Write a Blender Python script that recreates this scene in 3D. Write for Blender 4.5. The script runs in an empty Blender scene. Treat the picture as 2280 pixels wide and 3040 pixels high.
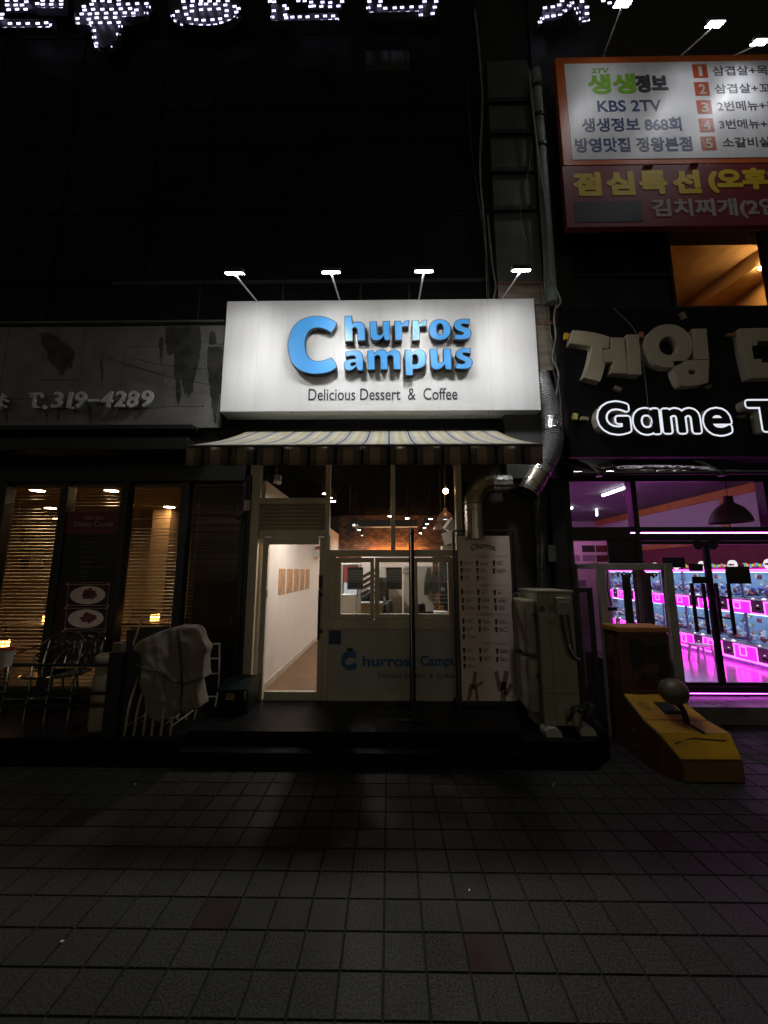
import bpy, bmesh, math, random, re
from mathutils import Vector, Matrix, noise
from mathutils.geometry import tessellate_polygon
from mathutils.bvhtree import BVHTree

random.seed(7)
SC = bpy.context.scene
COL = SC.collection
R = math.radians

# ------------------------------------------------------------------ camera
FPX, CX, CY = 1150.0, 1140.0, 1520.0          # focal length and centre in photo pixels
CAM_H, PITCH, YAW = 1.82, R(8.75), R(0.75)
cam_d = bpy.data.cameras.new("camera")
cam = bpy.data.objects.new("camera", cam_d)
COL.objects.link(cam)
cam.location = (0, 0, CAM_H)
cam.rotation_euler = (R(90) + PITCH, 0, YAW)
cam_d.sensor_fit = 'HORIZONTAL'
cam_d.sensor_width = 36.0
cam_d.lens = 36.0 * FPX / 2280.0
cam_d.clip_start = 0.05
cam_d.clip_end = 500
SC.camera = cam
CAMR = cam.rotation_euler.to_matrix()

# ------------------------------------------------------------------ world: night glow of the town
world = bpy.data.worlds.new("World")
SC.world = world
world.use_nodes = True
wn = world.node_tree
wn.nodes.clear()
sky = wn.nodes.new("ShaderNodeTexSky")
sky.sky_type = 'NISHITA'
sky.sun_disc = False
sky.sun_elevation = R(2.0)
sky.sun_rotation = R(180)
hs = wn.nodes.new("ShaderNodeHueSaturation")
hs.inputs['Saturation'].default_value = 0.12
tint = wn.nodes.new("ShaderNodeMix")
tint.data_type = 'RGBA'
tint.blend_type = 'MULTIPLY'
tint.inputs[0].default_value = 1.0
tint.inputs[7].default_value = (1.0, 0.93, 0.74, 1)
bg = wn.nodes.new("ShaderNodeBackground")
bg.inputs['Strength'].default_value = 0.020
wo = wn.nodes.new("ShaderNodeOutputWorld")
wn.links.new(sky.outputs[0], hs.inputs['Color'])
wn.links.new(hs.outputs[0], tint.inputs[6])
wn.links.new(tint.outputs[2], bg.inputs['Color'])
wn.links.new(bg.outputs[0], wo.inputs['Surface'])

# ------------------------------------------------------------------ exposure / sampling
SC.view_settings.view_transform = 'Standard'
SC.view_settings.look = 'None'
SC.view_settings.exposure = 0.0
SC.view_settings.gamma = 1.0
SC.render.engine = 'CYCLES'
SC.cycles.use_denoising = True
SC.cycles.max_bounces = 7
SC.cycles.diffuse_bounces = 4
SC.cycles.glossy_bounces = 4
SC.cycles.transparent_max_bounces = 16
SC.cycles.sample_clamp_indirect = 4.0
SC.cycles.use_light_tree = True
SC.cycles.caustics_reflective = False

S_FLOOD, S_BANNER = 92, 20      # watts of the narrow beam of each floodlight
# light levels of the lamps the place has
L_FLOOD, L_BANNER, L_SPOT, L_DOWN, L_NEON, L_WIN, L_LED, L_GAME = 118, 24, 640, 85, 10.0, 3.0, 3.2, 0.95

# ------------------------------------------------------------------ pixel rays -> places in the scene
def ray(px, py):
    return CAMR @ Vector(((px - CX) / FPX, -(py - CY) / FPX, -1.0))
def P(px, py, Y):
    d = ray(px, py)
    t = Y / d.y
    return Vector((d.x * t, Y, CAM_H + d.z * t))
def G(px, py, z=0.0):
    d = ray(px, py)
    t = (z - CAM_H) / d.z
    return Vector((d.x * t, d.y * t, z))
def PXw(px, py, X):
    d = ray(px, py)
    t = X / d.x
    return Vector((X, d.y * t, CAM_H + d.z * t))

# ------------------------------------------------------------------ materials
_M = {}
def _nt(name):
    m = bpy.data.materials.new(name)
    m.use_nodes = True
    nt = m.node_tree
    b = nt.nodes["Principled BSDF"]
    return m, nt, b
def M(name, col, rough=0.5, metal=0.0, var=0.15, scale=6.0, bump=0.0, stretch=(1, 1, 1), spec=0.5,
      dirt=None, dirt_amt=0.5, dirt_scale=2.0, rvar=0.0, bscale=None):
    if name in _M:
        return _M[name]
    m, nt, b = _nt(name)
    tc = nt.nodes.new("ShaderNodeTexCoord")
    mp = nt.nodes.new("ShaderNodeMapping")
    mp.inputs['Scale'].default_value = stretch
    nt.links.new(tc.outputs['Object'], mp.inputs['Vector'])
    nz = nt.nodes.new("ShaderNodeTexNoise")
    nz.inputs['Scale'].default_value = scale
    nz.inputs['Detail'].default_value = 6
    nt.links.new(mp.outputs[0], nz.inputs['Vector'])
    rp = nt.nodes.new("ShaderNodeValToRGB")
    rp.color_ramp.elements[0].position = 0.3
    rp.color_ramp.elements[1].position = 0.7
    rp.color_ramp.elements[0].color = tuple(min(1, c * (1 - var)) for c in col) + (1,)
    rp.color_ramp.elements[1].color = tuple(min(1, c * (1 + var)) for c in col) + (1,)
    nt.links.new(nz.outputs[0], rp.inputs[0])
    out = rp.outputs[0]
    if dirt:
        n2 = nt.nodes.new("ShaderNodeTexNoise")
        n2.inputs['Scale'].default_value = dirt_scale
        n2.inputs['Detail'].default_value = 8
        n2.inputs['Roughness'].default_value = 0.65
        nt.links.new(mp.outputs[0], n2.inputs['Vector'])
        r2 = nt.nodes.new("ShaderNodeValToRGB")
        r2.color_ramp.elements[0].position = 0.48
        r2.color_ramp.elements[1].position = 0.72
        r2.color_ramp.elements[1].color = (dirt_amt,) * 3 + (1,)
        nt.links.new(n2.outputs[0], r2.inputs[0])
        mx = nt.nodes.new("ShaderNodeMix")
        mx.data_type = 'RGBA'
        nt.links.new(r2.outputs[0], mx.inputs[0])
        nt.links.new(out, mx.inputs[6])
        mx.inputs[7].default_value = tuple(dirt) + (1,)
        out = mx.outputs[2]
    nt.links.new(out, b.inputs['Base Color'])
    b.inputs['Roughness'].default_value = rough
    b.inputs['Metallic'].default_value = metal
    b.inputs['Specular IOR Level'].default_value = spec
    if rvar:
        mr = nt.nodes.new("ShaderNodeMapRange")
        mr.inputs[3].default_value = max(0.02, rough - rvar)
        mr.inputs[4].default_value = min(1, rough + rvar)
        nt.links.new(nz.outputs[0], mr.inputs[0])
        nt.links.new(mr.outputs[0], b.inputs['Roughness'])
    if bump:
        n3 = nt.nodes.new("ShaderNodeTexNoise")
        n3.inputs['Scale'].default_value = bscale or scale * 3
        n3.inputs['Detail'].default_value = 5
        nt.links.new(mp.outputs[0], n3.inputs['Vector'])
        bp = nt.nodes.new("ShaderNodeBump")
        bp.inputs['Strength'].default_value = bump
        bp.inputs['Distance'].default_value = 0.01
        nt.links.new(n3.outputs[0], bp.inputs['Height'])
        nt.links.new(bp.outputs[0], b.inputs['Normal'])
    _M[name] = m
    return m
def E(name, col, strength):
    if name in _M:
        return _M[name]
    m, nt, b = _nt(name)
    b.inputs['Base Color'].default_value = (0.02, 0.02, 0.02, 1)
    b.inputs['Emission Color'].default_value = tuple(col) + (1,)
    b.inputs['Emission Strength'].default_value = strength
    _M[name] = m
    return m
def GLASS(name, tint_=(1, 1, 1), rough=0.01, f0=0.022):
    if name in _M:
        return _M[name]
    m, nt, b = _nt(name)
    nt.nodes.remove(b)
    tr = nt.nodes.new("ShaderNodeBsdfTransparent")
    tr.inputs[0].default_value = tuple(tint_) + (1,)
    gl = nt.nodes.new("ShaderNodeBsdfGlossy")
    gl.inputs['Roughness'].default_value = rough
    ge = nt.nodes.new("ShaderNodeNewGeometry")
    dt = nt.nodes.new("ShaderNodeVectorMath"); dt.operation = 'DOT_PRODUCT'
    nt.links.new(ge.outputs['Normal'], dt.inputs[0]); nt.links.new(ge.outputs['Incoming'], dt.inputs[1])
    ab = nt.nodes.new("ShaderNodeMath"); ab.operation = 'ABSOLUTE'; nt.links.new(dt.outputs['Value'], ab.inputs[0])
    om = nt.nodes.new("ShaderNodeMath"); om.operation = 'SUBTRACT'; om.inputs[0].default_value = 1.0; nt.links.new(ab.outputs[0], om.inputs[1])
    pw = nt.nodes.new("ShaderNodeMath"); pw.operation = 'POWER'; pw.inputs[1].default_value = 5.0; nt.links.new(om.outputs[0], pw.inputs[0])
    fr = nt.nodes.new("ShaderNodeMath"); fr.operation = 'MULTIPLY_ADD'; fr.inputs[1].default_value = 0.85; fr.inputs[2].default_value = f0
    nt.links.new(pw.outputs[0], fr.inputs[0])
    mx = nt.nodes.new("ShaderNodeMixShader")
    nt.links.new(fr.outputs[0], mx.inputs[0])
    nt.links.new(tr.outputs[0], mx.inputs[1])
    nt.links.new(gl.outputs[0], mx.inputs[2])
    nt.links.new(mx.outputs[0], nt.nodes["Material Output"].inputs['Surface'])
    _M[name] = m
    return m
def stripes(name, axis, period, stops, rough=0.8, phase=0.0, trans=0.0):
    """constant colour bands repeated along one object axis"""
    m, nt, b = _nt(name)
    tc = nt.nodes.new("ShaderNodeTexCoord")
    sp = nt.nodes.new("ShaderNodeSeparateXYZ")
    nt.links.new(tc.outputs['Object'], sp.inputs[0])
    ad = nt.nodes.new("ShaderNodeMath"); ad.operation = 'ADD'; ad.inputs[1].default_value = phase
    dv = nt.nodes.new("ShaderNodeMath"); dv.operation = 'DIVIDE'; dv.inputs[1].default_value = period
    fr = nt.nodes.new("ShaderNodeMath"); fr.operation = 'FRACT'
    nt.links.new(sp.outputs[axis], ad.inputs[0]); nt.links.new(ad.outputs[0], dv.inputs[0]); nt.links.new(dv.outputs[0], fr.inputs[0])
    rp = nt.nodes.new("ShaderNodeValToRGB")
    rp.color_ramp.interpolation = 'CONSTANT'
    els = rp.color_ramp.elements
    els[0].position = stops[0][0]; els[0].color = tuple(stops[0][1]) + (1,)
    els[1].position = stops[1][0]; els[1].color = tuple(stops[1][1]) + (1,)
    for p, c in stops[2:]:
        e = els.new(p); e.color = tuple(c) + (1,)
    nt.links.new(fr.outputs[0], rp.inputs[0])
    nz = nt.nodes.new("ShaderNodeTexNoise"); nz.inputs['Scale'].default_value = 9; nz.inputs['Detail'].default_value = 6
    nt.links.new(tc.outputs['Object'], nz.inputs['Vector'])
    mr = nt.nodes.new("ShaderNodeMapRange"); mr.inputs[3].default_value = 0.75; mr.inputs[4].default_value = 1.1
    nt.links.new(nz.outputs[0], mr.inputs[0])
    mx = nt.nodes.new("ShaderNodeMix"); mx.data_type = 'RGBA'; mx.blend_type = 'MULTIPLY'; mx.inputs[0].default_value = 1
    nt.links.new(rp.outputs[0], mx.inputs[6]); nt.links.new(mr.outputs[0], mx.inputs[7])
    nt.links.new(mx.outputs[2], b.inputs['Base Color'])
    b.inputs['Roughness'].default_value = rough
    if trans:
        thin(m, trans, mx.outputs[2])
    return m
def thin(m, amount, col_socket=None, col=None):
    """cloth or paper that lets part of the light through"""
    nt = m.node_tree; b = nt.nodes["Principled BSDF"]
    tl = nt.nodes.new("ShaderNodeBsdfTranslucent")
    if col_socket is not None:
        nt.links.new(col_socket, tl.inputs[0])
    else:
        tl.inputs[0].default_value = tuple(col) + (1,)
    ms = nt.nodes.new("ShaderNodeMixShader"); ms.inputs[0].default_value = amount
    nt.links.new(b.outputs[0], ms.inputs[1]); nt.links.new(tl.outputs[0], ms.inputs[2])
    nt.links.new(ms.outputs[0], nt.nodes["Material Output"].inputs['Surface'])

# ------------------------------------------------------------------ mesh builder
def flat_path(s, n=8):
    """little path language: M x y, L x y, Q cx cy x y, Z -> list of points"""
    tk = re.findall(r'[MLQZ]|-?[0-9.]+', s)
    pts, i, cur = [], 0, None
    while i < len(tk):
        c = tk[i]
        if c in 'ML':
            cur = (float(tk[i + 1]), float(tk[i + 2])); pts.append(cur); i += 3
        elif c == 'Q':
            q = (float(tk[i + 1]), float(tk[i + 2])); e = (float(tk[i + 3]), float(tk[i + 4]))
            for k in range(1, n + 1):
                t = k / n
                pts.append(((1 - t) ** 2 * cur[0] + 2 * t * (1 - t) * q[0] + t * t * e[0],
                            (1 - t) ** 2 * cur[1] + 2 * t * (1 - t) * q[1] + t * t * e[1]))
            cur = e; i += 5
        else:
            i += 1
    if len(pts) > 1 and abs(pts[0][0] - pts[-1][0]) + abs(pts[0][1] - pts[-1][1]) < 1e-4:
        pts.pop()
    return pts
def area2(l):
    return sum(l[i][0] * l[(i + 1) % len(l)][1] - l[(i + 1) % len(l)][0] * l[i][1] for i in range(len(l)))
def inset(loop, d, hole=False):
    """move every point of a closed loop inwards (outwards for a hole) by d"""
    s = 1 if area2(loop) > 0 else -1
    if hole:
        s = -s
    out, n = [], len(loop)
    for i in range(n):
        a, b, c = Vector(loop[i - 1]), Vector(loop[i]), Vector(loop[(i + 1) % n])
        e1, e2 = (b - a), (c - b)
        if e1.length < 1e-7 or e2.length < 1e-7:
            out.append(tuple(b)); continue
        n1 = Vector((-e1.y, e1.x)).normalized(); n2 = Vector((-e2.y, e2.x)).normalized()
        nn = n1 + n2
        if nn.length < 1e-4:
            out.append(tuple(b)); continue
        nn.normalize()
        k = max(0.4, nn.dot(n1))
        out.append(tuple(b + nn * (s * d / k)))
    return out

class MB:
    def __init__(self):
        self.v, self.f, self.m = [], [], []
        self.cur = 0
    def add(self, vs, fs):
        o = len(self.v)
        self.v += [tuple(x) for x in vs]
        self.f += [[i + o for i in f] for f in fs]
        self.m += [self.cur] * len(fs)
        return self
    def box(self, x0, x1, y0, y1, z0, z1):
        vs = [(x, y, z) for x in (x0, x1) for y in (y0, y1) for z in (z0, z1)]
        return self.add(vs, [(0, 1, 3, 2), (4, 6, 7, 5), (0, 4, 5, 1), (2, 3, 7, 6), (0, 2, 6, 4), (1, 5, 7, 3)])
    def bpx(self, px0, py0, px1, py1, yf, yb):
        """box whose front face, at depth yf, spans the pixel rectangle"""
        xm, ym = (px0 + px1) / 2, (py0 + py1) / 2
        return self.box(P(px0, ym, yf).x, P(px1, ym, yf).x, yf, yb, P(xm, py1, yf).z, P(xm, py0, yf).z)
    def obox(self, c, size, rot):
        """box of full size `size` about c turned by a rotation matrix"""
        vs = [Vector(c) + rot @ Vector((sx * size[0] / 2, sy * size[1] / 2, sz * size[2] / 2)) for sx in (-1, 1) for sy in (-1, 1) for sz in (-1, 1)]
        return self.add(vs, [(0, 1, 3, 2), (4, 6, 7, 5), (0, 4, 5, 1), (2, 3, 7, 6), (0, 2, 6, 4), (1, 5, 7, 3)])
    def quad(self, a, b, c, d):
        return self.add([a, b, c, d], [(0, 1, 2, 3)])
    def tube(self, pts, r, n=10, cap=True, rx=1.0):
        pts = [Vector(p) for p in pts]
        rs = r if isinstance(r, (list, tuple)) else [r] * len(pts)
        vs, fs = [], []
        t0 = (pts[1] - pts[0]).normalized()
        up = Vector((0, 0, 1)) if abs(t0.z) < 0.9 else Vector((0, 1, 0))
        nrm = t0.cross(up).normalized()
        for i, p in enumerate(pts):
            t = (pts[min(i + 1, len(pts) - 1)] - pts[max(i - 1, 0)])
            t = t.normalized() if t.length > 1e-9 else t0
            nrm = (nrm - t * nrm.dot(t))
            nrm = nrm.normalized() if nrm.length > 1e-6 else t.orthogonal().normalized()
            bn = t.cross(nrm)
            for k in range(n):
                a = 2 * math.pi * k / n
                vs.append(p + (nrm * math.cos(a) * rx + bn * math.sin(a)) * rs[i])
        for i in range(len(pts) - 1):
            for k in range(n):
                k2 = (k + 1) % n
                fs.append((i * n + k, i * n + k2, (i + 1) * n + k2, (i + 1) * n + k))
        if cap:
            fs.append(tuple(range(n - 1, -1, -1)))
            fs.append(tuple(range((len(pts) - 1) * n, len(pts) * n)))
        return self.add(vs, fs)
    def lathe(self, c, prof, n=24, ax=(0, 0, 1)):
        c = Vector(c); a = Vector(ax).normalized(); u = a.orthogonal().normalized(); w = a.cross(u)
        vs, fs = [], []
        for (r, h) in prof:
            for k in range(n):
                t = 2 * math.pi * k / n
                vs.append(c + a * h + (u * math.cos(t) + w * math.sin(t)) * max(r, 1e-4))
        for i in range(len(prof) - 1):
            for k in range(n):
                k2 = (k + 1) % n
                fs.append((i * n + k, i * n + k2, (i + 1) * n + k2, (i + 1) * n + k))
        return self.add(vs, fs)
    def ball(self, c, r, n=16, sq=(1, 1, 1)):
        vs, fs = [], []
        m = n // 2
        for i in range(m + 1):
            th = math.pi * i / m
            for k in range(n):
                ph = 2 * math.pi * k / n
                vs.append((c[0] + r * sq[0] * math.sin(th) * math.cos(ph), c[1] + r * sq[1] * math.sin(th) * math.sin(ph), c[2] + r * sq[2] * math.cos(th)))
        for i in range(m):
            for k in range(n):
                k2 = (k + 1) % n
                fs.append((i * n + k, i * n + k2, (i + 1) * n + k2, (i + 1) * n + k))
        return self.add(vs, fs)
    def prism(self, loops, y0, y1, back=True):
        """flat outline (x,z) with holes, extruded from y0 (front) to y1"""
        flat = [p for l in loops for p in l]
        tri = tessellate_polygon([[Vector((p[0], p[1], 0)) for p in l] for l in loops])
        n = len(flat)
        vs = [(p[0], y0, p[1]) for p in flat] + [(p[0], y1, p[1]) for p in flat]
        fs = [tuple(t) for t in tri]
        if back:
            fs += [tuple(i + n for i in reversed(t)) for t in tri]
        o = 0
        for l in loops:
            k = len(l)
            for i in range(k):
                j = (i + 1) % k
                fs.append((o + i, o + j, o + j + n, o + i + n))
            o += k
        return self.add(vs, fs)
    def extr(self, poly, axis, a, b):
        """polygon extruded along x ('x': points are (y,z)) or z ('z': points are (x,y))"""
        n = len(poly)
        f = (lambda p, t: (t, p[0], p[1])) if axis == 'x' else (lambda p, t: (p[0], p[1], t))
        vs = [f(p, a) for p in poly] + [f(p, b) for p in poly]
        tri = tessellate_polygon([[Vector((p[0], p[1], 0)) for p in poly]])
        fs = [tuple(t) for t in tri] + [tuple(i + n for i in t) for t in tri]
        fs += [(i, (i + 1) % n, (i + 1) % n + n, i + n) for i in range(n)]
        return self.add(vs, fs)
    def text(self, s, x0, x1, z0, z1, y, depth=0.004, off=0.0, bend=0.0, shear=0.0, fit=True, bold=0.0):
        if bold:
            n = 12
            for k in range(n):
                a = 2 * math.pi * k / n
                dx, dz = bold * math.cos(a), bold * math.sin(a)
                self.text(s, x0 + bold + dx, x1 - bold + dx, z0 + bold + dz, z1 - bold + dz, y - k * 0.00012, depth, off, bend, shear, fit)
            return self
        return self._text(s, x0, x1, z0, z1, y, depth, off, bend, shear, fit)
    def _text(self, s, x0, x1, z0, z1, y, depth, off, bend, shear, fit):
        """lettering fitted into a box on a plane facing the street"""
        vs, fs = text_mesh(s, off, shear)
        if not vs:
            return self
        ax0, ax1 = min(v[0] for v in vs), max(v[0] for v in vs)
        ay0, ay1 = min(v[1] for v in vs), max(v[1] for v in vs)
        az0, az1 = min(v[2] for v in vs), max(v[2] for v in vs)
        sx = (x1 - x0) / (ax1 - ax0); sz = (z1 - z0) / (ay1 - ay0)
        if not fit:
            sx = sz
        out = []
        for v in vs:
            X = x0 + (v[0] - ax0) * sx
            Z = z0 + (v[1] - ay0) * sz
            if bend:
                u = (X - (x0 + x1) / 2) / ((x1 - x0) / 2)
                Z -= bend * u * u
            out.append((X, y - (v[2] - az0) / max(az1 - az0, 1e-6) * depth, Z))
        return self.add(out, fs)
    def tpx(self, s, px0, py0, px1, py1, Y, depth=0.004, off=0.0, bend=0.0, shear=0.0, bold=0.0):
        xm, ym = (px0 + px1) / 2, (py0 + py1) / 2
        return self.text(s, P(px0, ym, Y).x, P(px1, ym, Y).x, P(xm, py1, Y).z, P(xm, py0, Y).z, Y, depth, off, bend, shear, True, bold)
    def build(self, name, mats, parent=None, smooth=False, bev=0.0, label=None):
        me = bpy.data.meshes.new(name)
        me.from_pydata(self.v, [], self.f)
        bm = bmesh.new(); bm.from_mesh(me)
        if smooth:
            bmesh.ops.remove_doubles(bm, verts=bm.verts, dist=1e-5)
        bmesh.ops.recalc_face_normals(bm, faces=bm.faces)
        if not smooth:
            for f, mi in zip(bm.faces, self.m):
                f.material_index = mi
        bm.to_mesh(me); bm.free()
        for m in (mats if isinstance(mats, (list, tuple)) else [mats]):
            me.materials.append(m)
        if smooth:
            me.polygons.foreach_set('use_smooth', [True] * len(me.polygons))
            me.set_sharp_from_angle(angle=R(38))
        o = bpy.data.objects.new(name, me)
        COL.objects.link(o)
        if parent is not None:
            o.parent = parent
            o.location = -wloc(parent)
        if bev:
            b = o.modifiers.new("bevel", 'BEVEL'); b.width = bev; b.segments = 2; b.limit_method = 'ANGLE'
        if label:
            o['label'] = label
        return o

def wloc(o):
    v = Vector((0, 0, 0))
    while o is not None:
        v += o.location
        o = o.parent
    return v
_T = {}
def text_mesh(s, off, shear):
    k = (s, off, shear)
    if k in _T:
        return _T[k]
    cu = bpy.data.curves.new("lettering", 'FONT')
    cu.body = s
    cu.size = 1.0
    cu.extrude = 0.05
    cu.offset = off
    cu.shear = shear
    cu.resolution_u = 4
    o = bpy.data.objects.new("lettering", cu)
    COL.objects.link(o)
    dg = bpy.context.evaluated_depsgraph_get()
    me = bpy.data.meshes.new_from_object(o.evaluated_get(dg))
    r = ([tuple(v.co) for v in me.vertices], [tuple(p.vertices) for p in me.polygons])
    bpy.data.objects.remove(o); bpy.data.curves.remove(cu); bpy.data.meshes.remove(me)
    _T[k] = r
    return r

def thing(name, label, cat, loc=(0, 0, 0), group=None):
    o = bpy.data.objects.new(name, None)
    COL.objects.link(o)
    o.location = loc
    o.empty_display_size = 0.1
    return tag(o, label, cat, group)
def tag(o, label, cat, group=None):
    o['label'] = label; o['category'] = cat
    if group:
        o['group'] = group
    return o
def struct(o):
    o['kind'] = 'structure'
    return o
def kids(o):
    return [c for c in bpy.data.objects if c.parent == o]
def dup(o, parent=None, off=None, label=None):
    c = o.copy(); COL.objects.link(c)
    c.parent = parent
    if off is not None:
        c.location = o.location + Vector(off)
    if label:
        c['label'] = label
    for ch in kids(o):
        dup(ch, c)
    return c
def catmull(pts, n=8):
    pts = [Vector(p) for p in pts]
    q = [pts[0] * 2 - pts[1]] + pts + [pts[-1] * 2 - pts[-2]]
    out = []
    for i in range(1, len(q) - 2):
        a, b, c, d = q[i - 1], q[i], q[i + 1], q[i + 2]
        for k in range(n):
            t = k / n
            out.append(0.5 * ((2 * b) + (c - a) * t + (2 * a - 5 * b + 4 * c - d) * t * t + (3 * b - a - 3 * c + d) * t ** 3))
    out.append(pts[-1])
    return out
# ------------------------------------------------------------------ shared materials
m_black = M("black_paint", (0.012, 0.012, 0.013), 0.42, var=0.3, scale=5)
m_blackmat = M("black_matt", (0.010, 0.010, 0.010), 0.75, var=0.3)
m_gloss = M("wet_black_boards", (0.008, 0.008, 0.008), 0.34, var=0.4, scale=3, stretch=(1, 14, 1), bump=0.5, bscale=9, rvar=0.14, spec=0.1)
m_alu = M("aged_aluminium", (0.62, 0.55, 0.40), 0.45, metal=0.0, var=0.12, scale=2.5, stretch=(1, 1, 0.4), dirt=(0.2, 0.18, 0.14), dirt_amt=0.4)
m_galv = M("galvanised_steel", (0.55, 0.55, 0.54), 0.28, metal=1.0, var=0.25, scale=9, bump=0.15, rvar=0.12)
m_chrome = M("polished_tube", (0.42, 0.41, 0.39), 0.18, metal=1.0, var=0.1)
m_foil = M("crumpled_foil_tape", (0.75, 0.75, 0.75), 0.22, metal=1.0, var=0.15, scale=14, bump=1.0, bscale=28)
m_cable = M("dark_cable", (0.03, 0.03, 0.03), 0.5)
m_cablew = M("grey_conduit", (0.22, 0.21, 0.18), 0.6, var=0.3, scale=20)
m_glass = GLASS("shop_glass", f0=0.012)
m_rglass = GLASS("restaurant_glass", f0=0.006)
m_white = M("white_paint", (0.78, 0.77, 0.74), 0.5, var=0.06)
m_offwhite = M("off_white_plastic", (0.55, 0.52, 0.45), 0.5, var=0.12, dirt=(0.25, 0.2, 0.13), dirt_amt=0.5)
m_lampon = E("floodlight_panel", (1.0, 0.995, 0.98), L_FLOOD)
m_bannerlamp = E("banner_floodlight_panel", (0.95, 0.96, 1.0), L_BANNER)
m_lamparm = M("lamp_arm_grey", (0.6, 0.6, 0.58), 0.4, var=0.08)
m_house = M("floodlight_housing", (0.05, 0.045, 0.04), 0.5)

# ------------------------------------------------------------------ pavement
T = 0.2
gx0 = G(1061, 2463).x
gy0 = G(1140, 2588).y
def pavement():
    cols = []
    me = bpy.data.meshes.new("pavement")
    v, f, mi = [], [], []
    red = set()
    for (px, py) in [(638, 2717), (955, 2390), (1445, 2825), (2005, 2490), (1325, 2300), (255, 2440), (620, 2375)]:
        g = G(px, py)
        red.add((math.floor((g.x - gx0) / T), math.floor((g.y - gy0) / T)))
    rnd = random.Random(3)
    ix0, ix1 = math.floor((-7.5 - gx0) / T), math.floor((8.5 - gx0) / T)
    iy0, iy1 = math.floor((-1.0 - gy0) / T), math.floor((5.75 - gy0) / T)
    j = 0.0038
    for ix in range(ix0, ix1):
        for iy in range(iy0, iy1):
            x, y = gx0 + ix * T, gy0 + iy * T
            dz = rnd.uniform(-0.0006, 0.0006)
            tx, ty = rnd.uniform(-.0015, .0015), rnd.uniform(-.0015, .0015)
            o = len(v)
            c = [(x + j, y + j), (x + T - j, y + j), (x + T - j, y + T - j), (x + j, y + T - j)]
            e = 0.003
            ci = [(x + j + e, y + j + e), (x + T - j - e, y + j + e), (x + T - j - e, y + T - j - e), (x + j + e, y + T - j - e)]
            v += [(a, b, -0.006) for a, b in c]
            v += [(a, b, dz + (a - x - T / 2) * tx + (b - y - T / 2) * ty) for a, b in ci]
            f.append((o + 4, o + 5, o + 6, o + 7))
            for k in range(4):
                f.append((o + k, o + (k + 1) % 4, o + 4 + (k + 1) % 4, o + 4 + k))
            mm = 1 if (ix, iy) in red else 0
            mi += [mm] * 5
            s = rnd.uniform(0.88, 1.09)
            cols += [s] * 5
    o = len(v)
    v += [(-60, -60, -0.007), (60, -60, -0.007), (60, 60, -0.007), (-60, 60, -0.007)]
    f.append((o, o + 1, o + 2, o + 3)); mi.append(2); cols.append(0.5)
    me.from_pydata(v, [], f)
    me.polygons.foreach_set('material_index', mi)
    at = me.attributes.new("shade", 'FLOAT', 'FACE')
    at.data.foreach_set('value', cols)
    def tile_mat(name, a, b_):
        m, nt, b = _nt(name)
        tc = nt.nodes.new("ShaderNodeTexCoord")
        def nz(scale, det=5, ro=0.6):
            n = nt.nodes.new("ShaderNodeTexNoise"); n.inputs['Scale'].default_value = scale; n.inputs['Detail'].default_value = det
            n.inputs['Roughness'].default_value = ro
            nt.links.new(tc.outputs['Object'], n.inputs['Vector']); return n
        fine, big = nz(95, 4, 0.9), nz(1.3, 6)
        rp = nt.nodes.new("ShaderNodeValToRGB")
        rp.color_ramp.elements[0].position = 0.42; rp.color_ramp.elements[1].position = 0.60
        rp.color_ramp.elements[0].color = a + (1,); rp.color_ramp.elements[1].color = b_ + (1,)
        nt.links.new(fine.outputs[0], rp.inputs[0])
        mr = nt.nodes.new("ShaderNodeMapRange"); mr.inputs[1].default_value = 0.3; mr.inputs[2].default_value = 0.7
        mr.inputs[3].default_value = 0.62; mr.inputs[4].default_value = 1.15
        nt.links.new(big.outputs[0], mr.inputs[0])
        an = nt.nodes.new("ShaderNodeAttribute"); an.attribute_name = "shade"
        mu = nt.nodes.new("ShaderNodeMath"); mu.operation = 'MULTIPLY'
        nt.links.new(mr.outputs[0], mu.inputs[0]); nt.links.new(an.outputs['Fac'], mu.inputs[1])
        mx = nt.nodes.new("ShaderNodeMix"); mx.data_type = 'RGBA'; mx.blend_type = 'MULTIPLY'; mx.inputs[0].default_value = 1
        nt.links.new(rp.outputs[0], mx.inputs[6]); nt.links.new(mu.outputs[0], mx.inputs[7])
        # chewing gum spots and stains
        vo = nt.nodes.new("ShaderNodeTexVoronoi"); vo.inputs['Scale'].default_value = 2.2
        nt.links.new(tc.outputs['Object'], vo.inputs['Vector'])
        lt = nt.nodes.new("ShaderNodeMath"); lt.operation = 'LESS_THAN'; lt.inputs[1].default_value = 0.034
        nt.links.new(vo.outputs['Distance'], lt.inputs[0])
        m2 = nt.nodes.new("ShaderNodeMix"); m2.data_type = 'RGBA'; m2.inputs[7].default_value = (0.02, 0.02, 0.02, 1)
        nt.links.new(lt.outputs[0], m2.inputs[0]); nt.links.new(mx.outputs[2], m2.inputs[6])
        nt.links.new(m2.outputs[2], b.inputs['Base Color'])
        r2 = nt.nodes.new("ShaderNodeMapRange"); r2.inputs[1].default_value = 0.35; r2.inputs[2].default_value = 0.65
        r2.inputs[3].default_value = 0.5; r2.inputs[4].default_value = 0.9; b.inputs['Specular IOR Level'].default_value = 0.3
        nt.links.new(big.outputs[0], r2.inputs[0]); nt.links.new(r2.outputs[0], b.inputs['Roughness'])
        bp = nt.nodes.new("ShaderNodeBump"); bp.inputs['Strength'].default_value = 0.35; bp.inputs['Distance'].default_value = 0.004
        nt.links.new(fine.outputs[0], bp.inputs['Height']); nt.links.new(bp.outputs[0], b.inputs['Normal'])
        return m
    me.materials.append(tile_mat("grey_granite_paver", (0.003, 0.0029, 0.0024), (0.066, 0.062, 0.050)))
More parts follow.
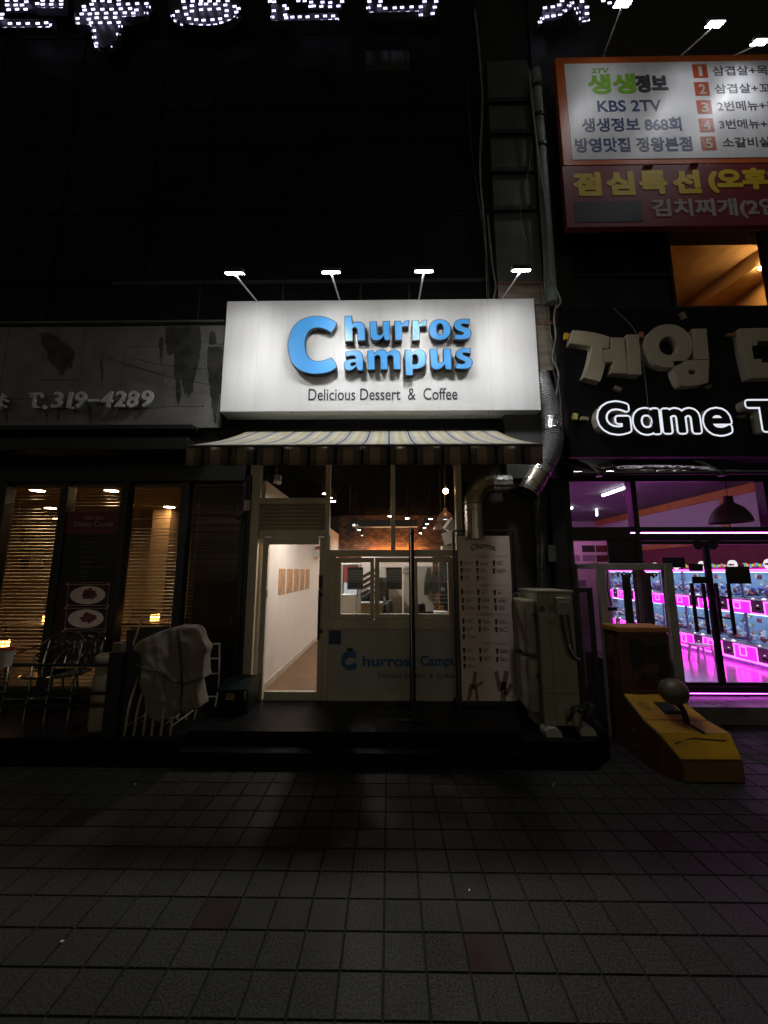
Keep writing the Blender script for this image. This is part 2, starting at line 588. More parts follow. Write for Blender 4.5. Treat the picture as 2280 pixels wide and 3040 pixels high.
    me.materials.append(tile_mat("red_paver", (0.014, 0.005, 0.005), (0.034, 0.013, 0.012)))
    me.materials.append(M("joint_sand", (0.005, 0.0048, 0.004), 0.9))
    o = bpy.data.objects.new("pavement", me); COL.objects.link(o)
    return struct(o)
pavement()

# raised black deck in front of the shops
DK = 0.25
D = 5.07
def deck():
    b = MB()
    xa, xb = P(520, 2250, 3.9).x, P(1560, 2250, 3.9).x
    yf = 3.93
    c0, c1 = G(1765, 2284), G(1800, 2240)
    b.box(-8.0, xa, yf, 5.3, -0.02, DK)
    b.box(xa, xb, yf + .2, 5.3, -0.02, DK - .002)
    b.box(xa, xb, yf + .012, yf + .2, -0.02, 0.13)
    b.extr([(xb, yf), (c0.x, yf), (c1.x, yf + .25), (c1.x, 5.3), (xb, 5.3)], 'z', -0.02, DK)
    return struct(b.build("raised_deck", m_gloss, bev=0.006))
deck()

# ------------------------------------------------------------------ main dark building above the shops
m_dglass = M("black_cladding_glass", (0.007, 0.0075, 0.0095), 0.5, var=0.4, scale=1.5, rvar=0.06, spec=0.12)
m_joint = M("cladding_joint", (0.03, 0.03, 0.033), 0.5)
bld = thing("building", "tall black glass clad building above the churros shop and restaurant", "building", (-2, 5.0, 0))
YB = 5.0
xr = P(1440, 600, YB).x
b = MB()
b.box(-9, xr + 1.0, YB + 0.03, YB + 0.4, 3.72, 15)
b.build("upper_wall", m_blackmat, bld)
b = MB()
xs = [-9, -7.6, -6.2, -4.9, -3.55, P(840, 870, YB).x - 1.2, P(840, 870, YB).x, P(1070, 870, YB).x, P(1215, 870, YB).x, xr]
zs = [3.72, 4.6, P(900, 838, YB).z, 7.1, 8.3, 8.95, 10.4, 12.2, 15]
rb = random.Random(5)
for i in range(len(xs) - 1):
    for k in range(len(zs) - 1):
        if xs[i + 1] - xs[i] < 0.05:
            continue
        y = YB - rb.uniform(0, 0.006)
        b.box(xs[i] + .012, xs[i + 1] - .012, y, YB + 0.028, zs[k] + .012, zs[k + 1] - .012)
b.build("cladding_panel", m_dglass, bld, bev=0.004)
b = MB()
for x in xs[5:]:
    b.box(x - .011, x + .011, YB - .004, YB + .02, 4.62, zs[2])
b.box(-4.0, xr, YB - .018, YB + .02, zs[2] - .03, zs[2] + .03)
b.build("window_frame", m_joint, bld)
b = MB()
b.bpx(1085, 150, 1215, 210, YB - .012, YB + .02)
b.build("window", M("dim_window", (0.03, 0.03, 0.026), 0.3), bld)

# ------------------------------------------------------------------ churros shop
shop = thing("churros_shop", "dessert shop with beige aluminium front, open lit interior and half height service windows", "shop", (0.2, D, DK))
def frame_boxes():
    b = MB()
    # posts (front face, px rectangles at the facade depth)
    posts = [(727, 1340, 760, 2082, 0.0), (965, 1340, 979, 1655, 0.0), (1160, 1340, 1173, 1640, 0.012), (1353, 1340, 1372, 1655, 0.0),
             (960, 1590, 975, 2082, 0.004), (1347, 1645, 1372, 2082, 0.004)]
    for x0, y0, x1, y1, dy in posts:
        b.bpx(x0, y0, x1, y1, D - dy, D + 0.09)
    rails = [(770, 1340, 1365, 1352, 0.002), (768, 1478, 966, 1495, 0.008), (768, 1574, 964, 1598, 0.008), (975, 1632, 1364, 1652, 0.008),
             (972, 1840, 1350, 1868, 0.02), (972, 2062, 1350, 2082, 0.008)]
    for x0, y0, x1, y1, dy in rails:
        b.bpx(x0, y0, x1, y1, D - dy, D + 0.085)
    b.bpx(975, 1650, 997, 1840, D + .01, D + 0.08)
    b.bpx(1345, 1650, 1352, 1840, D + .01, D + 0.08)
    return b.build("window_frame", m_alu, shop, bev=0.004)
frame_boxes()
# louvre above the door
b = MB()
zt, zb_ = P(865, 1495, D).z, P(865, 1575, D).z
lx0, lx1 = P(768, 1535, D).x, P(964, 1535, D).x
n = 7
for i in range(n):
    z = zb_ + (zt - zb_) * (i + 0.55) / n
    b.obox(((lx0 + lx1) / 2, D + 0.02, z), (lx1 - lx0 - .01, 0.075, 0.008), Matrix.Rotation(R(-42), 3, 'X'))
b.build("louver", m_alu, shop)
b = MB(); b.box(lx0, lx1, D + .075, D + .085, zb_, zt); b.build("louver_back", m_blackmat, shop)
# door with its frame, pane and handle
dr = thing("door", "", "", (0, 0, 0)); del dr['label']; del dr['category']
dr.parent = shop; dr.location = -wloc(shop)
b = MB()
b.bpx(771, 1597, 787, 2080, D - .022, D + .04); b.bpx(944, 1597, 958, 2080, D - .022, D + .04)
b.bpx(787, 1597, 946, 1616, D - .02, D + .038); b.bpx(783, 2054, 948, 2080, D - .02, D + .038)
b.build("door_frame", m_alu, dr, bev=0.003)
b = MB(); b.bpx(786, 1614, 947, 2056, D + .01, D + .016); b.build("pane", m_glass, dr)
b = MB(); b.bpx(946, 1708, 956, 1748, D - .06, D - .022); b.bpx(943, 1752, 949, 1900, D - .07, D - .045); b.bpx(947, 1760, 957, 1772, D - .06, D - .022)
b.bpx(947, 1870, 957, 1880, D - .06, D - .022)
b.build("handle", m_black, dr, bev=0.003)
b = MB(); b.bpx(790, 1752, 794, 1774, D + .0, D + .01); b.build("push_sticker", M("faint_sticker", (0.35, 0.35, 0.36), .4), dr)
b = MB(); b.bpx(786, 1593, 806, 1597, D - .03, D); b.bpx(945, 1592, 963, 1596, D - .03, D); b.build("hinge", m_galv, dr)
# glazing above
b = MB()
for r_ in [(771, 1352, 966, 1479), (979, 1352, 1161, 1633), (1172, 1352, 1354, 1633)]:
    b.bpx(*r_, D + .03, D + .036)
b.build("window_pane", m_glass, shop)
# three sashes of the serving counter
for (x0, x1, g0, g1) in [(997, 1112, 1011, 1099), (1113, 1232, 1126, 1217), (1232, 1346, 1240, 1331)]:
    b = MB()
    yf = D - .012
    b.bpx(x0, 1656, g0, 1839, yf, D + .05); b.bpx(g1, 1656, x1 - 2, 1839, yf, D + .05)
    b.bpx(g0 - 1, 1656, g1 + 1, 1669, yf + .002, D + .048); b.bpx(g0 - 1, 1823, g1 + 1, 1839, yf + .002, D + .048)
    w = b.build("window", m_alu, shop, bev=0.003)
    b = MB(); b.bpx(g0 - 1, 1668, g1 + 1, 1824, D + .015, D + .02); b.build("pane", m_glass, w)
# papers taped to the sashes
m_paper = M("grey_paper", (0.3, 0.31, 0.29), 0.8, var=0.1); thin(m_paper, .3, None, (.3, .3, .27))
m_ink = M("faded_print", (0.09, 0.09, 0.085), 0.8)
m_brownp = M("brown_print", (0.05, 0.03, 0.022), 0.8)
for i, (x0, x1) in enumerate([(1031, 1078), (1146, 1193)]):
    t = thing("notice_sheet", ["grey notice sheet taped inside the leftmost serving window, in front of the red kiosk screen",
              "grey notice sheet taped inside the middle serving window"][i], "notice", P((x0 + x1) / 2, 1750, D + .024), "notices in the serving windows")
    b = MB(); b.bpx(x0, 1684, x1, 1750, D + .024, D + .026); b.build("sheet", m_paper, t)
    b = MB(); b.bpx(x0 + .5, 1684.5, x1 - .5, 1692, D + .0225, D + .0237); b.build("heading_band", m_brownp, t)
    b = MB()
    for k in range(6):
        yy = 1698 + k * 8.2
        xx = x0 + 4
        while xx < x1 - 8 - (k % 3) * 5:
            w_ = random.uniform(3, 8)
            b.bpx(xx, yy, min(xx + w_, x1 - 4), yy + 2.2, D + .0225, D + .0237); xx += w_ + 1.6
    b.build("print_lines", m_ink, t)
# lower panel with the shop's name
m_lower = M("grey_lower_panel", (0.47, 0.455, 0.39), 0.35, var=0.08, scale=2)
b = MB(); b.bpx(974, 1867, 1348, 2063, D + .012, D + .05); pn = b.build("lower_panel", m_lower, shop)
m_logo = M("dull_blue_vinyl", (0.03, 0.15, 0.36), 0.5)
m_dkvin = M("dark_vinyl", (0.02, 0.022, 0.026), 0.5)
yv = D + .0115
A4 = lambda x, y: (700 + x * .42195, 1260 + y * .42195)     # sheet used to trace the panel logo
def trace(paths, fn, Y, ins=0.0):
    loops = []
    for i, s in enumerate(paths):
        l = [P(*fn(*p), Y) for p in flat_path(s)]
        l = [(q.x, q.z) for q in l]
        loops.append(inset(l, ins, i > 0) if ins else l)
    return loops
b = MB()
b.prism(trace(["M850 1600 L845 1650 Q815 1635 795 1640 Q765 1660 770 1680 Q785 1700 810 1690 L850 1670 L852 1712 Q825 1735 795 1730 Q742 1715 742 1665 Q745 1600 800 1590 Q830 1588 850 1600 Z"], A4, yv), yv - .003, yv)
b.tpx("hurros", 1076, 1946, 1218, 1979, yv, .003, off=.035)
b.tpx("Campus", 1247, 1946, 1372, 1986, yv, .003, off=.035)
b.build("lettering", m_logo, pn)
b = MB()
b.prism(trace(["M778 1580 L805 1568 L828 1578 L822 1592 L803 1596 L784 1592 Z"], A4, yv), yv - .006, yv)
b.tpx("Delicious Dessert  &  Coffee", 1122, 1998, 1350, 2013, yv, .002)
b.build("lettering", m_dkvin, pn)
b = MB(); b.bpx(977, 1872, 1012, 1913, yv - .004, yv); b.build("sticker", M("navy_sticker", (0.012, 0.03, 0.085), .4), pn)
b = MB()
for k in range(4):
    b.bpx(981, 1879 + k * 7, 1006 - (k % 2) * 6, 1881 + k * 7, yv - .0055, yv - .0045)
b.build("print_lines", M("sticker_print", (0.04, 0.08, 0.17), .5), pn)

# interior shell
XL = -1.68
XRi = 2.2
YE = 12.9
m_inwall = M("white_wallpaper", (0.72, 0.635, 0.56), 0.75, var=0.05, scale=3, bump=0.3, bscale=60)
m_infloor = M("brown_floor", (0.15, 0.075, 0.032), 0.65, var=0.3, scale=3, rvar=0.15)
m_inceil = M("black_ceiling", (0.005, 0.005, 0.005), 0.9, spec=0.0)
def brick(name, c1, c2, mortar, scale):
    m, nt, bb = _nt(name)
    tc = nt.nodes.new("ShaderNodeTexCoord"); mp = nt.nodes.new("ShaderNodeMapping"); mp.inputs['Rotation'].default_value = (R(90), 0, 0)
    bk = nt.nodes.new("ShaderNodeTexBrick"); bk.inputs['Scale'].default_value = scale
    bk.inputs['Color1'].default_value = c1 + (1,); bk.inputs['Color2'].default_value = c2 + (1,); bk.inputs['Mortar'].default_value = mortar + (1,)
    bk.inputs['Mortar Size'].default_value = 0.02
    nt.links.new(tc.outputs['Object'], mp.inputs['Vector']); nt.links.new(mp.outputs[0], bk.inputs['Vector'])
    nt.links.new(bk.outputs[0], bb.inputs['Base Color']); bb.inputs['Roughness'].default_value = 0.85
    bp = nt.nodes.new("ShaderNodeBump"); bp.inputs['Strength'].default_value = 0.5; bp.invert = True
    nt.links.new(bk.outputs['Fac'], bp.inputs['Height']); nt.links.new(bp.outputs[0], bb.inputs['Normal'])
    return m
b = MB(); b.box(XL - .1, XL, D + .09, YE, DK, 3.05); b.build("interior_wall", m_inwall, shop)
b = MB(); b.box(XL - .1, XL - .002, D + .09, YE, 3.05, 4.0); b.box(XL - .1, XRi, D + .09, YE + .2, 3.7, 3.9); b.box(XRi, XRi + .1, D + .09, YE + .2, 2.6, 3.9)
b.box(XL - .1, XRi, D + .0, D + .09, 3.3, 3.72)
b.build("interior_ceiling", m_inceil, shop)
b = MB(); b.box(XRi, XRi + .1, D + .09, YE, DK, 2.6); b.build("interior_wall", m_inwall, shop)
b = MB(); b.box(XL - .1, XRi + .1, YE, YE + .2, DK, 3.9); b.build("brick_wall", brick("orange_brick", (0.30, 0.125, 0.045), (0.10, 0.04, 0.02), (0.025, 0.015, 0.01), 3.4), shop)
b = MB(); b.box(XL - .1, XRi + .1, D + .09, YE, DK - .1, DK + .004); b.build("interior_floor", m_infloor, shop)
b = MB(); b.box(XL, XL + .012, D + .09, YE, DK + .004, DK + .09); b.build("skirting", M("cream_skirting", (0.5, .42, .33), .5), shop)
b = MB(); b.box(-.6, 1.1, YE - .12, YE - .06, 2.36, 2.4); b.build("light_strip", E("warm_strip", (1.0, 0.50, 0.20), 85), shop)
b = MB(); b.box(-.9, 1.4, YE - .3, YE - .01, 0.25, 2.34); b.build("back_shelf", m_inwall, shop)
b = MB(); b.box(-1.0, 0.7, 9.3, 9.6, 2.9, 3.05); b.build("ceiling_duct", M("dim_duct", (.03, .028, .026), .5), shop)

# awning
yA0, yA1 = 4.93, 3.46
zA0, zA1 = P(1100, 1278, yA0).z, P(1100, 1319, yA1).z
xA0, xA1 = P(557, 1320, yA1).x, P(1607, 1318, yA1).x
zV = P(1080, 1381, yA1).z
per = (xA1 - xA0) / 13.35
ph = per * 0.40 - xA0
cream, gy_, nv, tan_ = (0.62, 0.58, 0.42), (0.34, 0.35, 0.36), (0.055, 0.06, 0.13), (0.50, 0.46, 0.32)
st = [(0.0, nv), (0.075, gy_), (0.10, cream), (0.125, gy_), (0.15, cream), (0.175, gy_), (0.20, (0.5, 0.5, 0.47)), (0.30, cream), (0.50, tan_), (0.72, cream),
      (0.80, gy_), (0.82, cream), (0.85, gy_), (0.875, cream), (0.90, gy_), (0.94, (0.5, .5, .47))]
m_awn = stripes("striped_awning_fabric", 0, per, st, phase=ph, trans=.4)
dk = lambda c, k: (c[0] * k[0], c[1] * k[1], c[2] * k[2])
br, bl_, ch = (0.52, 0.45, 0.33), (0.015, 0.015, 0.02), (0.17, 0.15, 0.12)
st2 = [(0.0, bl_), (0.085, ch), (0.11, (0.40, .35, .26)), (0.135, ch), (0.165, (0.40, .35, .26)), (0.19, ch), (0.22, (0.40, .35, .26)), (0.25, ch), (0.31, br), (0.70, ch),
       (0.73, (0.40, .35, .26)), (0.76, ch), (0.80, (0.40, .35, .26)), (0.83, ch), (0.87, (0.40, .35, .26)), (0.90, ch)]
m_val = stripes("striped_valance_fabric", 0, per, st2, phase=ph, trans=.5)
aw = thing("awning", "cream and navy striped fabric awning folded out above the dessert shop front", "awning", ((xA0 + xA1) / 2, yA0, zA1))
b = MB(); nx, ny = 40, 12
vs, fs = [], []
for i in range(nx + 1):
    for k in range(ny + 1):
        u, w = i / nx, k / ny
        sag = -0.035 * math.sin(math.pi * w) + 0.006 * math.sin(u * 19) * math.sin(math.pi * w)
        vs.append((xA0 + (xA1 - xA0) * u, yA0 + (yA1 - yA0) * w, zA0 + (zA1 - zA0) * w + sag))
for i in range(nx):
    for k in range(ny):
        a = i * (ny + 1) + k
        fs.append((a, a + 1, a + ny + 2, a + ny + 1))
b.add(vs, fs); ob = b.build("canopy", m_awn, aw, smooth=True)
sd = ob.modifiers.new("thickness", 'SOLIDIFY'); sd.thickness = 0.004
b = MB(); nx = 120; vs, fs = [], []
for i in range(nx + 1):
    u = i / nx
    yy = yA1 - .01 + .006 * math.sin(u * 60)
    for (zz, o_) in ((zA1 - .028, 0), ((zA1 + zV) / 2, .5), (zV, 1)):
        vs.append((xA0 + (xA1 - xA0) * u, yy - .004 * o_ * math.sin(u * 43), zz))
for i in range(nx):
    for k in range(2):
        a = i * 3 + k; fs.append((a, a + 3, a + 4, a + 1))
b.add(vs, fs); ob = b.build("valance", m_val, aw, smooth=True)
sd = ob.modifiers.new("thickness", 'SOLIDIFY'); sd.thickness = 0.003
b = MB(); b.box(xA0 - .012, xA1 + .012, yA1 - .014, yA1 + .03, zA1 - .028, zA1 - .003); b.build("front_bar", M("front_bar", (0.05, 0.048, 0.04), .5), aw, bev=.006)
b = MB()
for x in (xA0 + .35, xA1 - .35):
    b.tube([(x, yA1 + .02, zA1 - .02), (x + .25 * (1 if x < 0 else -1), 4.25, zA1 + .12), (x, 4.98, zA0 - .12)], .02, 8)
b.build("folding_arm", m_lamparm, aw)
b = MB(); b.box(xA0 + .02, xA1 - .02, yA0, 5.0, zA0 - .06, zA0 + .02); b.build("cassette", m_blackmat, aw)

# fascia strip behind the awning, under the sign
b = MB(); b.box(P(640, 1250, 5).x, P(1400, 1250, 5).x, 5.0, 5.12, 3.3, 3.98); b.build("fascia", m_blackmat, shop)

# ------------------------------------------------------------------ the big white sign
YS = 4.72
sx0, sx1 = P(663, 1060, YS).x, P(1596, 1050, YS).x
sz1, sz0 = P(1128, 890, YS).z, P(1130, 1220, YS).z
sg = thing("shop_sign", "large white lightbox style sign board reading Churros Campus in raised blue letters", "sign", ((sx0 + sx1) / 2, YS, sz0))
m_sign = M("white_sign_sheet", (0.76, 0.765, 0.77), 0.42, var=0.012, scale=2.2, stretch=(3, 1, 0.3), dirt=(0.60, 0.585, 0.54), dirt_amt=0.4, dirt_scale=2.0)
b = MB(); b.box(sx0, sx1, YS, 5.0, sz0, sz1); b.build("sign_board", m_sign, sg, bev=0.006)
b = MB()
for px in (763, 1010, 1300, 1455):
    x = P(px, 1050, YS).x
    b.box(x - .0012, x + .0012, YS - .0015, YS + .01, sz0 + .004, sz1 - .004)
b.build("sheet_seam", M("seam_grey", (0.5, .5, .48), .5), sg)
b = MB(); b.tube([P(865, 1222, YS + .02), P(885, 1232, YS + .2), ], .012, 6); b.tube([P(1450, 1220, YS + .02), P(1448, 1230, YS + .2)], .012, 6); b.build("bracket", m_black, sg)
m_blue = M("blue_letter_face", (0.08, 0.39, 0.88), 0.38, var=0.05, scale=3)
m_pale = M("faded_blue_letter_face", (0.22, 0.56, 0.78), 0.45, var=0.22, scale=26)
m_side = M("letter_return_black", (0.018, 0.018, 0.03), 0.35)
m_trim = M("letter_trim", (0.015, 0.03, 0.10), 0.3)
SA = lambda x, y: (640 + x * .30139, 760 + y * .30139)
SB = lambda x, y: (1100 + x * .20494, 830 + y * .20494)
LET = [
 (SA, ["M1193 655 Q1195 690 1138 760 Q1080 712 1000 708 Q885 720 882 870 Q888 1035 1010 1035 Q1080 1030 1140 998 Q1192 1050 1197 1095 Q1130 1165 980 1165 Q790 1160 730 1010 Q700 910 715 830 Q750 600 990 588 Q1110 590 1193 655 Z"]),
 (SA, ["M1270 590 L1345 587 L1350 660 Q1380 645 1415 645 Q1468 652 1472 710 L1478 835 L1398 838 L1393 725 Q1390 705 1370 706 Q1358 708 1350 715 L1352 838 L1272 842 Z"]),
 (SB, ["M-17 607 L92 602 L103 765 Q108 800 140 798 Q165 793 178 770 L172 602 L283 598 L288 882 L203 884 L187 830 Q150 888 80 888 Q-2 885 -8 800 Z"]),
 (SB, ["M345 597 L440 595 L455 637 Q490 590 550 585 L565 588 L553 685 Q510 680 462 687 L460 880 L350 885 Z"]),
 (SB, ["M598 592 L695 590 L708 632 Q745 588 800 580 L818 582 L810 680 Q760 678 714 685 L717 878 L603 885 Z"]),
 (SB, ["M1000 573 Q1155 575 1165 715 Q1170 868 1015 880 Q848 880 845 735 Q845 580 1000 573 Z", "M1005 640 Q1048 645 1050 720 Q1050 795 1010 800 Q962 798 960 720 Q960 645 1005 640 Z"]),
 (SB, ["M1440 568 L1432 660 Q1390 645 1340 645 Q1310 650 1320 665 Q1345 680 1380 690 Q1465 710 1462 775 Q1460 870 1335 875 Q1270 875 1205 865 L1220 785 Q1280 800 1325 795 Q1355 788 1335 768 Q1310 758 1280 748 Q1205 720 1203 660 Q1210 580 1320 570 Q1380 563 1440 568 Z"]),
 (SA, ["M1278 942 Q1340 925 1395 928 Q1452 935 1455 1010 L1455 1130 L1400 1132 L1385 1090 Q1355 1132 1310 1132 Q1262 1125 1262 1075 Q1262 1020 1330 1015 L1378 1012 Q1380 985 1355 985 Q1320 985 1280 998 Z", "M1375 1050 L1345 1052 Q1332 1055 1332 1070 Q1338 1085 1355 1080 Q1372 1072 1378 1065 Z"]),
 (SB, ["M-46 1025 L40 1022 L55 1065 Q100 1012 160 1010 Q220 1012 245 1060 Q290 1012 345 1010 Q430 1012 436 1110 L440 1305 L330 1308 L325 1130 Q322 1098 285 1100 Q262 1102 248 1118 L252 1305 L140 1308 L135 1130 Q130 1100 100 1102 Q80 1104 65 1118 L68 1308 L-42 1312 Z"]),
 (SB, ["M495 1015 L588 1012 L603 1055 Q650 1008 720 1008 Q800 1020 810 1130 Q815 1270 700 1293 Q650 1300 620 1300 L618 1390 L505 1392 Z", "M612 1100 Q640 1080 668 1095 Q690 1120 688 1170 Q690 1215 660 1225 Q630 1225 612 1222 Z"]),
 (SB, ["M855 1002 L968 1000 L980 1170 Q985 1210 1018 1206 Q1040 1200 1055 1178 L1052 1000 L1165 997 L1180 1310 L1085 1305 L1070 1242 Q1030 1308 955 1308 Q872 1300 866 1215 Z"]),
 (SB, ["M1455 988 L1450 1080 Q1400 1062 1350 1065 Q1325 1072 1345 1085 Q1370 1100 1400 1110 Q1480 1140 1482 1200 Q1475 1295 1350 1300 Q1280 1300 1225 1290 L1242 1205 Q1300 1225 1345 1215 Q1375 1205 1350 1185 Q1330 1175 1300 1165 Q1228 1130 1228 1085 Q1235 1000 1350 990 Q1400 985 1455 988 Z"]),
]
YL = YS - .085
for i, (fn, paths) in enumerate(LET):
    b = MB(); b.prism(trace(paths, fn, YL), YL, YS - .018)
    l = b.build("raised_letter", m_side, sg)
    b = MB(); b.prism(trace(paths, fn, YL, 0.0085), YL - .003, YL - .0005, back=False)
    b.build("letter_face", m_pale if i == 4 else m_blue, l)
b = MB(); b.tpx("Delicious Dessert  &  Coffee", 916, 1153, 1358, 1188, YS - .0005, .004, off=0.004); b.build("tagline", m_dkvin, sg)

# floodlights: one built, then copied
def floodlight(loc, m_on, label, group, arm=(0.0, 0.72, 0.20), tilt=31, name="floodlight", beam=0, aim=(0, -.16, -1.0)):
    """head at loc; arm = vector from the head to its foot"""
    t = thing(name, label, "floodlight", loc, group)
    c = Vector(loc)
    rot = Matrix.Rotation(R(tilt), 3, 'X')
    b = MB()
    b.obox(c + rot @ Vector((0, 0, .03)), (.205, .125, .032), rot)
    for k in range(7):
        b.obox(c + rot @ Vector((-.085 + k * .028, 0, .052)), (.006, .11, .03), rot)
    b.build("housing", m_house, t, bev=.004)
    b = MB(); b.obox(c + rot @ Vector((0, .03, .008)), (.19, .048, .006), rot); b.obox(c + rot @ Vector((0, -.032, .008)), (.19, .044, .006), rot)
    b.build("lamp_panel", m_on, t)
    b = MB(); b.obox(c + rot @ Vector((-.106, 0, .028)), (.006, .03, .05), rot); b.obox(c + rot @ Vector((.106, 0, .028)), (.006, .03, .05), rot)
    b.obox(c + rot @ Vector((0, 0.0, .0)), (.218, .012, .006), rot)
    b.build("bracket", m_lamparm, t)
    sp_d = bpy.data.lights.new("beam", 'SPOT'); sp_d.energy = beam; sp_d.spot_size = R(142); sp_d.spot_blend = 1.0; sp_d.shadow_soft_size = .12
    sp_d.color = (.985, .99, 1.0) if m_on == m_lampon else (.95, .96, 1.0)
    sp = bpy.data.objects.new("beam", sp_d); COL.objects.link(sp); sp.parent = t
    sp.location = rot @ Vector((0, 0, -.012)); sp.rotation_euler = Vector(aim).to_track_quat('-Z', 'Y').to_euler()
    foot = c + Vector(arm)
    b = MB(); b.tube([c + Vector((0, 0.0, -.004)), c + Vector(arm) * .5, foot], .011, 8); b.box(foot.x - .02, foot.x + .02, foot.y - .01, foot.y + .02, foot.z - .012, foot.z + .012)
    b.build("arm", m_lamparm, t)
    return t
hp = P(984, 812, 4.0)
xl = [P(698, 812, 4.0).x, P(984, 812, 4.0).x, P(1258, 800, 4.0).x, P(1545, 796, 4.0).x]
armv = (0.0, YS + .05 - 4.0, sz1 + .012 - hp.z)
names = ["leftmost of the four lit floodlights above the white sign", "second floodlight from the left, above the letter h of the white sign",
         "third floodlight from the left, above the letter o of the white sign", "rightmost of the four lit floodlights above the white sign, by the cables"]
f0 = floodlight((xl[0], 4.0, hp.z), m_lampon, names[0], "floodlights above the white sign", armv, beam=S_FLOOD)
for k in (1, 2, 3):
    dup(f0, None, (xl[k] - xl[0], 0, 0), names[k])
# ------------------------------------------------------------------ restaurant on the left
rest = thing("restaurant", "dark restaurant front with stone fascia, phone number and warm lit windows with blinds", "restaurant", (-4, D, DK))
YR = 4.93
m_stone = M("grey_stone_slab", (0.20, 0.197, 0.182), 0.6, var=0.16, scale=3.5, bump=0.3, bscale=30, dirt=(0.09, 0.09, 0.083), dirt_amt=0.75, dirt_scale=1.6)
S3 = lambda x, y: (x * .68716, 700 + y * .68716)
zt, zb_ = P(560, 965, YR).z, P(560, 1271, YR).z
b = MB()
b.box(-8.5, P(668, 1100, YR).x, YR + .02, 5.12, zb_, zt)
b.build("fascia_core", m_blackmat, rest)
cols = [-260, -120, 10, 175, 345, 527, 705, 890, 968]
rows = {0: [388, 600, 835], 1: [388, 560, 740, 835], 2: [388, 700, 835], 3: [388, 620, 745, 835], 4: [388, 835], 5: [388, 478, 745, 835], 6: [388, 738, 832], 7: [388, 470, 832]}
rs = random.Random(11)
b = MB()
for i in range(len(cols) - 1):
    rr = rows[i]
    x0, x1 = P(*S3(cols[i], 600), YR).x, P(*S3(cols[i + 1], 600), YR).x
    for k in range(len(rr) - 1):
        z1, z0 = P(*S3(800, rr[k]), YR).z, P(*S3(800, rr[k + 1]), YR).z
        z1 = min(z1, zt); z0 = max(z0, zb_)
        b.box(x0 + .003, x1 - .003, YR - rs.uniform(0, .004), YR + .019, z0 + .003, z1 - .003)
b.build("stone_slab", m_stone, rest, bev=.002)
b = MB(); b.box(-8.5, P(668, 960, 4.9).x, 4.86, 5.1, zt + .001, zt + .03); b.build("cornice", M("cornice_grey", (.10, .10, .095), .6), rest)
# water stains running down the slabs
m_stain = M("wet_stain", (0.05, 0.05, 0.047), 0.4, var=0.6, scale=7)
yz = YR - .0048
st_paths = ["M712 392 L865 392 Q872 430 868 480 Q860 560 840 620 Q832 690 815 700 Q805 660 800 690 Q790 640 782 600 Q784 720 770 738 Q758 700 760 640 Q750 560 752 500 Q740 525 728 515 Q715 500 712 392 Z",
            "M690 440 L706 440 Q708 500 700 560 Q690 520 684 480 Z",
            "M908 415 Q920 405 930 425 L938 470 L900 472 Z",
            "M895 480 L962 480 L960 640 Q945 700 938 760 Q935 830 925 800 Q915 720 905 660 Q893 580 895 480 Z",
            "M170 420 Q220 410 260 450 Q330 480 320 520 Q310 600 290 560 Q270 640 245 570 Q215 560 205 500 Q180 470 170 420 Z",
            "M382 735 Q395 740 397 780 Q398 850 390 832 Q384 790 382 735 Z", "M196 745 Q208 760 204 832 Q198 800 196 745 Z", "M245 750 Q262 770 252 800 Q246 780 245 750 Z",
            "M20 740 Q36 760 30 810 Q18 790 20 740 Z", "M436 530 Q450 560 442 630 Q432 580 436 530 Z"]
for s in st_paths:
    l = [P(*S3(*p), yz) for p in flat_path(s, 10)]
    l2 = []
    for a_, c_ in zip(l, l[1:] + l[:1]):
        n_ = max(1, int((c_ - a_).length / .025))
        l2 += [a_.lerp(c_, k / n_) for k in range(n_)]
    l = [(q.x + noise.noise((q.x * 20, q.z * 14, 1)) * .022 + noise.noise((q.x * 50, q.z * 40, 2)) * .008, q.z + noise.noise((q.x * 25, q.z * 8, 5)) * .02) for q in l2]
    b = MB(); b.prism([l], yz - .0012, yz + .0004); b.build("water_stain", m_stain, rest)
# phone number standing off the slabs
m_num = M("pale_grey_numerals", (0.78, 0.78, 0.77), 0.5, var=0.12)
numb = [("약:", -22, 1170, 27, 1216), ("T", 90, 1168, 124, 1211), (".", 131, 1205, 142, 1217), ("3", 158, 1166, 190, 1213), ("1", 204, 1166, 217, 1213), ("9", 227, 1165, 259, 1212),
        ("–", 266, 1187, 296, 1195), ("4", 303, 1164, 338, 1211), ("2", 344, 1163, 376, 1210), ("8", 381, 1163, 414, 1211), ("9", 423, 1161, 457, 1210)]
yn = YR - .075
for s, x0, y0, x1, y1 in numb:
    b = MB(); b.tpx(s, x0, y0, x1, y1, yn, .03, off=.018, shear=.08 if s not in ("T", "–", ".") else 0)
    if s in ("T", "1"):
        w = 8 if s == 'T' else 6
        c = (x0 + x1) / 2 + (2 if s == "1" else -1)
        b.bpx(c - w, y1 - 5, c + w, y1, yn - .03, yn)
        if s == "T":
            b.bpx(x0, y0, x0 + 5, y0 + 13, yn - .03, yn); b.bpx(x1 - 5, y0, x1, y0 + 13, yn - .03, yn)
    b.build("raised_numeral", m_num, rest)
# black ledge and soffit
b = MB()
b.box(-8.5, P(560, 1280, 4.7).x, 4.78, 5.1, zb_ - .07, zb_ - .002)
zl1, zl0 = P(300, 1300, 4.5).z, P(300, 1336, 4.5).z
b.box(-8.5, P(556, 1320, 4.5).x, 4.5, 5.06, zl0, zl1)
b.box(-8.5, P(735, 1400, D).x, D - .05, D + .2, P(300, 1432, D).z, zb_)
b.build("ledge", m_black, rest, bev=.01)
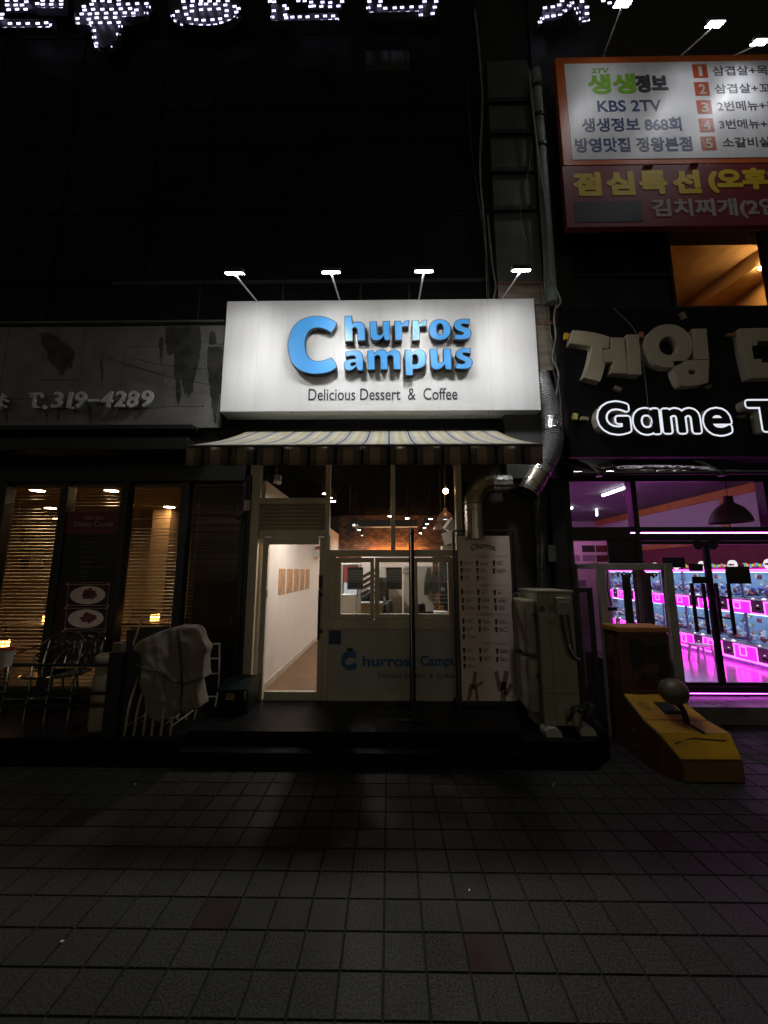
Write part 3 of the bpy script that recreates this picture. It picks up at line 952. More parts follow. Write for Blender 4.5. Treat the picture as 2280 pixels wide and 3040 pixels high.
# posts between the windows and the sill
WZ1, WZ0 = P(380, 1432, D).z, DK + .12
b = MB()
for (x0, x1, y) in [(-10, 30, 1440), (190, 212, 1440), (368, 389, 1440), (545, 567, 1440), (724, 738, 1440)]:
    b.box(P(x0, y, D).x, P(x1, y, D).x, D - .04, D + .1, DK, WZ1)
b.box(-8.5, P(738, 1500, D).x, D - .035, D + .09, DK, WZ0)
b.box(P(724, 1440, D).x, P(727, 1440, D).x + .1, D - .02, D + .1, DK, 3.1)
b.build("window_frame", m_black, rest, bev=.006)
wins = [(-178, -12), (30, 190), (212, 368), (389, 545), (567, 724)]
for (x0, x1) in wins:
    b = MB(); b.box(P(x0, 1440, D).x, P(x1, 1440, D).x, D + .02, D + .026, WZ0, WZ1); b.build("window_pane", m_rglass, rest)
# interior
m_rwall = M("warm_wall", (0.30, 0.20, 0.11), 0.8, var=0.2, scale=1.5)
m_rceil = M("warm_ceiling", (0.42, 0.32, 0.2), 0.8, var=0.1)
ZRC = 3.05
xrr = P(735, 1500, D).x - .06
b = MB(); b.box(-10.5, XL - .11, D + .12, 11, ZRC, ZRC + .1); b.build("interior_ceiling", m_rceil, rest)
b = MB(); b.box(-10.5, XL - .11, 10.9, 11, DK, ZRC); b.box(-10.5, -10.4, D + .12, 11, DK, ZRC); b.box(XL - .21, XL - .11, D + .12, 11, DK, ZRC)
b.box(P(452, 1550, 7.4).x, P(505, 1550, 7.4).x, 7.4, 7.7, DK, 3.02)
b.build("interior_wall", m_rwall, rest)
b = MB(); b.box(-10.5, XL - .11, D + .12, 11, DK - .1, DK + .004); b.build("interior_floor", M("dark_wood_floor", (0.06, 0.035, 0.02), .4), rest)
b = MB(); b.box(P(567, 1440, D).x - .03, P(567, 1440, D).x + .0, D + .3, 11, DK, ZRC); b.build("partition", m_blackmat, rest)
m_down = E("warm_downlight", (1.0, 0.64, 0.32), L_DOWN)
m_downring = M("downlight_ring", (.5, .42, .3), .4)
dl = None
dpos = [(112, 1456, "restaurant ceiling light in the left window, nearest the glass"), (150, 1508, "restaurant ceiling light in the left window, second from the glass"),
        (172, 1540, "restaurant ceiling light in the left window, third from the glass"), (331, 1456, "restaurant ceiling light above the dinner course poster"),
        (503, 1505, "restaurant ceiling light in the third window, nearer one"), (470, 1537, "restaurant ceiling light in the third window, farther one"), (-90, 1470, "restaurant ceiling light beyond the left edge")]
for px, py, lb in dpos:
    g = G(px, py, ZRC - .012)
    if dl is None:
        dl = thing("ceiling_light", lb, "ceiling light", g, "warm downlights in the restaurant")
        b = MB(); b.lathe(g, [(0, 0), (.09, 0), (.09, -.004), (0, -.004)]); b.build("lamp", m_down, dl)
        b = MB(); b.lathe(g, [(.091, .01), (.115, .01), (.115, -.006), (.091, -.006), (.091, .01)]); b.build("ring", m_downring, dl)
        g0 = g
    else:
        dup(dl, None, g - g0, lb)
# blinds
m_slat = M("blind_slat", (0.42, 0.31, 0.15), 0.45, var=0.2, scale=4)
m_slat_d = M("dark_blind_slat", (0.10, 0.065, 0.03), 0.5, var=0.2, scale=4)
bl = ["slatted blind half open in the leftmost full window", "slatted blind half open behind the dinner course poster", "slatted blind half open in the third window beside the covered chairs",
      "closed dark slatted blind in the window beside the dessert shop"]
for i, (x0, x1) in enumerate(wins[1:]):
    X0, X1 = P(x0, 1440, D).x + .01, P(x1, 1440, D).x - .01
    t = thing("window_blind", bl[i], "blind", ((X0 + X1) / 2, D + .09, WZ0), "slatted blinds in the restaurant windows")
    b = MB(); z = WZ0 + .02; rr = random.Random(i)
    while z < WZ1 - .05:
        b.obox(((X0 + X1) / 2, D + .10, z), (X1 - X0, .045, .0022), Matrix.Rotation(R((12 if i < 3 else -66) + rr.uniform(-8, 8) + 7 * noise.noise((z * 1.7, i * 3.1, 0))), 3, 'X') @ Matrix.Rotation(rr.uniform(-.0025, .0025), 3, 'Y'))
        z += .0455
    b.build("slats", m_slat if i < 3 else m_slat_d, t)
    b = MB()
    for u in (.12, .88):
        x = X0 + (X1 - X0) * u
        b.tube([(x, D + .075, WZ0), (x, D + .075, WZ1)], .0018, 5)
    b.build("cord", M("blind_cord", (.3, .22, .12), .7), t)
    b = MB(); b.box(X0, X1, D + .07, D + .125, WZ1 - .045, WZ1 - .005); b.build("head_rail", m_slat_d, t)
# table lanterns and tables inside
m_lant = E("lantern_glow", (1.0, 0.42, 0.08), 14)
lanterns = [(142, 1836, 5.75, "glowing amber lantern in the left window, beside the poster"), (460, 1833, 5.75, "glowing amber lantern in the third window, above the covered chairs"),
            (12, 1910, 5.45, "glowing amber lantern at the left edge, behind the metal chairs")]
for px, py, Y, lb in lanterns:
    c = P(px, py, Y)
    t = thing("table_lantern", lb, "lantern", (c.x, c.y, c.z - .05), "amber lanterns on the restaurant tables")
    b = MB(); b.box(c.x - .045, c.x + .045, Y - .04, Y + .04, c.z - .045, c.z + .045); b.build("glass_box", m_lant, t, bev=.006)
    b = MB()
    for dx in (-.047, 0, .047):
        b.box(c.x + dx - .003, c.x + dx + .003, Y - .044, Y - .041, c.z - .05, c.z + .05)
    b.box(c.x - .05, c.x + .05, Y - .045, Y + .045, c.z + .047, c.z + .055); b.box(c.x - .05, c.x + .05, Y - .045, Y + .045, c.z - .056, c.z - .047)
    b.build("lantern_frame", m_black, t)
    tb = thing("dining_table", "dark dining table under the lantern " + ["near the poster", "behind the covered chairs", "at the left edge"][lanterns.index((px, py, Y, lb))], "table", (c.x, Y + .1, DK), "dining tables behind the blinds")
    zt_ = c.z - .057
    b = MB(); b.box(c.x - .5, c.x + .3, Y - .22, Y + .5, zt_ - .03, zt_); b.build("tabletop", M("dark_table_wood", (.09, .05, .025), .35), tb, bev=.004)
    for (lx, ly) in ((-.45, -.17), (.25, -.17), (-.45, .45), (.25, .45)):
        b = MB(); b.box(c.x + lx - .02, c.x + lx + .02, Y + ly - .02, Y + ly + .02, DK + .004, zt_ - .031); b.build("leg", m_black, tb)
# pictures / bright patches on the interior wall
pf = thing("wall_picture", "pale framed print on the restaurant back wall seen through the left window", "picture", P(100, 1640, 10.88))
b = MB(); b.bpx(60, 1630, 132, 1690, 10.86, 10.89); b.build("frame", m_black, pf)
b = MB(); b.bpx(88, 1636, 128, 1684, 10.85, 10.859); b.build("print", M("pale_print", (.5, .4, .22), .7), pf)
b = MB(); b.bpx(64, 1636, 84, 1656, 10.85, 10.859); b.build("print", M("blue_grey_print", (.35, .38, .42), .7), pf)

# dinner poster on the second window
YP = D - .012
ps = thing("menu_poster", "dark red and black dinner course poster with three plate photographs", "poster", P(280, 1960, YP))
X0, X1 = P(211, 1440, D).x, P(367, 1440, D).x
m_mar = M("maroon_vinyl", (0.15, 0.014, 0.026), 0.4, var=.08)
b = MB(); b.box(X0, X1, YP, D + .018, P(280, 1586, YP).z, P(280, 1519, YP).z); b.build("header_panel", m_mar, ps)
b = MB(); b.box(X0, X1, YP, D + .018, P(280, 1729, YP).z, P(280, 1587, YP).z); b.build("course_panel", M("black_vinyl", (.008, .008, .012), .35), ps)
b = MB(); b.box(X0, X1, YP, D + .018, P(280, 1975, YP).z, P(280, 1730, YP).z); b.build("photo_panel", M("dark_red_vinyl", (.04, .006, .009), .4), ps)
m_pt = M("dim_grey_print", (.40, .30, .29), .6)
b = MB(); b.tpx("디너 코스", 251, 1531, 310, 1544, YP - .0005, .002, off=.02); b.tpx("Dinner Course", 221, 1548, 336, 1563, YP - .0005, .002, off=.012)
b.build("lettering", m_pt, ps)
b = MB()
for k, w_ in enumerate([44, 20, 38, 50, 36, 72, 18, 16]):
    b.bpx(240, 1608 + k * 14.5, 240 + w_, 1612 + k * 14.5, YP - .0012, YP - .0002)
b.build("print_lines", M("dim_print", (.10, .10, .11), .7), ps)
m_plate = M("photo_plate", (.82, .66, .56), .6, var=.1); m_food = M("photo_food", (.16, .04, .035), .6, var=.8, scale=30); m_white_l = M("photo_border", (.55, .45, .38), .6)
m_pbg = M("photo_ground", (.03, .016, .014), .6)
for i, (x0, y0, x1, y1) in enumerate([(200, 1735, 322, 1798), (194, 1805, 316, 1868), (187, 1875, 310, 1938)]):
    b = MB(); b.bpx(x0, y0, x1, y1, YP - .002, YP - .0002); ph_ = b.build("photo", m_pbg, ps)
    b = MB()
    for (a0, c0, a1, c1) in [(x0, y0, x1, y0 + 1.4), (x0, y1 - 1.4, x1, y1), (x0, y0 + 1.5, x0 + 1.4, y1 - 1.5), (x1 - 1.4, y0 + 1.5, x1, y1 - 1.5)]:
        b.bpx(a0, c0, a1, c1, YP - .0035, YP - .0022)
    for (cx_, cy_) in ((x0, y0), (x1, y0), (x0, y1), (x1, y1)):
        b.bpx(cx_ - 3, cy_ - 3, cx_ + 3, cy_ + 3, YP - .0042, YP - .0036)
    b.build("border", m_white_l, ph_)
    c = P((x0 + x1) / 2, (y0 + y1) / 2 + (14 if i == 2 else 0), YP)
    ry = .115 if i < 2 else .09
    b = MB(); b.prism([[(c.x + .23 * math.cos(a * .2094), c.z + ry * math.sin(a * .2094)) for a in range(30)]], YP - .0034, YP - .0022); b.build("plate", m_plate, ph_)
    rr = random.Random(i + 4)
    b = MB(); b.prism([[(c.x + .03 + (.09 + rr.uniform(-.025, .035)) * math.cos(a * .2094), c.z + .01 + (.06 + rr.uniform(-.015, .03)) * math.sin(a * .2094)) for a in range(30)]], YP - .0046, YP - .0035)
    b.build("food", m_food, ph_)

# terrace railing
YF = 3.98
rl = thing("railing", "black horizontal bar railing with square post round the restaurant terrace", "railing", (-3.2, YF, DK))
xp1, xp0 = P(357, 2080, YF).x, P(318, 2080, YF).x
for y in (1974, 2058, 2095):
    z = P(180, y, YF).z
    b = MB(); b.tube([(-7, YF, z), (xp0, YF, z)], .016, 8); b.build("rail", m_black, rl)
b = MB(); b.box(xp0, xp1, YF - .04, YF + .06, DK, P(340, 1935, YF).z); b.build("post", m_black, rl, bev=.004)
b = MB(); b.box(xp0 + .01, xp1 - .03, YF - .02, YF + .04, P(340, 1935, YF).z, P(340, 1908, YF).z); b.build("post_cap", M("old_cap", (.16, .14, .1), .6), rl)
for x in (-6.4, -5.2, -4.05):
    b = MB(); b.box(x - .015, x + .015, YF + .017, YF + .047, DK, P(180, 1974, YF).z); b.build("post", m_black, rl)

# aluminium bistro chairs behind the railing
def bistro(cx, cy, label):
    t = thing("bistro_chair", label, "chair", (cx, cy, DK), "aluminium bistro chairs on the terrace")
    r = .0115
    z0 = DK
    for s in (-1, 1):
        b = MB(); b.tube(catmull([(cx + s * .24, cy - .22, z0), (cx + s * .235, cy - .2, z0 + .4), (cx + s * .25, cy - .17, z0 + .62), (cx + s * .255, cy - .05, z0 + .68), (cx + s * .24, cy + .15, z0 + .7)], 5), r, 8); b.build("leg", m_chrome, t)
        b = MB(); b.tube(catmull([(cx + s * .22, cy + .27, z0), (cx + s * .21, cy + .2, z0 + .42), (cx + s * .2, cy + .25, z0 + .75)], 5), r, 8); b.build("leg", m_chrome, t)
    b = MB(); b.tube(catmull([(cx - .24, cy + .15, z0 + .7), (cx - .2, cy + .25, z0 + .78), (cx, cy + .28, z0 + .85), (cx + .2, cy + .25, z0 + .78), (cx + .24, cy + .15, z0 + .7)], 8), r, 8); b.build("back_frame", m_chrome, t)
    b = MB()
    for k in range(5):
        x = cx - .13 + k * .065
        b.box(x - .022, x + .022, cy + .255, cy + .262, z0 + .48, z0 + .80)
    b.build("backrest", m_chrome, t)
    b = MB(); b.lathe((cx, cy, z0 + .43), [(0, .012), (.2, .012), (.225, 0), (.2, -.012), (0, -.012)], 28); b.build("seat", m_chrome, t)
    b = MB(); b.tube([(cx - .235, cy - .2, z0 + .22), (cx + .235, cy - .2, z0 + .22)], .008, 6); b.build("stretcher", m_chrome, t)
    return t
c1 = G(72, 2140, DK); c2 = G(165, 2128, DK)
bistro(c1.x, 4.55, "shiny aluminium bistro chair behind the railing, the one nearer the left edge")
bistro(c2.x - .02, 4.6, "shiny aluminium bistro chair behind the railing, the one beside the beige bin")
# small white pot at the railing
c = P(20, 1950, 3.9)
t = thing("bucket", "small white pot with red rim hanging on the terrace railing", "bucket", (c.x, 3.9, c.z - .1))
b = MB(); b.lathe((c.x, 3.9, c.z - .09), [(0, 0), (.045, 0), (.058, .16), (.05, .16), (.04, .01), (0, .01)], 20); b.build("pot", m_offwhite, t, smooth=True)
b = MB(); b.lathe((c.x, 3.9, c.z + .07), [(.058, 0), (.066, .004), (.066, .018), (.055, .018), (.058, 0)], 20); b.build("rim", M("red_plastic", (.4, .03, .02), .4), t)
b = MB(); b.box(c.x - .004, c.x + .004, 3.955, 3.97, c.z, c.z + .085); b.build("hook", m_black, t)
# standing ash bin
c = G(278, 2172, DK)
t = thing("ash_bin", "beige speckled cylindrical ash bin with dark opening behind the railing", "bin", (c.x, 4.2, DK))
m_bin = M("speckled_concrete", (.33, .27, .18), .8, var=.35, scale=120)
b = MB(); b.lathe((c.x, 4.2, DK), [(0, 0), (.112, 0), (.118, .02), (.118, .50), (.112, .52), (.105, .52), (.105, .62), (.112, .62), (.118, .64), (.116, .70), (.10, .72), (.09, .66), (0, .65)], 30); b.build("bin_body", m_bin, t, smooth=True)
b = MB(); b.lathe((c.x, 4.2, DK + .655), [(0, 0), (.092, 0), (.092, .012), (0, .012)], 24); b.build("ash_tray", m_black, t)

# folded chairs under a beige cover
m_leg = M("cream_tube", (.42, .36, .24), .45, var=.2)
m_seat = M("dark_chair_seat", (.03, .024, .02), .6)
fc = None
for k in range(6):
    x = P(372, 2190, 4.0).x + k * .088
    lb = ["outermost folded chair on the left of the covered stack", "second folded chair from the left in the covered stack", "third folded chair from the left in the covered stack",
          "fourth folded chair from the left in the covered stack", "fifth folded chair from the left in the covered stack", "folded chair on the right of the covered stack"][k]
    if fc is None:
        fc = thing("folding_chair", lb, "folding chair", (x, 4.1, DK), "folded chairs under the beige cover")
        for ya, yb_, s in ((4.0, 4.22, -1), (4.42, 4.1, 1)):
            b = MB(); b.tube(catmull([(x + .012 * s, ya, DK), (x + .02 * s + .02, ya + .02, DK + .28), (x + .035, (ya + yb_) / 2, DK + .6), (x + .075, yb_, DK + .86)], 6), .0125, 8); b.build("leg", m_leg, fc)
        b = MB(); b.tube([(x + .0, 4.0, DK + .09), (x + .0, 4.41, DK + .09)], .008, 6); b.build("stretcher", m_leg, fc)
        b = MB(); b.obox((x + .045, 4.22, DK + .5), (.018, .36, .3), Matrix.Rotation(R(6), 3, 'Y')); b.build("seat", m_seat, fc, bev=.006)
        x0_ = x
    else:
        dup(fc, None, (x - x0_, 0.006 * (k % 3), 0), lb)
m_cover = M("beige_canvas_cover", (.23, .19, .14), .85, var=.1, scale=3, dirt=(.12, .10, .07), dirt_amt=.6, dirt_scale=3, bump=1.0, bscale=11)
ZC = lambda x, y: (340 + x * .25316, 1820 + y * .25316)
YCv = 3.97
front = "M120 475 L135 415 Q220 340 300 310 Q420 250 520 215 Q640 170 780 165 Q860 165 910 190 Q950 240 985 340 Q1040 400 1055 440 Q1010 480 1010 560 Q1015 640 1020 720 L1045 770 L935 790 Q940 900 975 1010 L1000 1115 L800 1185 L590 1245 L585 1280 Q450 1310 335 1255 Q300 1000 240 600 L240 520 L215 475 Z"
lp = [P(*ZC(*p), YCv) for p in flat_path(front, 5)]
b = MB(); b.prism([[(q.x, q.z) for q in lp]], YCv + .01, YCv + .23)
me = bpy.data.meshes.new("cover_src"); me.from_pydata(b.v, [], b.f); bm = bmesh.new(); bm.from_mesh(me)
bmesh.ops.recalc_face_normals(bm, faces=bm.faces); bm.to_mesh(me); bm.free()
ob = bpy.data.objects.new("cover_src", me); COL.objects.link(ob)
r_ = ob.modifiers.new("r", 'REMESH'); r_.mode = 'VOXEL'; r_.voxel_size = .016
s_ = ob.modifiers.new("s", 'SMOOTH'); s_.iterations = 16; s_.factor = .6
me2 = bpy.data.meshes.new_from_object(ob.evaluated_get(bpy.context.evaluated_depsgraph_get()))
bpy.data.objects.remove(ob)
cx0 = sum(v.co.x for v in me2.vertices) / len(me2.vertices)
zmax = max(v.co.z for v in me2.vertices); zmin = min(v.co.z for v in me2.vertices)
for v in me2.vertices:
    x, y, z = v.co
    h = (z - zmin) / (zmax - zmin)
    fold = math.sin(x * 42 + 2 * noise.noise((x * 3, y * 3, z * 2))) * .018 * (1 - h) + noise.noise((x * 5, y * 5, z * 3.4)) * .05 + (abs(noise.noise((x * 9 + z * 3, y * 9, z * 4))) ** .6) * .035 + noise.noise((x * 17, y * 17, z * 11)) * .010
    if y < YCv + .14:
        v.co.y += fold - .02 * math.sin(h * 3) + .07 * h
    else:
        v.co.y += fold * .5
    v.co.z += noise.noise((x * 6, 3.3, z * 2)) * .012
me2.polygons.foreach_set('use_smooth', [True] * len(me2.polygons))
me2.materials.clear(); me2.materials.append(m_cover)
me2.name = "chair_cover"
cv = bpy.data.objects.new("chair_cover", me2); COL.objects.link(cv)
tag(cv, "sagging beige canvas cover tied over a stack of folded chairs", "cover")
bv = BVHTree.FromPolygons([v.co for v in me2.vertices], [p.vertices for p in me2.polygons])
def hug(pts, lift=.006):
    out = []
    for (px, py) in pts:
        d = ray(*ZC(px, py)).normalized()
        h = bv.ray_cast(Vector((0, 0, CAM_H)), d)
        q = h[0] if h[0] is not None else P(*ZC(px, py), YCv + .03)
        out.append(q - d * lift)
    return out
def dense(pts, n=6):
    return [(p.x, p.y) for p in catmull([(a, c_, 0) for a, c_ in pts], n)]
m_strap = M("dark_strap", (.06, .045, .03), .8)
b = MB(); b.tube(hug(dense([(240, 600), (380, 665), (520, 690), (620, 765), (740, 820), (860, 822), (935, 795)])), .008, 6); b.build("rope", m_strap, cv)
b = MB(); b.tube(hug(dense([(745, 190), (765, 420), (785, 700), (785, 950), (785, 1180)])), .013, 6); b.build("strap", m_strap, cv)
# dark boards leaning behind the covered chairs
t = thing("sandwich_board", "black folded sign board leaning behind the covered chairs", "sign board", (P(440, 1900, 4.62).x, 4.62, DK))
b = MB(); x0, x1 = P(374, 1880, 4.62).x, P(500, 1880, 4.62).x; zz = P(440, 1866, 4.62).z
b.obox(((x0 + x1) / 2, 4.68, (zz + DK) / 2), (x1 - x0, .03, zz - DK), Matrix.Rotation(R(-4), 3, 'X') @ Matrix.Rotation(R(-6), 3, 'Y')); b.build("board", m_black, t, bev=.004)
b = MB(); b.tube([P(395, 1915, 4.58), P(424, 1828, 4.6)], .012, 8); b.build("leg", m_leg, t)

# folded step ladder by the last window
YLd = 4.85
t = thing("step_ladder", "folded step ladder with white side rail and dark treads beside the covered chairs", "ladder", (P(625, 2070, YLd).x, YLd, DK))
m_lad = M("ladder_white", (.6, .58, .54), .35, var=.08)
for px in (596, 651):
    b = MB(); b.tube(catmull([P(px, 1908, YLd), P(px, 1960, YLd), P(px - 2, 2030, YLd), P(px - 4 if px > 620 else px, 2055, YLd), (P(px - 8 if px > 620 else px, 2075, YLd).x, YLd - .02, DK)], 6), .0125, 8); b.build("side_rail", m_lad, t)
for y in (1912, 1955, 2000, 2068):
    b = MB(); b.tube([P(597, y, YLd), P(650, y, YLd)], .008, 8); b.build("rung", m_lad, t)
b = MB()
for y0, y1 in ((1917, 1950), (1960, 1996), (2005, 2062)):
    b.bpx(601, y0, 646, y1, YLd + .005, YLd + .03)
b.build("tread", m_blackmat, t)
# dark green box
t = thing("storage_box", "low dark green storage box with yellow label beside the shop door post", "box", (P(690, 2105, 4.7).x, 4.7, DK))
m_green = M("dark_green_plastic", (.0015, .007, .005), .5, var=.15, spec=.2)
x0, x1 = P(645, 2080, 4.62).x, P(738, 2080, 4.62).x
zt_ = P(690, 2033, 4.62).z
b = MB(); b.extr([(4.62, DK), (4.60, zt_ - .07), (5.0, zt_ - .05), (5.0, DK)], 'x', x0 + .01, x1 - .01); b.build("box_body", m_green, t, bev=.01)
b = MB(); b.extr([(4.585, zt_ - .07), (4.59, zt_ - .045), (4.78, zt_ + .01), (5.0, zt_ + .015), (5.0, zt_ - .048)], 'x', x0, x1); b.build("lid", m_green, t, bev=.008)
b = MB(); b.bpx(671, 2058, 695, 2078, 4.598, 4.604); b.build("label", M("yellow_label", (.42, .30, .01), .5, var=.2, scale=40), t)
b = MB(); b.bpx(675, 2063, 690, 2066, 4.5965, 4.5975); b.bpx(675, 2069, 687, 2072, 4.5965, 4.5975); b.build("print_lines", m_ink, t)
b = MB(); b.tube(catmull([P(729, 2052, 4.58), P(727, 2062, 4.57), P(729, 2076, 4.58)], 5), .008, 6); b.build("handle", m_offwhite, t)
# little white box on the door post
c = P(733, 1500, D - .03)
t = thing("junction_box", "small white box mounted on the shop's left door post", "junction box", c)
b = MB(); b.bpx(724, 1485, 741, 1516, D - .06, D - .001); b.build("cover", m_offwhite, t, bev=.004)
t = thing("security_camera", "small dark camera below the white box on the door post", "camera", P(712, 1535, 4.98))
b = MB(); b.tube([P(733, 1530, D - .01), P(722, 1530, 5.0)], .008, 6); b.build("bracket", m_cablew, t)
b = MB(); b.tube([P(718, 1522, 5.0), P(706, 1540, 4.9)], .022, 10); b.build("camera_body", m_cable, t)

# dining chairs inside the restaurant
m_dch = M("dark_dining_chair", (.05, .03, .018), .5)
dch = None
for cx_, cy_, lb in [(-4.15, 6.5, "dark dining chair inside, seen low through the left window"), (-2.75, 6.6, "dark dining chair inside, seen low through the third window"), (-3.4, 7.4, "dark dining chair inside, farther back behind the poster")]:
    if dch is None:
        dch = thing("dining_chair", lb, "chair", (cx_, cy_, DK), "dining chairs behind the blinds"); c0_ = (cx_, cy_)
        b = MB(); b.box(cx_ - .2, cx_ + .2, cy_ - .2, cy_ + .2, DK + .44, DK + .48); b.build("seat", m_dch, dch)
        b = MB(); b.box(cx_ - .2, cx_ + .2, cy_ + .17, cy_ + .2, DK + .6, DK + .95); b.build("backrest", m_dch, dch)
        for sx in (-1, 1):
            b = MB(); b.box(cx_ + sx * .18 - .015, cx_ + sx * .18 + .015, cy_ + .17, cy_ + .2, DK + .004, DK + .6); b.build("leg", m_dch, dch)
            b = MB(); b.box(cx_ + sx * .18 - .015, cx_ + sx * .18 + .015, cy_ - .2, cy_ - .17, DK + .004, DK + .44); b.build("leg", m_dch, dch)
    else:
        dup(dch, None, (cx_ - c0_[0], cy_ - c0_[1], 0), lb)
# ------------------------------------------------------------------ inside the dessert shop
m_spot = E("spot_lamp_face", (1.0, 0.95, 0.89), L_SPOT)
m_spotb = M("spot_can_black", (.02, .02, .02), .5)
ZS = 2.95
spots = [(966, 1466, "hung near the left mullion, nearest the glass"), (978, 1478, "second from the glass by the left mullion"), (989, 1489, "third from the glass by the left mullion"),
         (1054, 1557, "lit over the left part of the brick wall, upper one"), (1066, 1574, "lit over the left part of the brick wall, middle one"), (1075, 1590, "lit over the left part of the brick wall, lowest one"),
         (1158, 1533, "half hidden by the mullion between the two big panes"), (1209, 1539, "alone near the middle of the right big pane"), (1278, 1541, "first of the slanting row of four beside the pendants"),
         (1268, 1556, "second of the slanting row of four beside the pendants"), (1260, 1567, "third of the slanting row of four beside the pendants"), (1248, 1583, "lowest of the slanting row of four beside the pendants")]
s0 = None
for px, py, lb in spots:
    g = G(px, py, ZS)
    lb = "lit ceiling spotlight " + lb
    if s0 is None:
        s0 = thing("spotlight", lb, "spotlight", g, "ceiling spotlights inside the dessert shop"); g0 = g
        b = MB(); b.lathe(g, [(.045, -.002), (.055, .0), (.055, .14), (.03, .16), (0, .16)], 18); b.build("lamp_can", m_spotb, s0)
        b = MB(); b.lathe(g, [(0, .004), (.046, .004)], 18); b.build("lamp_face", m_spot, s0)
        b = MB(); b.tube([g + Vector((0, 0, .15)), g + Vector((0, .03, .75))], .008, 6); b.build("arm", m_spotb, s0)
    else:
        dup(s0, None, g - g0, lb)
# pendant lamps near the glass
m_bronze = M("bronze_shade", (.22, .13, .10), .35, metal=.3)
m_wbulb = E("warm_bulb", (1.0, .62, .28), 55)
def pendant(px, py, Y, rad, lb, bulb, ztop, mshade, name="pendant_lamp", grp="bronze dome pendants in the shop"):
    c = P(px, py, Y)
    t = thing(name, lb, "pendant lamp", c, grp)
    k = rad / .14
    b = MB(); b.lathe(c, [(.14 * k, 0), (.137 * k, .02 * k), (.12 * k, .07 * k), (.085 * k, .12 * k), (.05 * k, .145 * k), (.035 * k, .16 * k), (.032 * k, .21 * k), (.0, .215 * k)], 28)
    b.lathe(c, [(.139 * k, .001), (.132 * k, .02 * k), (.115 * k, .066 * k), (.08 * k, .114 * k), (0, .14 * k)], 28)
    b.build("lamp_shade", mshade, t, smooth=True)
    if bulb:
        b = MB(); b.lathe(c, [(0, .02), (.05 * k, .02)], 20); b.build("lamp_face", bulb, t)
    b = MB(); b.tube([c + Vector((0, 0, .21 * k)), Vector((c.x, c.y, ztop))], .005, 6); b.build("cord", m_cable, t)
    return t
m_pface = E("pendant_inner_glow", (.9, .95, 1.0), 6)
pendant(1322, 1545, 5.9, .128, "bronze dome pendant lamp, the upper and nearer of two in the right big pane", m_pface, 3.5, m_bronze)
pendant(1309, 1573, 6.3, .125, "bronze dome pendant lamp, the lower and farther of two in the right big pane", m_pface, 3.5, m_bronze)
c = P(1323, 1458, 5.7)
t = thing("bare_bulb", "glowing warm bare bulb hanging above the bronze pendants", "bulb", c)
b = MB(); b.ball(c, .04, 14); b.build("bulb", m_wbulb, t, smooth=True)
b = MB(); b.lathe(c + Vector((0, 0, .036)), [(.018, 0), (.02, .05), (0, .055)], 12); b.tube([c + Vector((0, 0, .08)), Vector((c.x, c.y, 3.6))], .004, 6); b.build("socket", m_cable, t)
# white wall shelf with folded paper lamp
c = P(1335, 1585, 5.8)
t = thing("paper_lantern", "white folded paper lantern shapes by the right edge of the big pane", "lantern", c)
b = MB()
for (ox, oz, rz, ry, s) in ((.03, .12, 25, 35, .17), (-.02, -.06, -20, -15, .16), (.08, .0, 40, 60, .14)):
    b.obox(c + Vector((ox, oz * .2, oz)), (s, s * .5, s * 1.1), Matrix.Rotation(R(ry), 3, 'Y') @ Matrix.Rotation(R(rz), 3, 'Z'))
b.box(c.x - .12, c.x + .14, c.y - .05, c.y + .15, c.z - .23, c.z - .18)
b.build("folded_paper", m_white, t)
b = MB(); b.box(c.x + .12, 2.15, c.y + .0, c.y + .08, c.z - .225, c.z - .19); b.build("wall_arm", m_white, t)
# wall fan hanging at the left
c = P(1038, 1570, 8.2)
t = thing("wall_fan", "round dark fan hanging from the ceiling by the white wall", "fan", c)
b = MB(); b.lathe(c, [(.16, -.04), (.18, 0), (.16, .04), (.145, 0), (.16, -.04)], 30, (0.3, 1, 0)); b.build("guard_ring", m_cable, t)
b = MB(); b.lathe(c, [(0, -.03), (.05, -.03), (.05, .06), (0, .06)], 16, (.3, 1, 0))
for k in range(4):
    b.obox(c + Matrix.Rotation(R(90 * k + 20), 3, 'Y') @ Vector((.09, 0, 0)), (.11, .006, .07), Matrix.Rotation(R(90 * k + 20), 3, 'Y') @ Matrix.Rotation(R(18), 3, 'X'))
b.build("blade", m_blackmat, t)
b = MB(); b.tube([c + Vector((0, .05, .1)), Vector((c.x, c.y + .05, 3.7))], .012, 6); b.build("bracket", m_cable, t)
# white emergency light high on the left
c = P(820, 1427, 5.55)
t = thing("emergency_light", "white twin head emergency light hanging in the small pane above the louvre", "light fitting", c)
b = MB(); b.box(c.x - .07, c.x + .07, c.y - .04, c.y + .04, c.z - .0, c.z + .08); b.build("housing", m_white, t, bev=.012)
for s in (-1, 1):
    b = MB(); b.lathe(c + Vector((s * .045, -.03, -.02)), [(0, -.03), (.045, -.03), (.04, .03), (0, .04)], 16, (s * .3, -.5, -.8)); b.build("lamp_head", m_white, t)
b = MB(); b.tube([c + Vector((0, 0, .07)), Vector((c.x, c.y, 3.7))], .008, 6); b.build("bracket", m_cablew, t)
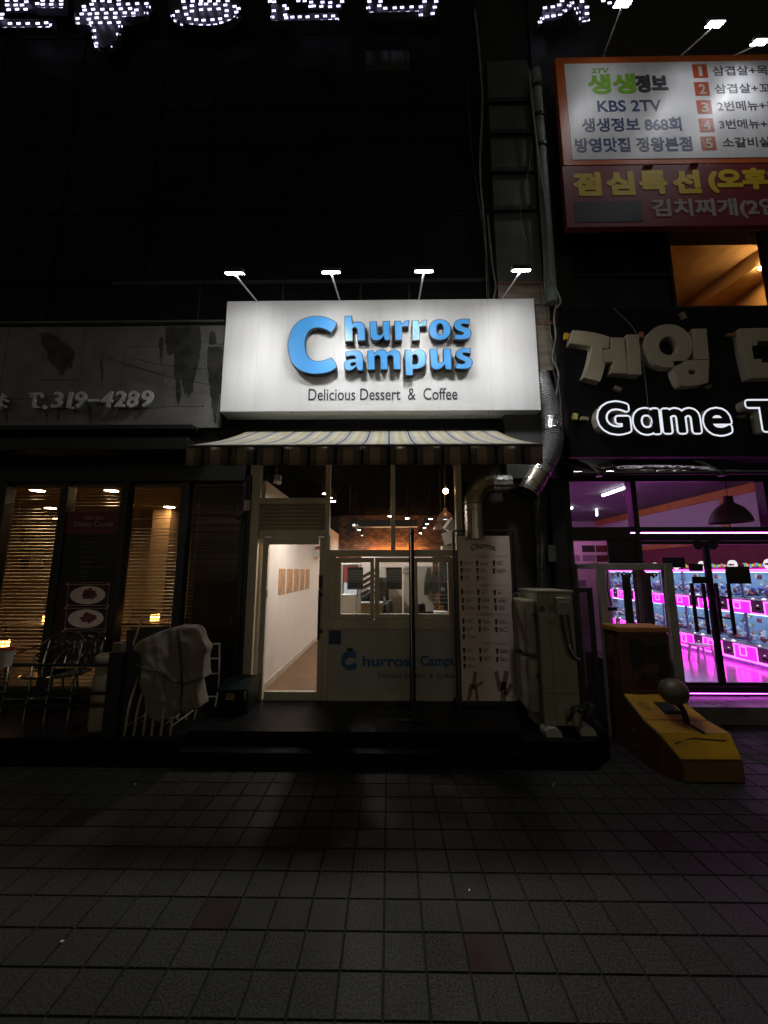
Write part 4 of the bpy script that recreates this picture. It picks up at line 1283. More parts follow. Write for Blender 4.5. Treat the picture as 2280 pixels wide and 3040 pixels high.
# five prints on the white wall
m_p1 = None
def print_mat():
    m, nt, b = _nt("orange_drink_print")
    tc = nt.nodes.new("ShaderNodeTexCoord")
    nz = nt.nodes.new("ShaderNodeTexNoise"); nz.inputs['Scale'].default_value = 7; nz.inputs['Detail'].default_value = 4; nz.inputs['Distortion'].default_value = 1.5
    mp = nt.nodes.new("ShaderNodeMapping"); mp.inputs['Scale'].default_value = (1, 1.6, .8)
    nt.links.new(tc.outputs['Object'], mp.inputs[0]); nt.links.new(mp.outputs[0], nz.inputs['Vector'])
    rp = nt.nodes.new("ShaderNodeValToRGB")
    e = rp.color_ramp.elements
    e[0].position = .34; e[0].color = (.12, .09, .07, 1); e[1].position = .56; e[1].color = (.66, .22, .01, 1)
    k = e.new(.47); k.color = (.36, .27, .17, 1); k = e.new(.66); k.color = (.62, .34, .08, 1)
    nt.links.new(nz.outputs[0], rp.inputs[0]); nt.links.new(rp.outputs[0], b.inputs['Base Color']); b.inputs['Roughness'].default_value = .5
    return m
m_print = print_mat()
ya, yb_ = PXw(827, 1720, XL).y, PXw(921, 1720, XL).y
zt_, zb_ = PXw(827, 1688, XL).z, PXw(827, 1766, XL).z
w_ = (yb_ - ya) / 5
pt = None
for k in range(5):
    lb = "orange and grey print in the row on the white wall, " + ["nearest the door", "second from the door", "in the middle", "second from the far end", "farthest from the door"][k]
    y0 = ya + k * w_
    if pt is None:
        pt = thing("wall_print", lb, "print", (XL, y0, zb_), "row of prints on the white wall")
        b = MB(); b.box(XL + .001, XL + .006, y0, y0 + w_ - .10, zb_, zt_); b.build("sheet", m_print, pt)
        b = MB(); b.box(XL + .0062, XL + .0075, y0 + .12, y0 + .2, zb_ + .04, zt_ - .1); b.build("figure_shape", M("print_grey", (.3, .27, .24), .6, var=.4, scale=9), pt)
    else:
        dup(pt, None, (0, k * w_, 0), lb)
c = PXw(938, 1640, XL)
t = thing("wall_box", "small white box with red top on the far white wall", "box", c)
b = MB(); b.box(XL + .002, XL + .14, c.y - .25, c.y + .25, c.z - .12, c.z + .05); b.build("box_body", m_white, t)
b = MB(); b.box(XL + .03, XL + .15, c.y - .1, c.y + .1, c.z + .05, c.z + .14); b.build("lid", M("red_box", (.35, .06, .03), .5), t)
# ordering kiosk
YK = 5.75
t = thing("order_kiosk", "white ordering kiosk with red screen behind the leftmost serving window", "kiosk", P(1035, 1830, YK))
b = MB(); b.bpx(1012, 1672, 1071, 1802, YK, YK + .06); b.build("screen_housing", m_white, t, bev=.012)
b = MB(); b.bpx(1018, 1678, 1063, 1770, YK - .004, YK - .0008); b.build("bezel", m_black, t)
b = MB(); b.bpx(1020.5, 1681, 1060, 1729, YK - .008, YK - .0045); b.build("screen", E("red_screen", (.35, .045, .04), .55), t)
b = MB(); b.bpx(1020.5, 1729.5, 1060, 1768, YK - .008, YK - .0045); b.build("screen", E("white_screen", (.75, .76, .8), .55), t)
b = MB(); b.bpx(1012, 1765, 1056, 1830, YK - .2, YK - .02); b.build("counter_box", m_white, t, bev=.006)
b = MB(); b.box(P(1013, 1830, YK).x, P(1070, 1830, YK).x, YK + .0, YK + .06, DK, P(1040, 1800, YK).z); b.build("stand", m_white, t)
# clutter behind the first window
m_wood = M("plywood", (.33, .22, .12), .5, var=.2)
t = thing("counter", "plywood counter behind the serving windows", "counter", P(1090, 1830, 6.0))
b = MB(); b.box(P(1065, 1800, 5.9).x, P(1135, 1800, 5.9).x, 5.9, 6.4, DK, P(1080, 1792, 5.9).z); b.build("cabinet", m_wood, t)
b = MB(); b.box(P(1065, 1800, 5.9).x - .0, P(1137, 1800, 5.9).x, 5.88, 6.42, P(1080, 1792, 5.9).z, P(1080, 1788, 5.9).z); b.build("counter_top", m_white, t)
z0 = P(1080, 1788, 5.9).z
c = P(1086, 1745, 6.0)
t = thing("coffee_machine", "black and chrome coffee machine on the plywood counter", "coffee machine", (c.x, 6.1, z0))
b = MB()
for k in range(5):
    zz = z0 + .05 + k * .085
    b.obox((c.x + .03, 6.1, zz + .03), (.26, .2, .04), Matrix.Rotation(R(-28), 3, 'Y'))
b.box(c.x - .1, c.x + .14, 6.1, 6.3, z0, z0 + .14)
b.build("machine_body", m_black, t, bev=.01)
b = MB()
for k in range(4):
    zz = z0 + .1 + k * .09
    b.obox((c.x + .02, 6.03, zz + .02), (.27, .03, .02), Matrix.Rotation(R(-30), 3, 'Y'))
b.build("chrome_bar", m_chrome, t)
b = MB(); b.tube(catmull([(c.x + .02, 5.98, z0 + .2), (c.x + .1, 5.96, z0 + .17), (c.x + .13, 5.97, z0 + .05), (c.x + .1, 6.0, z0)], 6), .012, 8); b.build("hose", m_offwhite, t)
# white partition, coats and equipment
YW = 6.7
t = thing("partition", "tall cream partition panels behind the serving windows", "partition", P(1200, 1860, YW))
for x0, x1, ytop in ((1124, 1149, 1681), (1150, 1196, 1684), (1198, 1289, 1681)):
    b = MB(); b.box(P(x0, 1750, YW).x, P(x1, 1750, YW).x - .01, YW, YW + .05, DK, P(x0, ytop, YW).z); b.build("panel", M("cream_panel", (.52, .48, .4), .55, var=.05), t)
m_grey = M("grey_enamel", (.07, .07, .08), .4)
t = thing("fridge", "dark grey appliance behind the middle serving window", "fridge", P(1138, 1830, 6.2))
b = MB(); b.box(P(1125, 1800, 6.2).x, P(1150, 1800, 6.2).x, 6.2, 6.6, DK, P(1140, 1714, 6.2).z); b.box(P(1150, 1800, 6.2).x + .001, P(1155, 1800, 6.2).x, 6.25, 6.6, DK, P(1140, 1750, 6.2).z); b.build("fridge_body", m_grey, t, bev=.006)
b = MB(); b.box(P(1138, 1800, 6.1).x, P(1144, 1800, 6.1).x, 6.15, 6.19, DK + .3, P(1140, 1772, 6.1).z); b.build("handle", m_chrome, t)
t = thing("canister", "dark cylindrical canister beside the cream partition", "canister", P(1153, 1826, 6.0))
c = P(1153, 1822, 6.0)
b = MB(); b.lathe((c.x, 6.0, DK), [(0, 0), (.07, 0), (.07, c.z + .15 - DK), (.05, c.z + .19 - DK), (0, c.z + .19 - DK)], 20); b.build("canister_body", m_grey, t)
c = P(1205, 1692, YW - .05)
t = thing("coat_hanger", "empty wire coat hanger on the cream partition", "hanger", c)
b = MB(); b.tube(catmull([P(1196, 1700, YW - .03), P(1200, 1692, YW - .03), P(1214, 1688, YW - .03)], 6), .006, 6); b.tube([P(1196, 1702, YW - .03), P(1214, 1702, YW - .03)], .006, 6); b.build("wire", m_black, t)
t = thing("jacket", "dark olive jackets hanging on the cream partition behind the right serving window", "jacket", P(1275, 1770, YW - .1))
m_cloth = M("olive_cloth", (.07, .065, .045), .9, var=.25, scale=9, bump=.3)
JS = lambda x, y: (960 + x * .24111, 1640 + y * .24111)
b = MB(); b.prism([[(q.x, q.z) for q in [P(*JS(*p), YW - .12) for p in flat_path("M1285 190 Q1305 175 1320 195 L1330 300 Q1325 400 1300 520 L1245 525 Q1240 400 1262 280 Z")]]], YW - .12, YW - .03)
b.prism([[(q.x, q.z) for q in [P(*JS(*p), YW - .15) for p in flat_path("M1350 245 Q1380 225 1410 250 L1422 470 L1380 520 L1340 505 Q1325 430 1335 330 Z")]]], YW - .15, YW - .04); b.build("cloth", m_cloth, t, bev=.015)
t = thing("equipment_rack", "dark rack of steel kitchen equipment behind the right serving window", "rack", P(1318, 1820, 6.3))
b = MB(); b.box(P(1305, 1750, 6.4).x, P(1345, 1750, 6.4).x, 6.4, 6.5, DK, P(1320, 1668, 6.4).z); b.build("back_panel", M("dark_grey_panel", (.07, .07, .075), .5), t)
b = MB()
for y in (1765, 1775, 1787):
    b.bpx(1292, y, 1330, y + 3, 6.2, 6.36)
b.bpx(1318, 1705, 1322, 1730, 6.3, 6.38); b.bpx(1316, 1724, 1327, 1730, 6.28, 6.38)
b.build("shelf", m_galv, t)
b = MB(); b.lathe(P(1315, 1749, 6.3), [(.018, -.02), (.028, -.02), (.028, .02), (.018, .02), (.018, -.02)], 16, (0, 1, 0)); b.build("tape_roll", m_white, t)
b = MB(); b.bpx(1290, 1696, 1301, 1708, 6.25, 6.36); b.build("terminal", m_black, t)
b = MB(); b.bpx(1242, 1794, 1263, 1822, 5.8, 6.0); b.bpx(1242, 1816, 1292, 1823, 5.75, 5.799); b.build("counter_box", m_blackmat, t)
b = MB(); b.bpx(1306, 1800, 1318, 1816, 6.1, 6.18); b.build("tool_bag", M("yellow_cloth", (.35, .22, .04), .8), t)
b = MB(); b.bpx(1292, 1817, 1331, 1822, 5.5, 5.72); b.build("tray", m_white, t)

# ------------------------------------------------------------------ standing frames on the deck
YM = 4.88
t = thing("menu_board", "tall cream drinks menu board on black frame standing outside the shop", "menu board", (P(1445, 2100, YM).x, YM, DK))
m_menu = M("cream_menu_print", (.80, .66, .57), .6, var=.06, scale=2)
mx0, mx1 = P(1365, 1840, YM).x, P(1524, 1840, YM).x
mz1, mz0 = P(1440, 1591, YM).z, P(1450, 2093, YM).z
b = MB(); b.box(mx0, mx1, YM, YM + .012, mz0, mz1); b.build("menu_sheet", m_menu, t)
fx0, fx1 = P(1352, 1840, YM).x, P(1538, 1840, YM).x
b = MB()
fz1 = P(1440, 1578, YM).z
for x in (fx0, fx1):
    b.box(x - .013, x + .013, YM - .01, YM + .03, DK + .004, fz1)
b.box(fx0 - .0, fx1 + .0, YM - .008, YM + .028, fz1 - .002, fz1 + .022); b.box(fx0, fx1, YM - .008, YM + .028, DK + .06, mz0 - .01)
b.box(fx0 - .02, fx0 + .02, YM - .2, YM + .2, DK, DK + .03); b.box(fx1 - .02, fx1 + .02, YM - .2, YM + .2, DK, DK + .03)
b.box(mx0 - .012, mx1 + .03, YM + .014, YM + .026, mz0 - .02, mz1 + .02)
b.build("stand_frame", m_black, t, bev=.003)
MSX = lambda x, y: (1340 + x * .24859, 1560 + y * .24859)
cups, lines, ovals = MB(), MB(), MB()
ym = YM - .0006
rr = random.Random(2)
menu = [(120, [(100, 455), (290, 455), (490, 450)]), (0, [(105, 540), (295, 540), (490, 545)]), (0, [(105, 630), (298, 632)]),
        (0, [(110, 795), (305, 798), (500, 800)]), (0, [(118, 895), (315, 895), (505, 898)]), (0, [(122, 985), (312, 980), (512, 985)]),
        (0, [(125, 1145), (320, 1150), (518, 1150)]), (0, [(130, 1240), (322, 1240), (520, 1245)]), (0, [(132, 1330)]),
        (0, [(135, 1495), (328, 1495), (528, 1500)]), (0, [(140, 1590), (332, 1595), (530, 1600)]), (0, [(140, 1680)])]
for _, r_ in menu:
    for (x, y) in r_:
        a, c_ = MSX(x, y - 32), MSX(x + 36, y + 34)
        q = [P(a[0], a[1], ym), P(c_[0], a[1], ym), P(c_[0] - 2, c_[1], ym), P(a[0] + 2, c_[1], ym)]
        cups.prism([[(k.x, k.z) for k in q]], ym - .0012, ym)
        for k in range(3):
            l0 = MSX(x + 52, y - 26 + k * 20); w_ = rr.uniform(8, 27)
            lines.bpx(l0[0], l0[1], l0[0] + w_, l0[1] + (2.4 if k == 1 else 1.4), ym - .001, ym)
for (x, y, w_) in ((318, 368, 130), (350, 715, 95), (318, 1060, 180), (380, 1410, 80)):
    a = MSX(x, y - 16); c_ = MSX(x + w_, y + 16)
    o = [(a[0], a[1]), (c_[0], a[1]), (c_[0], c_[1]), (a[0], c_[1])]
    for (p0, p1) in (((a[0], a[1]), (c_[0], a[1] + .9)), ((a[0], c_[1] - .9), (c_[0], c_[1])), ((a[0], a[1] + .9), (a[0] + .9, c_[1] - .9)), ((c_[0] - .9, a[1] + .9), (c_[0], c_[1] - .9))):
        ovals.bpx(p0[0], p0[1], p1[0], p1[1], ym - .001, ym)
    lines.bpx(a[0] + 6, (a[1] + c_[1]) / 2 - 1, c_[0] - 6, (a[1] + c_[1]) / 2 + 1, ym - .001, ym)
    l0, l1 = MSX(110, y), MSX(x - 10, y); lines.bpx(l0[0], l0[1] - .3, l1[0], l1[1] + .3, ym - .001, ym)
    l0, l1 = MSX(x + w_ + 10, y), MSX(680, y); lines.bpx(l0[0], l0[1] - .3, l1[0], l1[1] + .3, ym - .001, ym)
m_cup = M("cup_print", (.055, .038, .028), .6, var=.7, scale=5)
cups.build("cup_pictures", m_cup, t); lines.build("print_lines", M("menu_ink", (.2, .15, .115), .7), t); ovals.build("heading_outline", m_cup, t)
b = MB(); b.tpx("Churros", *MSX(232, 200), *MSX(522, 275), ym, .0012, off=.03, bend=.035); b.build("lettering", m_cup, t)
b = MB()
for (x, y, w_, h_, a) in ((275, 1850, 20, 95, 8), (225, 1990, 22, 90, 14), (300, 2000, 16, 80, -6), (340, 1890, 16, 45, 60), (560, 1860, 24, 110, -10), (640, 1850, 28, 105, 12), (620, 2000, 30, 120, 4), (680, 1960, 22, 70, 35)):
    c_ = P(*MSX(x, y), ym)
    b.obox((c_.x, ym - .001, c_.z), (w_ * .00105 * 2, .001, h_ * .00105 * 2), Matrix.Rotation(R(a), 3, 'Y'))
b.build("churro_pictures", M("churro_print", (.27, .18, .12), .7, var=.3, scale=12), t)

c = P(1224, 2080, 4.7)
t = thing("display_stand", "black metal banner stand seen edge on in front of the serving windows", "display stand", (c.x, 4.65, DK))
xb_ = P(1222, 1840, 4.65).x
zt_ = P(1222, 1584, 4.65).z
b = MB()
for y0 in (4.37, 4.9):
    b.box(xb_ - .012, xb_ + .022, y0, y0 + .035, DK + .004, zt_)
b.box(xb_ - .011, xb_ + .021, 4.37, 4.935, zt_, zt_ + .035); b.box(xb_ - .011, xb_ + .021, 4.405, 4.9, DK + .05, DK + .085)
b.box(xb_ - .16, xb_ + .16, 4.37, 4.41, DK, DK + .02); b.box(xb_ - .16, xb_ + .16, 4.895, 4.935, DK, DK + .02)
b.build("stand_frame", m_blackmat, t, bev=.003)
b = MB(); b.box(xb_ + .001, xb_ + .008, 4.41, 4.895, DK + .09, zt_ - .005); b.build("banner_sheet", M("dim_banner", (.22, .19, .15), .6), t)

# ------------------------------------------------------------------ recess wall between the shops and its pipes
YC = 5.12
rec = thing("service_wall", "narrow dark service wall between the dessert shop and the game arcade", "wall", (1.9, YC, DK))
rx0, rx1 = P(1372, 1800, D).x + .002, 2.42
b = MB(); b.box(rx0, rx1, YC, YC + .2, 0, 4.0); b.box(P(1390, 1700, D).x, P(1640, 1700, D).x - .02, YC - .03, YC - .001, DK, 3.0); b.build("wall_panel", M("grimy_wall", (.035, .032, .028), .7, var=.4, scale=4, bump=.3), rec)
b = MB(); b.box(P(1640, 1700, D).x, P(1680, 1700, D).x, YC - .14, YC - .001, 0.02, 3.35); b.build("pilaster", m_blackmat, rec)
b = MB(); b.bpx(1519, 1255, 1572, 1310, YC - .03, YC - .001); b.bpx(1517, 1391, 1560, 1450, YC - .05, YC - .031); b.build("access_plate", M("grey_plate", (.30, .31, .29), .5, var=.15, dirt=(.1, .09, .07)), rec)
dp = thing("drainpipe", "pale grey drainpipe running up the service wall beside the arcade", "pipe", (P(1605, 1900, 4.98).x, 4.98, DK))
b = MB(); xq = P(1604, 1650, 4.98).x; b.tube([(xq, 4.98, DK), (xq, 4.98, P(1600, 1470, 4.98).z)], .052, 14); b.build("pipe", M("grey_pvc_pipe", (.20, .19, .165), .5, var=.4, scale=7, dirt=(.04, .035, .03), dirt_amt=.9, dirt_scale=5), dp, smooth=True)
b = MB()
for y in (1560, 1690, 1830):
    z = P(1604, y, 4.98).z; b.lathe((xq, 4.98, z), [(.053, -.015), (.062, -.012), (.062, .012), (.053, .015)], 16)
b.build("pipe_clamp", m_cable, dp)
t = thing("meter_box", "small grey meter box beside the drainpipe", "meter box", P(1640, 1640, 4.98))
b = MB(); b.bpx(1628, 1618, 1650, 1668, 4.94, 4.978); b.build("cover", M("dim_meter", (.09, .085, .075), .5), t, bev=.004)
t = thing("pipe_cables", "tangle of thin dark cables strapped to the drainpipe", "cables", P(1614, 1500, 4.9))
rr = random.Random(9)
b = MB()
for k in range(6):
    x = 1598 + k * 4.5
    b.tube(catmull([P(x + rr.uniform(-6, 6), y, 4.915 + rr.uniform(-.01, .01)) for y in (1440, 1490, 1545, 1600, 1680, 1750)], 5), .006, 6)
b.build("cable", m_cable, t)

# exhaust duct
ed = thing("exhaust_duct", "silver exhaust duct with flexible black hose running up beside the shop", "duct", P(1410, 1580, 4.88))
YD = 4.86
m_hose = M("grey_flex_hose", (.28, .28, .285), .38, var=.15)
path = catmull([P(1606, 1115, YD + .05), P(1618, 1165, YD), P(1632, 1215, YD - .03), P(1638, 1262, YD - .05), P(1640, 1310, YD - .05), P(1630, 1352, YD - .03), P(1608, 1392, YD)], 30)
rads = []
for i, p in enumerate(path):
    u = i / (len(path) - 1)
    rads.append((.100 + .025 * min(1, u * 2.2)) * (1.05 if (i // 2) % 2 == 0 else .94))
b = MB(); b.tube(path, rads, 20); b.build("flexible_hose", m_hose, ed, smooth=False)
b = MB(); b.tube(path[80:102], [.137 + .004 * math.sin(k * 2.1) for k in range(22)], 22, cap=False); b.build("foil_tape", m_foil, ed)
b = MB()
pp = [P(1606, 1394, YD), P(1590, 1424, YD), P(1566, 1462, YD)]
b.tube(pp, [.135, .14, .14], 22); b.build("metal_pipe", M("tarnished_steel", (.33, .30, .25), .35, metal=.9, var=.4, scale=5, rvar=.15), ed, smooth=True)
b = MB(); b.tube([P(1610, 1389, YD), P(1601, 1404, YD)], [.142, .146], 22, cap=False); b.build("foil_tape", m_foil, ed)
b = MB()
for q in (P(1583, 1435, YD), P(1571, 1454, YD)):
    dr_ = (pp[2] - pp[1]).normalized(); b.tube([q - dr_ * .008, q + dr_ * .008], .145, 22)
b.build("pipe_band", m_galv, ed)
# lower pipe: straight piece, segmented elbow, vertical piece
e2 = [P(1563, 1458, YD), P(1540, 1442, YD + .02), P(1515, 1436, YD + .02), P(1460, 1437, YD + .02)]
b = MB(); b.tube(e2[2:], [.115, .115], 22)
for px in (1470, 1490, 1507):
    q = P(px, 1436.6, YD + .02); b.tube([q - Vector((.006, 0, 0)), q + Vector((.006, 0, 0))], .12, 22)
b.build("metal_pipe", m_galv, ed, smooth=False)
C0 = P(1460, 1437, YD + .02); C1 = P(1406, 1500, YD + .02)
el = []
for k in range(16):
    a = R(90 * k / 15)
    el.append(Vector((C0.x - (C0.x - C1.x) * math.sin(a), YD + .02, C1.z + (C0.z - C1.z) * math.cos(a))))
b = MB(); b.tube(el, .122, 22)
for k in (3, 6, 9, 12):
    dd = (el[k + 1] - el[k - 1]).normalized() * .007
    b.tube([el[k] - dd, el[k] + dd], .127, 22)
b.build("elbow", M("yellowed_elbow", (.27, .23, .13), .42, metal=.75, var=.25, scale=5), ed, smooth=True)
b = MB(); b.tube([C1, Vector((C1.x - .0, YD + .02, P(1405, 1600, YD).z))], .122, 22)
for y in (1492, 1516, 1530, 1552):
    z = P(1406, y, YD + .02).z; b.lathe((C1.x, YD + .02, z), [(.122, -.006), (.13, -.003), (.13, .003), (.122, .006)], 22)
b.build("metal_pipe", M("brushed_brown_steel", (.42, .36, .28), .3, metal=.95, var=.3, scale=7, rvar=.1), ed)
b = MB(); b.box(C1.x - .14, C1.x + .14, YD + .1, YC - .031, P(1405, 1592, YD).z - .02, P(1405, 1592, YD).z + .02); b.build("bracket", m_cable, ed)

# ventilation riser and cables up the wall
YV = 4.86
vr = thing("ventilation_riser", "tall square grey ventilation riser with dark flanges between the two buildings", "duct", (P(1540, 800, YV).x, YV, 4))
vx0, vx1 = P(1478, 850, YV).x, P(1612, 850, YV).x
b = MB(); b.box(vx0, vx1, YV, YB - .0, 3.0, P(1500, 180, YV).z); b.build("duct_body", M("grey_duct_sheet", (.065, .07, .067), .5, var=.25, scale=2.5, dirt=(.04, .04, .035), dirt_amt=.6), vr)
b = MB()
for y in (306, 400, 512, 625):
    z = P(1530, y, YV).z; b.box(vx0 - .03, vx1 + .0, YV - .05, YB - .001, z - .035, z + .035)
b.build("flange", m_blackmat, vr)
b = MB(); b.box(vx0 - .002, vx1 + .03, YV - .012, YV - .001, P(1540, 905, YV).z, P(1540, 842, YV).z); b.box(vx0 + .02, vx1 + .06, YV - .012, YV - .001, P(1540, 1100, YV).z, P(1540, 912, YV).z); b.build("patched_sheet", M("rusty_patch", (.22, .19, .145), .6, var=.3, scale=3, stretch=(1, 1, 6), dirt=(.12, .06, .03), dirt_amt=.7), vr)
b = MB(); b.box(vx0, vx1 + .05, YV - .03, YV - .013, P(1540, 847, YV).z, P(1540, 840, YV).z); b.box(vx0 + .3, vx1 + .09, YV - .03, YV - .013, P(1600, 966, YV).z, P(1600, 958, YV).z); b.build("angle_bar", M("rust_bar", (.2, .09, .05), .7), vr)
pv = thing("insulated_pipe", "pale green insulated pipe with torn lagging beside the orange bordered banner", "pipe", P(1610, 640, 4.78))
b = MB(); xq = P(1606, 450, 4.8).x; b.tube([(xq, 4.8, P(1605, 900, 4.8).z), (xq, 4.8, P(1605, 215, 4.8).z)], .075, 14); b.build("pipe", M("pale_green_lagging", (.23, .285, .265), .6, var=.3, scale=4, dirt=(.015, .015, .015), dirt_amt=1, dirt_scale=4), pv, smooth=True)
b = MB()
for y in (265, 352, 440):
    z = P(1606, y, 4.8).z
    b.lathe((xq, 4.8, z), [(.076, -.03), (.09, -.02), (.092, .03), (.076, .035)], 14)
b.build("pipe_clamp", m_cable, pv)
def cable(lb, pts, r, mat, Y, cat="cable", name="cable"):
    b = MB(); b.tube(catmull([P(x, y, Y + (d[0] if d else 0)) for x, y, *d in pts], 8), r, 7)
    o = b.build(name, mat)
    return tag(o, lb, cat, "cables hanging on the dark wall")
cable("pale ribbed conduit hanging along the insulated pipe", [(1570, 205), (1578, 300), (1590, 400), (1600, 480), (1612, 560), (1622, 640), (1628, 740), (1640, 830), (1664, 890), (1652, 915)], .012, m_cablew, 4.70)
cable("thin pale wire crossing behind the conduit beside the pipe", [(1572, 210), (1584, 320), (1588, 400), (1598, 500), (1606, 580), (1611, 660), (1614, 760), (1618, 900)], .007, m_cablew, 4.73)
cable("thin wire dangling in front of the ventilation riser", [(1580, 430), (1570, 500), (1546, 620), (1552, 680), (1565, 720)], .0035, m_cablew, 4.72)
cable("dark thick cable hanging left of the ventilation riser", [(1410, 30), (1422, 150), (1432, 300), (1425, 500), (1440, 700), (1448, 880)], .018, m_cablew, 4.93)
cable("dark cable with frayed end above the sign's right part", [(1386, 250), (1400, 450), (1422, 600), (1438, 720), (1446, 800), (1449, 890)], .012, m_cable, 4.92)
cable("pale cable end behind the sign's top right", [(1448, 640), (1455, 720), (1464, 800), (1472, 850), (1465, 885)], .014, m_cablew, 4.90)
cable("thin black cable running down right of the white sign", [(1600, 840), (1612, 940), (1630, 1060), (1655, 1140), (1664, 1190), (1660, 1280)], .006, m_cable, 4.66)
cable("thin black cable beside the flexible hose", [(1612, 840), (1626, 950), (1644, 1030), (1660, 1150), (1668, 1240)], .005, m_cable, 4.64)
cable("pale conduit hanging right of the white sign's corner", [(1652, 900), (1645, 945), (1650, 1000), (1640, 1060), (1658, 1110), (1650, 1180)], .011, m_cablew, 4.80)
cable("thin sloping wire across the stone fascia, upper one", [(380, 1060), (480, 1082), (655, 1100)], .003, m_cable, 4.85)
cable("thin sloping wire across the stone fascia, lower one", [(320, 1062), (400, 1088), (500, 1118), (655, 1148)], .004, m_cable, 4.84)
cable("thin wire hanging over the game arcade letters", [(1822, 915), (1886, 985), (1912, 1100), (1926, 1220), (1938, 1270)], .003, m_cablew, 4.55)
# ------------------------------------------------------------------ right building with the game arcade
YR2 = 5.06
rb_ = thing("arcade_building", "dark building on the right with game arcade below and lit restaurant window above", "building", (4, YR2, 0))
bx0 = P(1672, 900, YR2).x
def zat(py, px=1950, Y=YR2):
    return P(px, py, Y).z
wz1, wz0 = zat(680), zat(914)
wx = [P(1690, 800, YR2).x, P(1992, 800, YR2).x, P(2275, 800, YR2).x]
m_rwallb = M("dark_cladding_right", (.014, .014, .015), .6, var=.4, scale=2)
b = MB()
b.box(bx0, 9.5, YR2, YR2 + .3, wz1, 15)
b.box(bx0, wx[0], YR2, YR2 + .3, wz0, wz1); b.box(wx[2], 9.5, YR2, YR2 + .07, wz0, wz1)
b.box(bx0, 9.5, YR2, YR2 + .3, 3.62, wz0)
b.box(bx0 - .25, bx0 - .01, YR2 - .1, YR2 + .3, 3.6, 15)
b.build("upper_wall", m_rwallb, rb_)
b = MB()
for x in (wx[0] + .02, wx[1]):
    b.box(x - .02, x + .02, YR2 - .01, YR2 + .08, wz0, wz1)
zm = zat(818, 1840)
b.box(wx[0], wx[1] - .02, YR2 - .008, YR2 + .06, zm - .02, zm + .02)
b.box(wx[0], wx[2], YR2 - .012, YR2 + .08, wz0 - .03, wz0 + .015)
b.build("window_frame", m_black, rb_)
b = MB(); b.box(wx[0] + .04, wx[1] - .02, YR2 + .03, YR2 + .05, zm + .02, wz1); b.box(wx[0] + .04, wx[0] + .62, YR2 + .02, YR2 + .04, wz0 + .01, zm - .02); b.box(wx[0] + .64, wx[1] - .02, YR2 + .03, YR2 + .05, wz0 + .01, zm - .02); b.build("dark_window", M("dark_upper_glass", (.012, .014, .016), .15, var=.5, scale=1.5, stretch=(1, 1, .3), rvar=.1), rb_)
b = MB(); b.box(wx[1] + .02, wx[2], YR2 + .03, YR2 + .036, wz0, wz1); b.build("window_pane", m_glass, rb_)
# the lit room upstairs
m_ochre = M("ochre_room_wall", (.50, .30, .12), .8, var=.1)
b = MB(); rx1 = wx[2] + 1.6
zc2 = wz1 + .75
b.box(wx[1] - .05, wx[1] + .0, YR2 + .3, 9.2, wz0 - .3, zc2); b.box(rx1, rx1 + .1, YR2 + .3, 9.2, wz0 - .3, zc2); b.box(wx[1] - .05, rx1 + .1, 9.2, 9.3, wz0 - .3, zc2)
b.build("room_wall", m_ochre, rb_)
b = MB(); b.box(wx[1] - .05, rx1 + .1, YR2 + .3, 9.3, zc2, zc2 + .1)
pa, pb = P(2070, 912, 7.2), P(2290, 770, 7.2)
qa, qb = G(2070, 912, zc2 - .3), G(2330, 735, zc2 - .3)
b.extr([(qa.x, qa.y), (qb.x, qb.y), (rx1, qb.y), (rx1, 9.2), (qa.x, 9.2)], 'z', zc2 - .3, zc2 - .001)
b.build("room_ceiling", M("ochre_ceiling", (.46, .30, .14), .8, var=.12), rb_)
b = MB(); b.box(wx[1] - .05, rx1, YR2 + .3, 9.3, wz0 - .3, wz0 - .2); b.build("room_floor", M("room_floor", (.1, .06, .03), .6), rb_)
u0 = None
for px, py, z_, lb in [(2160, 702, zc2 - .02, "upstairs ceiling light near the top of the lit window"), (2268, 790, zc2 - .34, "upstairs ceiling light at the right edge of the lit window"), (2126, 906, zc2 - .02, "upstairs ceiling light low in the lit window")]:
    g = G(px, py, z_)
    if g.y > 9.1: g = Vector((g.x * 9.0 / g.y, 9.0, z_))
    if u0 is None:
        u0 = thing("ceiling_light", lb, "ceiling light", g, "lights in the upstairs room"); g0 = g
        b = MB(); b.lathe(g, [(0, -.012), (.085, -.012), (.085, .0), (0, .0)], 20); b.build("lamp", E("upstairs_lamp", (1.0, .62, .25), 170), u0)
        b = MB(); b.lathe(g, [(.086, .004), (.11, .004), (.11, -.014), (.086, -.014), (.086, .004)], 20); b.build("ring", m_downring, u0)
    else:
        dup(u0, None, g - g0, lb)

# big banners on the upper floor
YBn = 4.62
def banner(name, lb, y0, y1, xl_):
    x0 = P(xl_, (y0 + y1) / 2, YBn).x
    t = thing(name, lb, "sign", (x0 + 1.6, YBn, zat(y1, 1950, YBn)))
    return t, x0, zat(y0, 1950, YBn), zat(y1, 1950, YBn)
bx1 = 5.6
m_fab = M("banner_white_fabric", (.78, .79, .82), .45, var=.05, scale=3, stretch=(4, 1, .4))
m_or = M("banner_orange", (.55, .12, .02), .45, var=.08)
t, X0, Z1, Z0 = banner("banner_sign", "white backlit style banner with orange border and Korean menu lettering on the upper floor", 166, 487, 1660)
b = MB(); b.box(X0, bx1, YBn, YBn + .09, Z0, Z1); b.build("banner_box", m_or, t, bev=.004)
b = MB()
for x in (X0 + .5, X0 + 1.8): b.box(x, x + .05, YBn + .091, YR2 - .001, Z1 - .5, Z1 - .45)
b.build("bracket", m_black, t)
b = MB(); b.box(X0 + .125, bx1 - .1, YBn - .004, YBn - .001, Z0 + .085, Z1 - .12); b.build("banner_face", m_fab, t)
yb = YBn - .0045
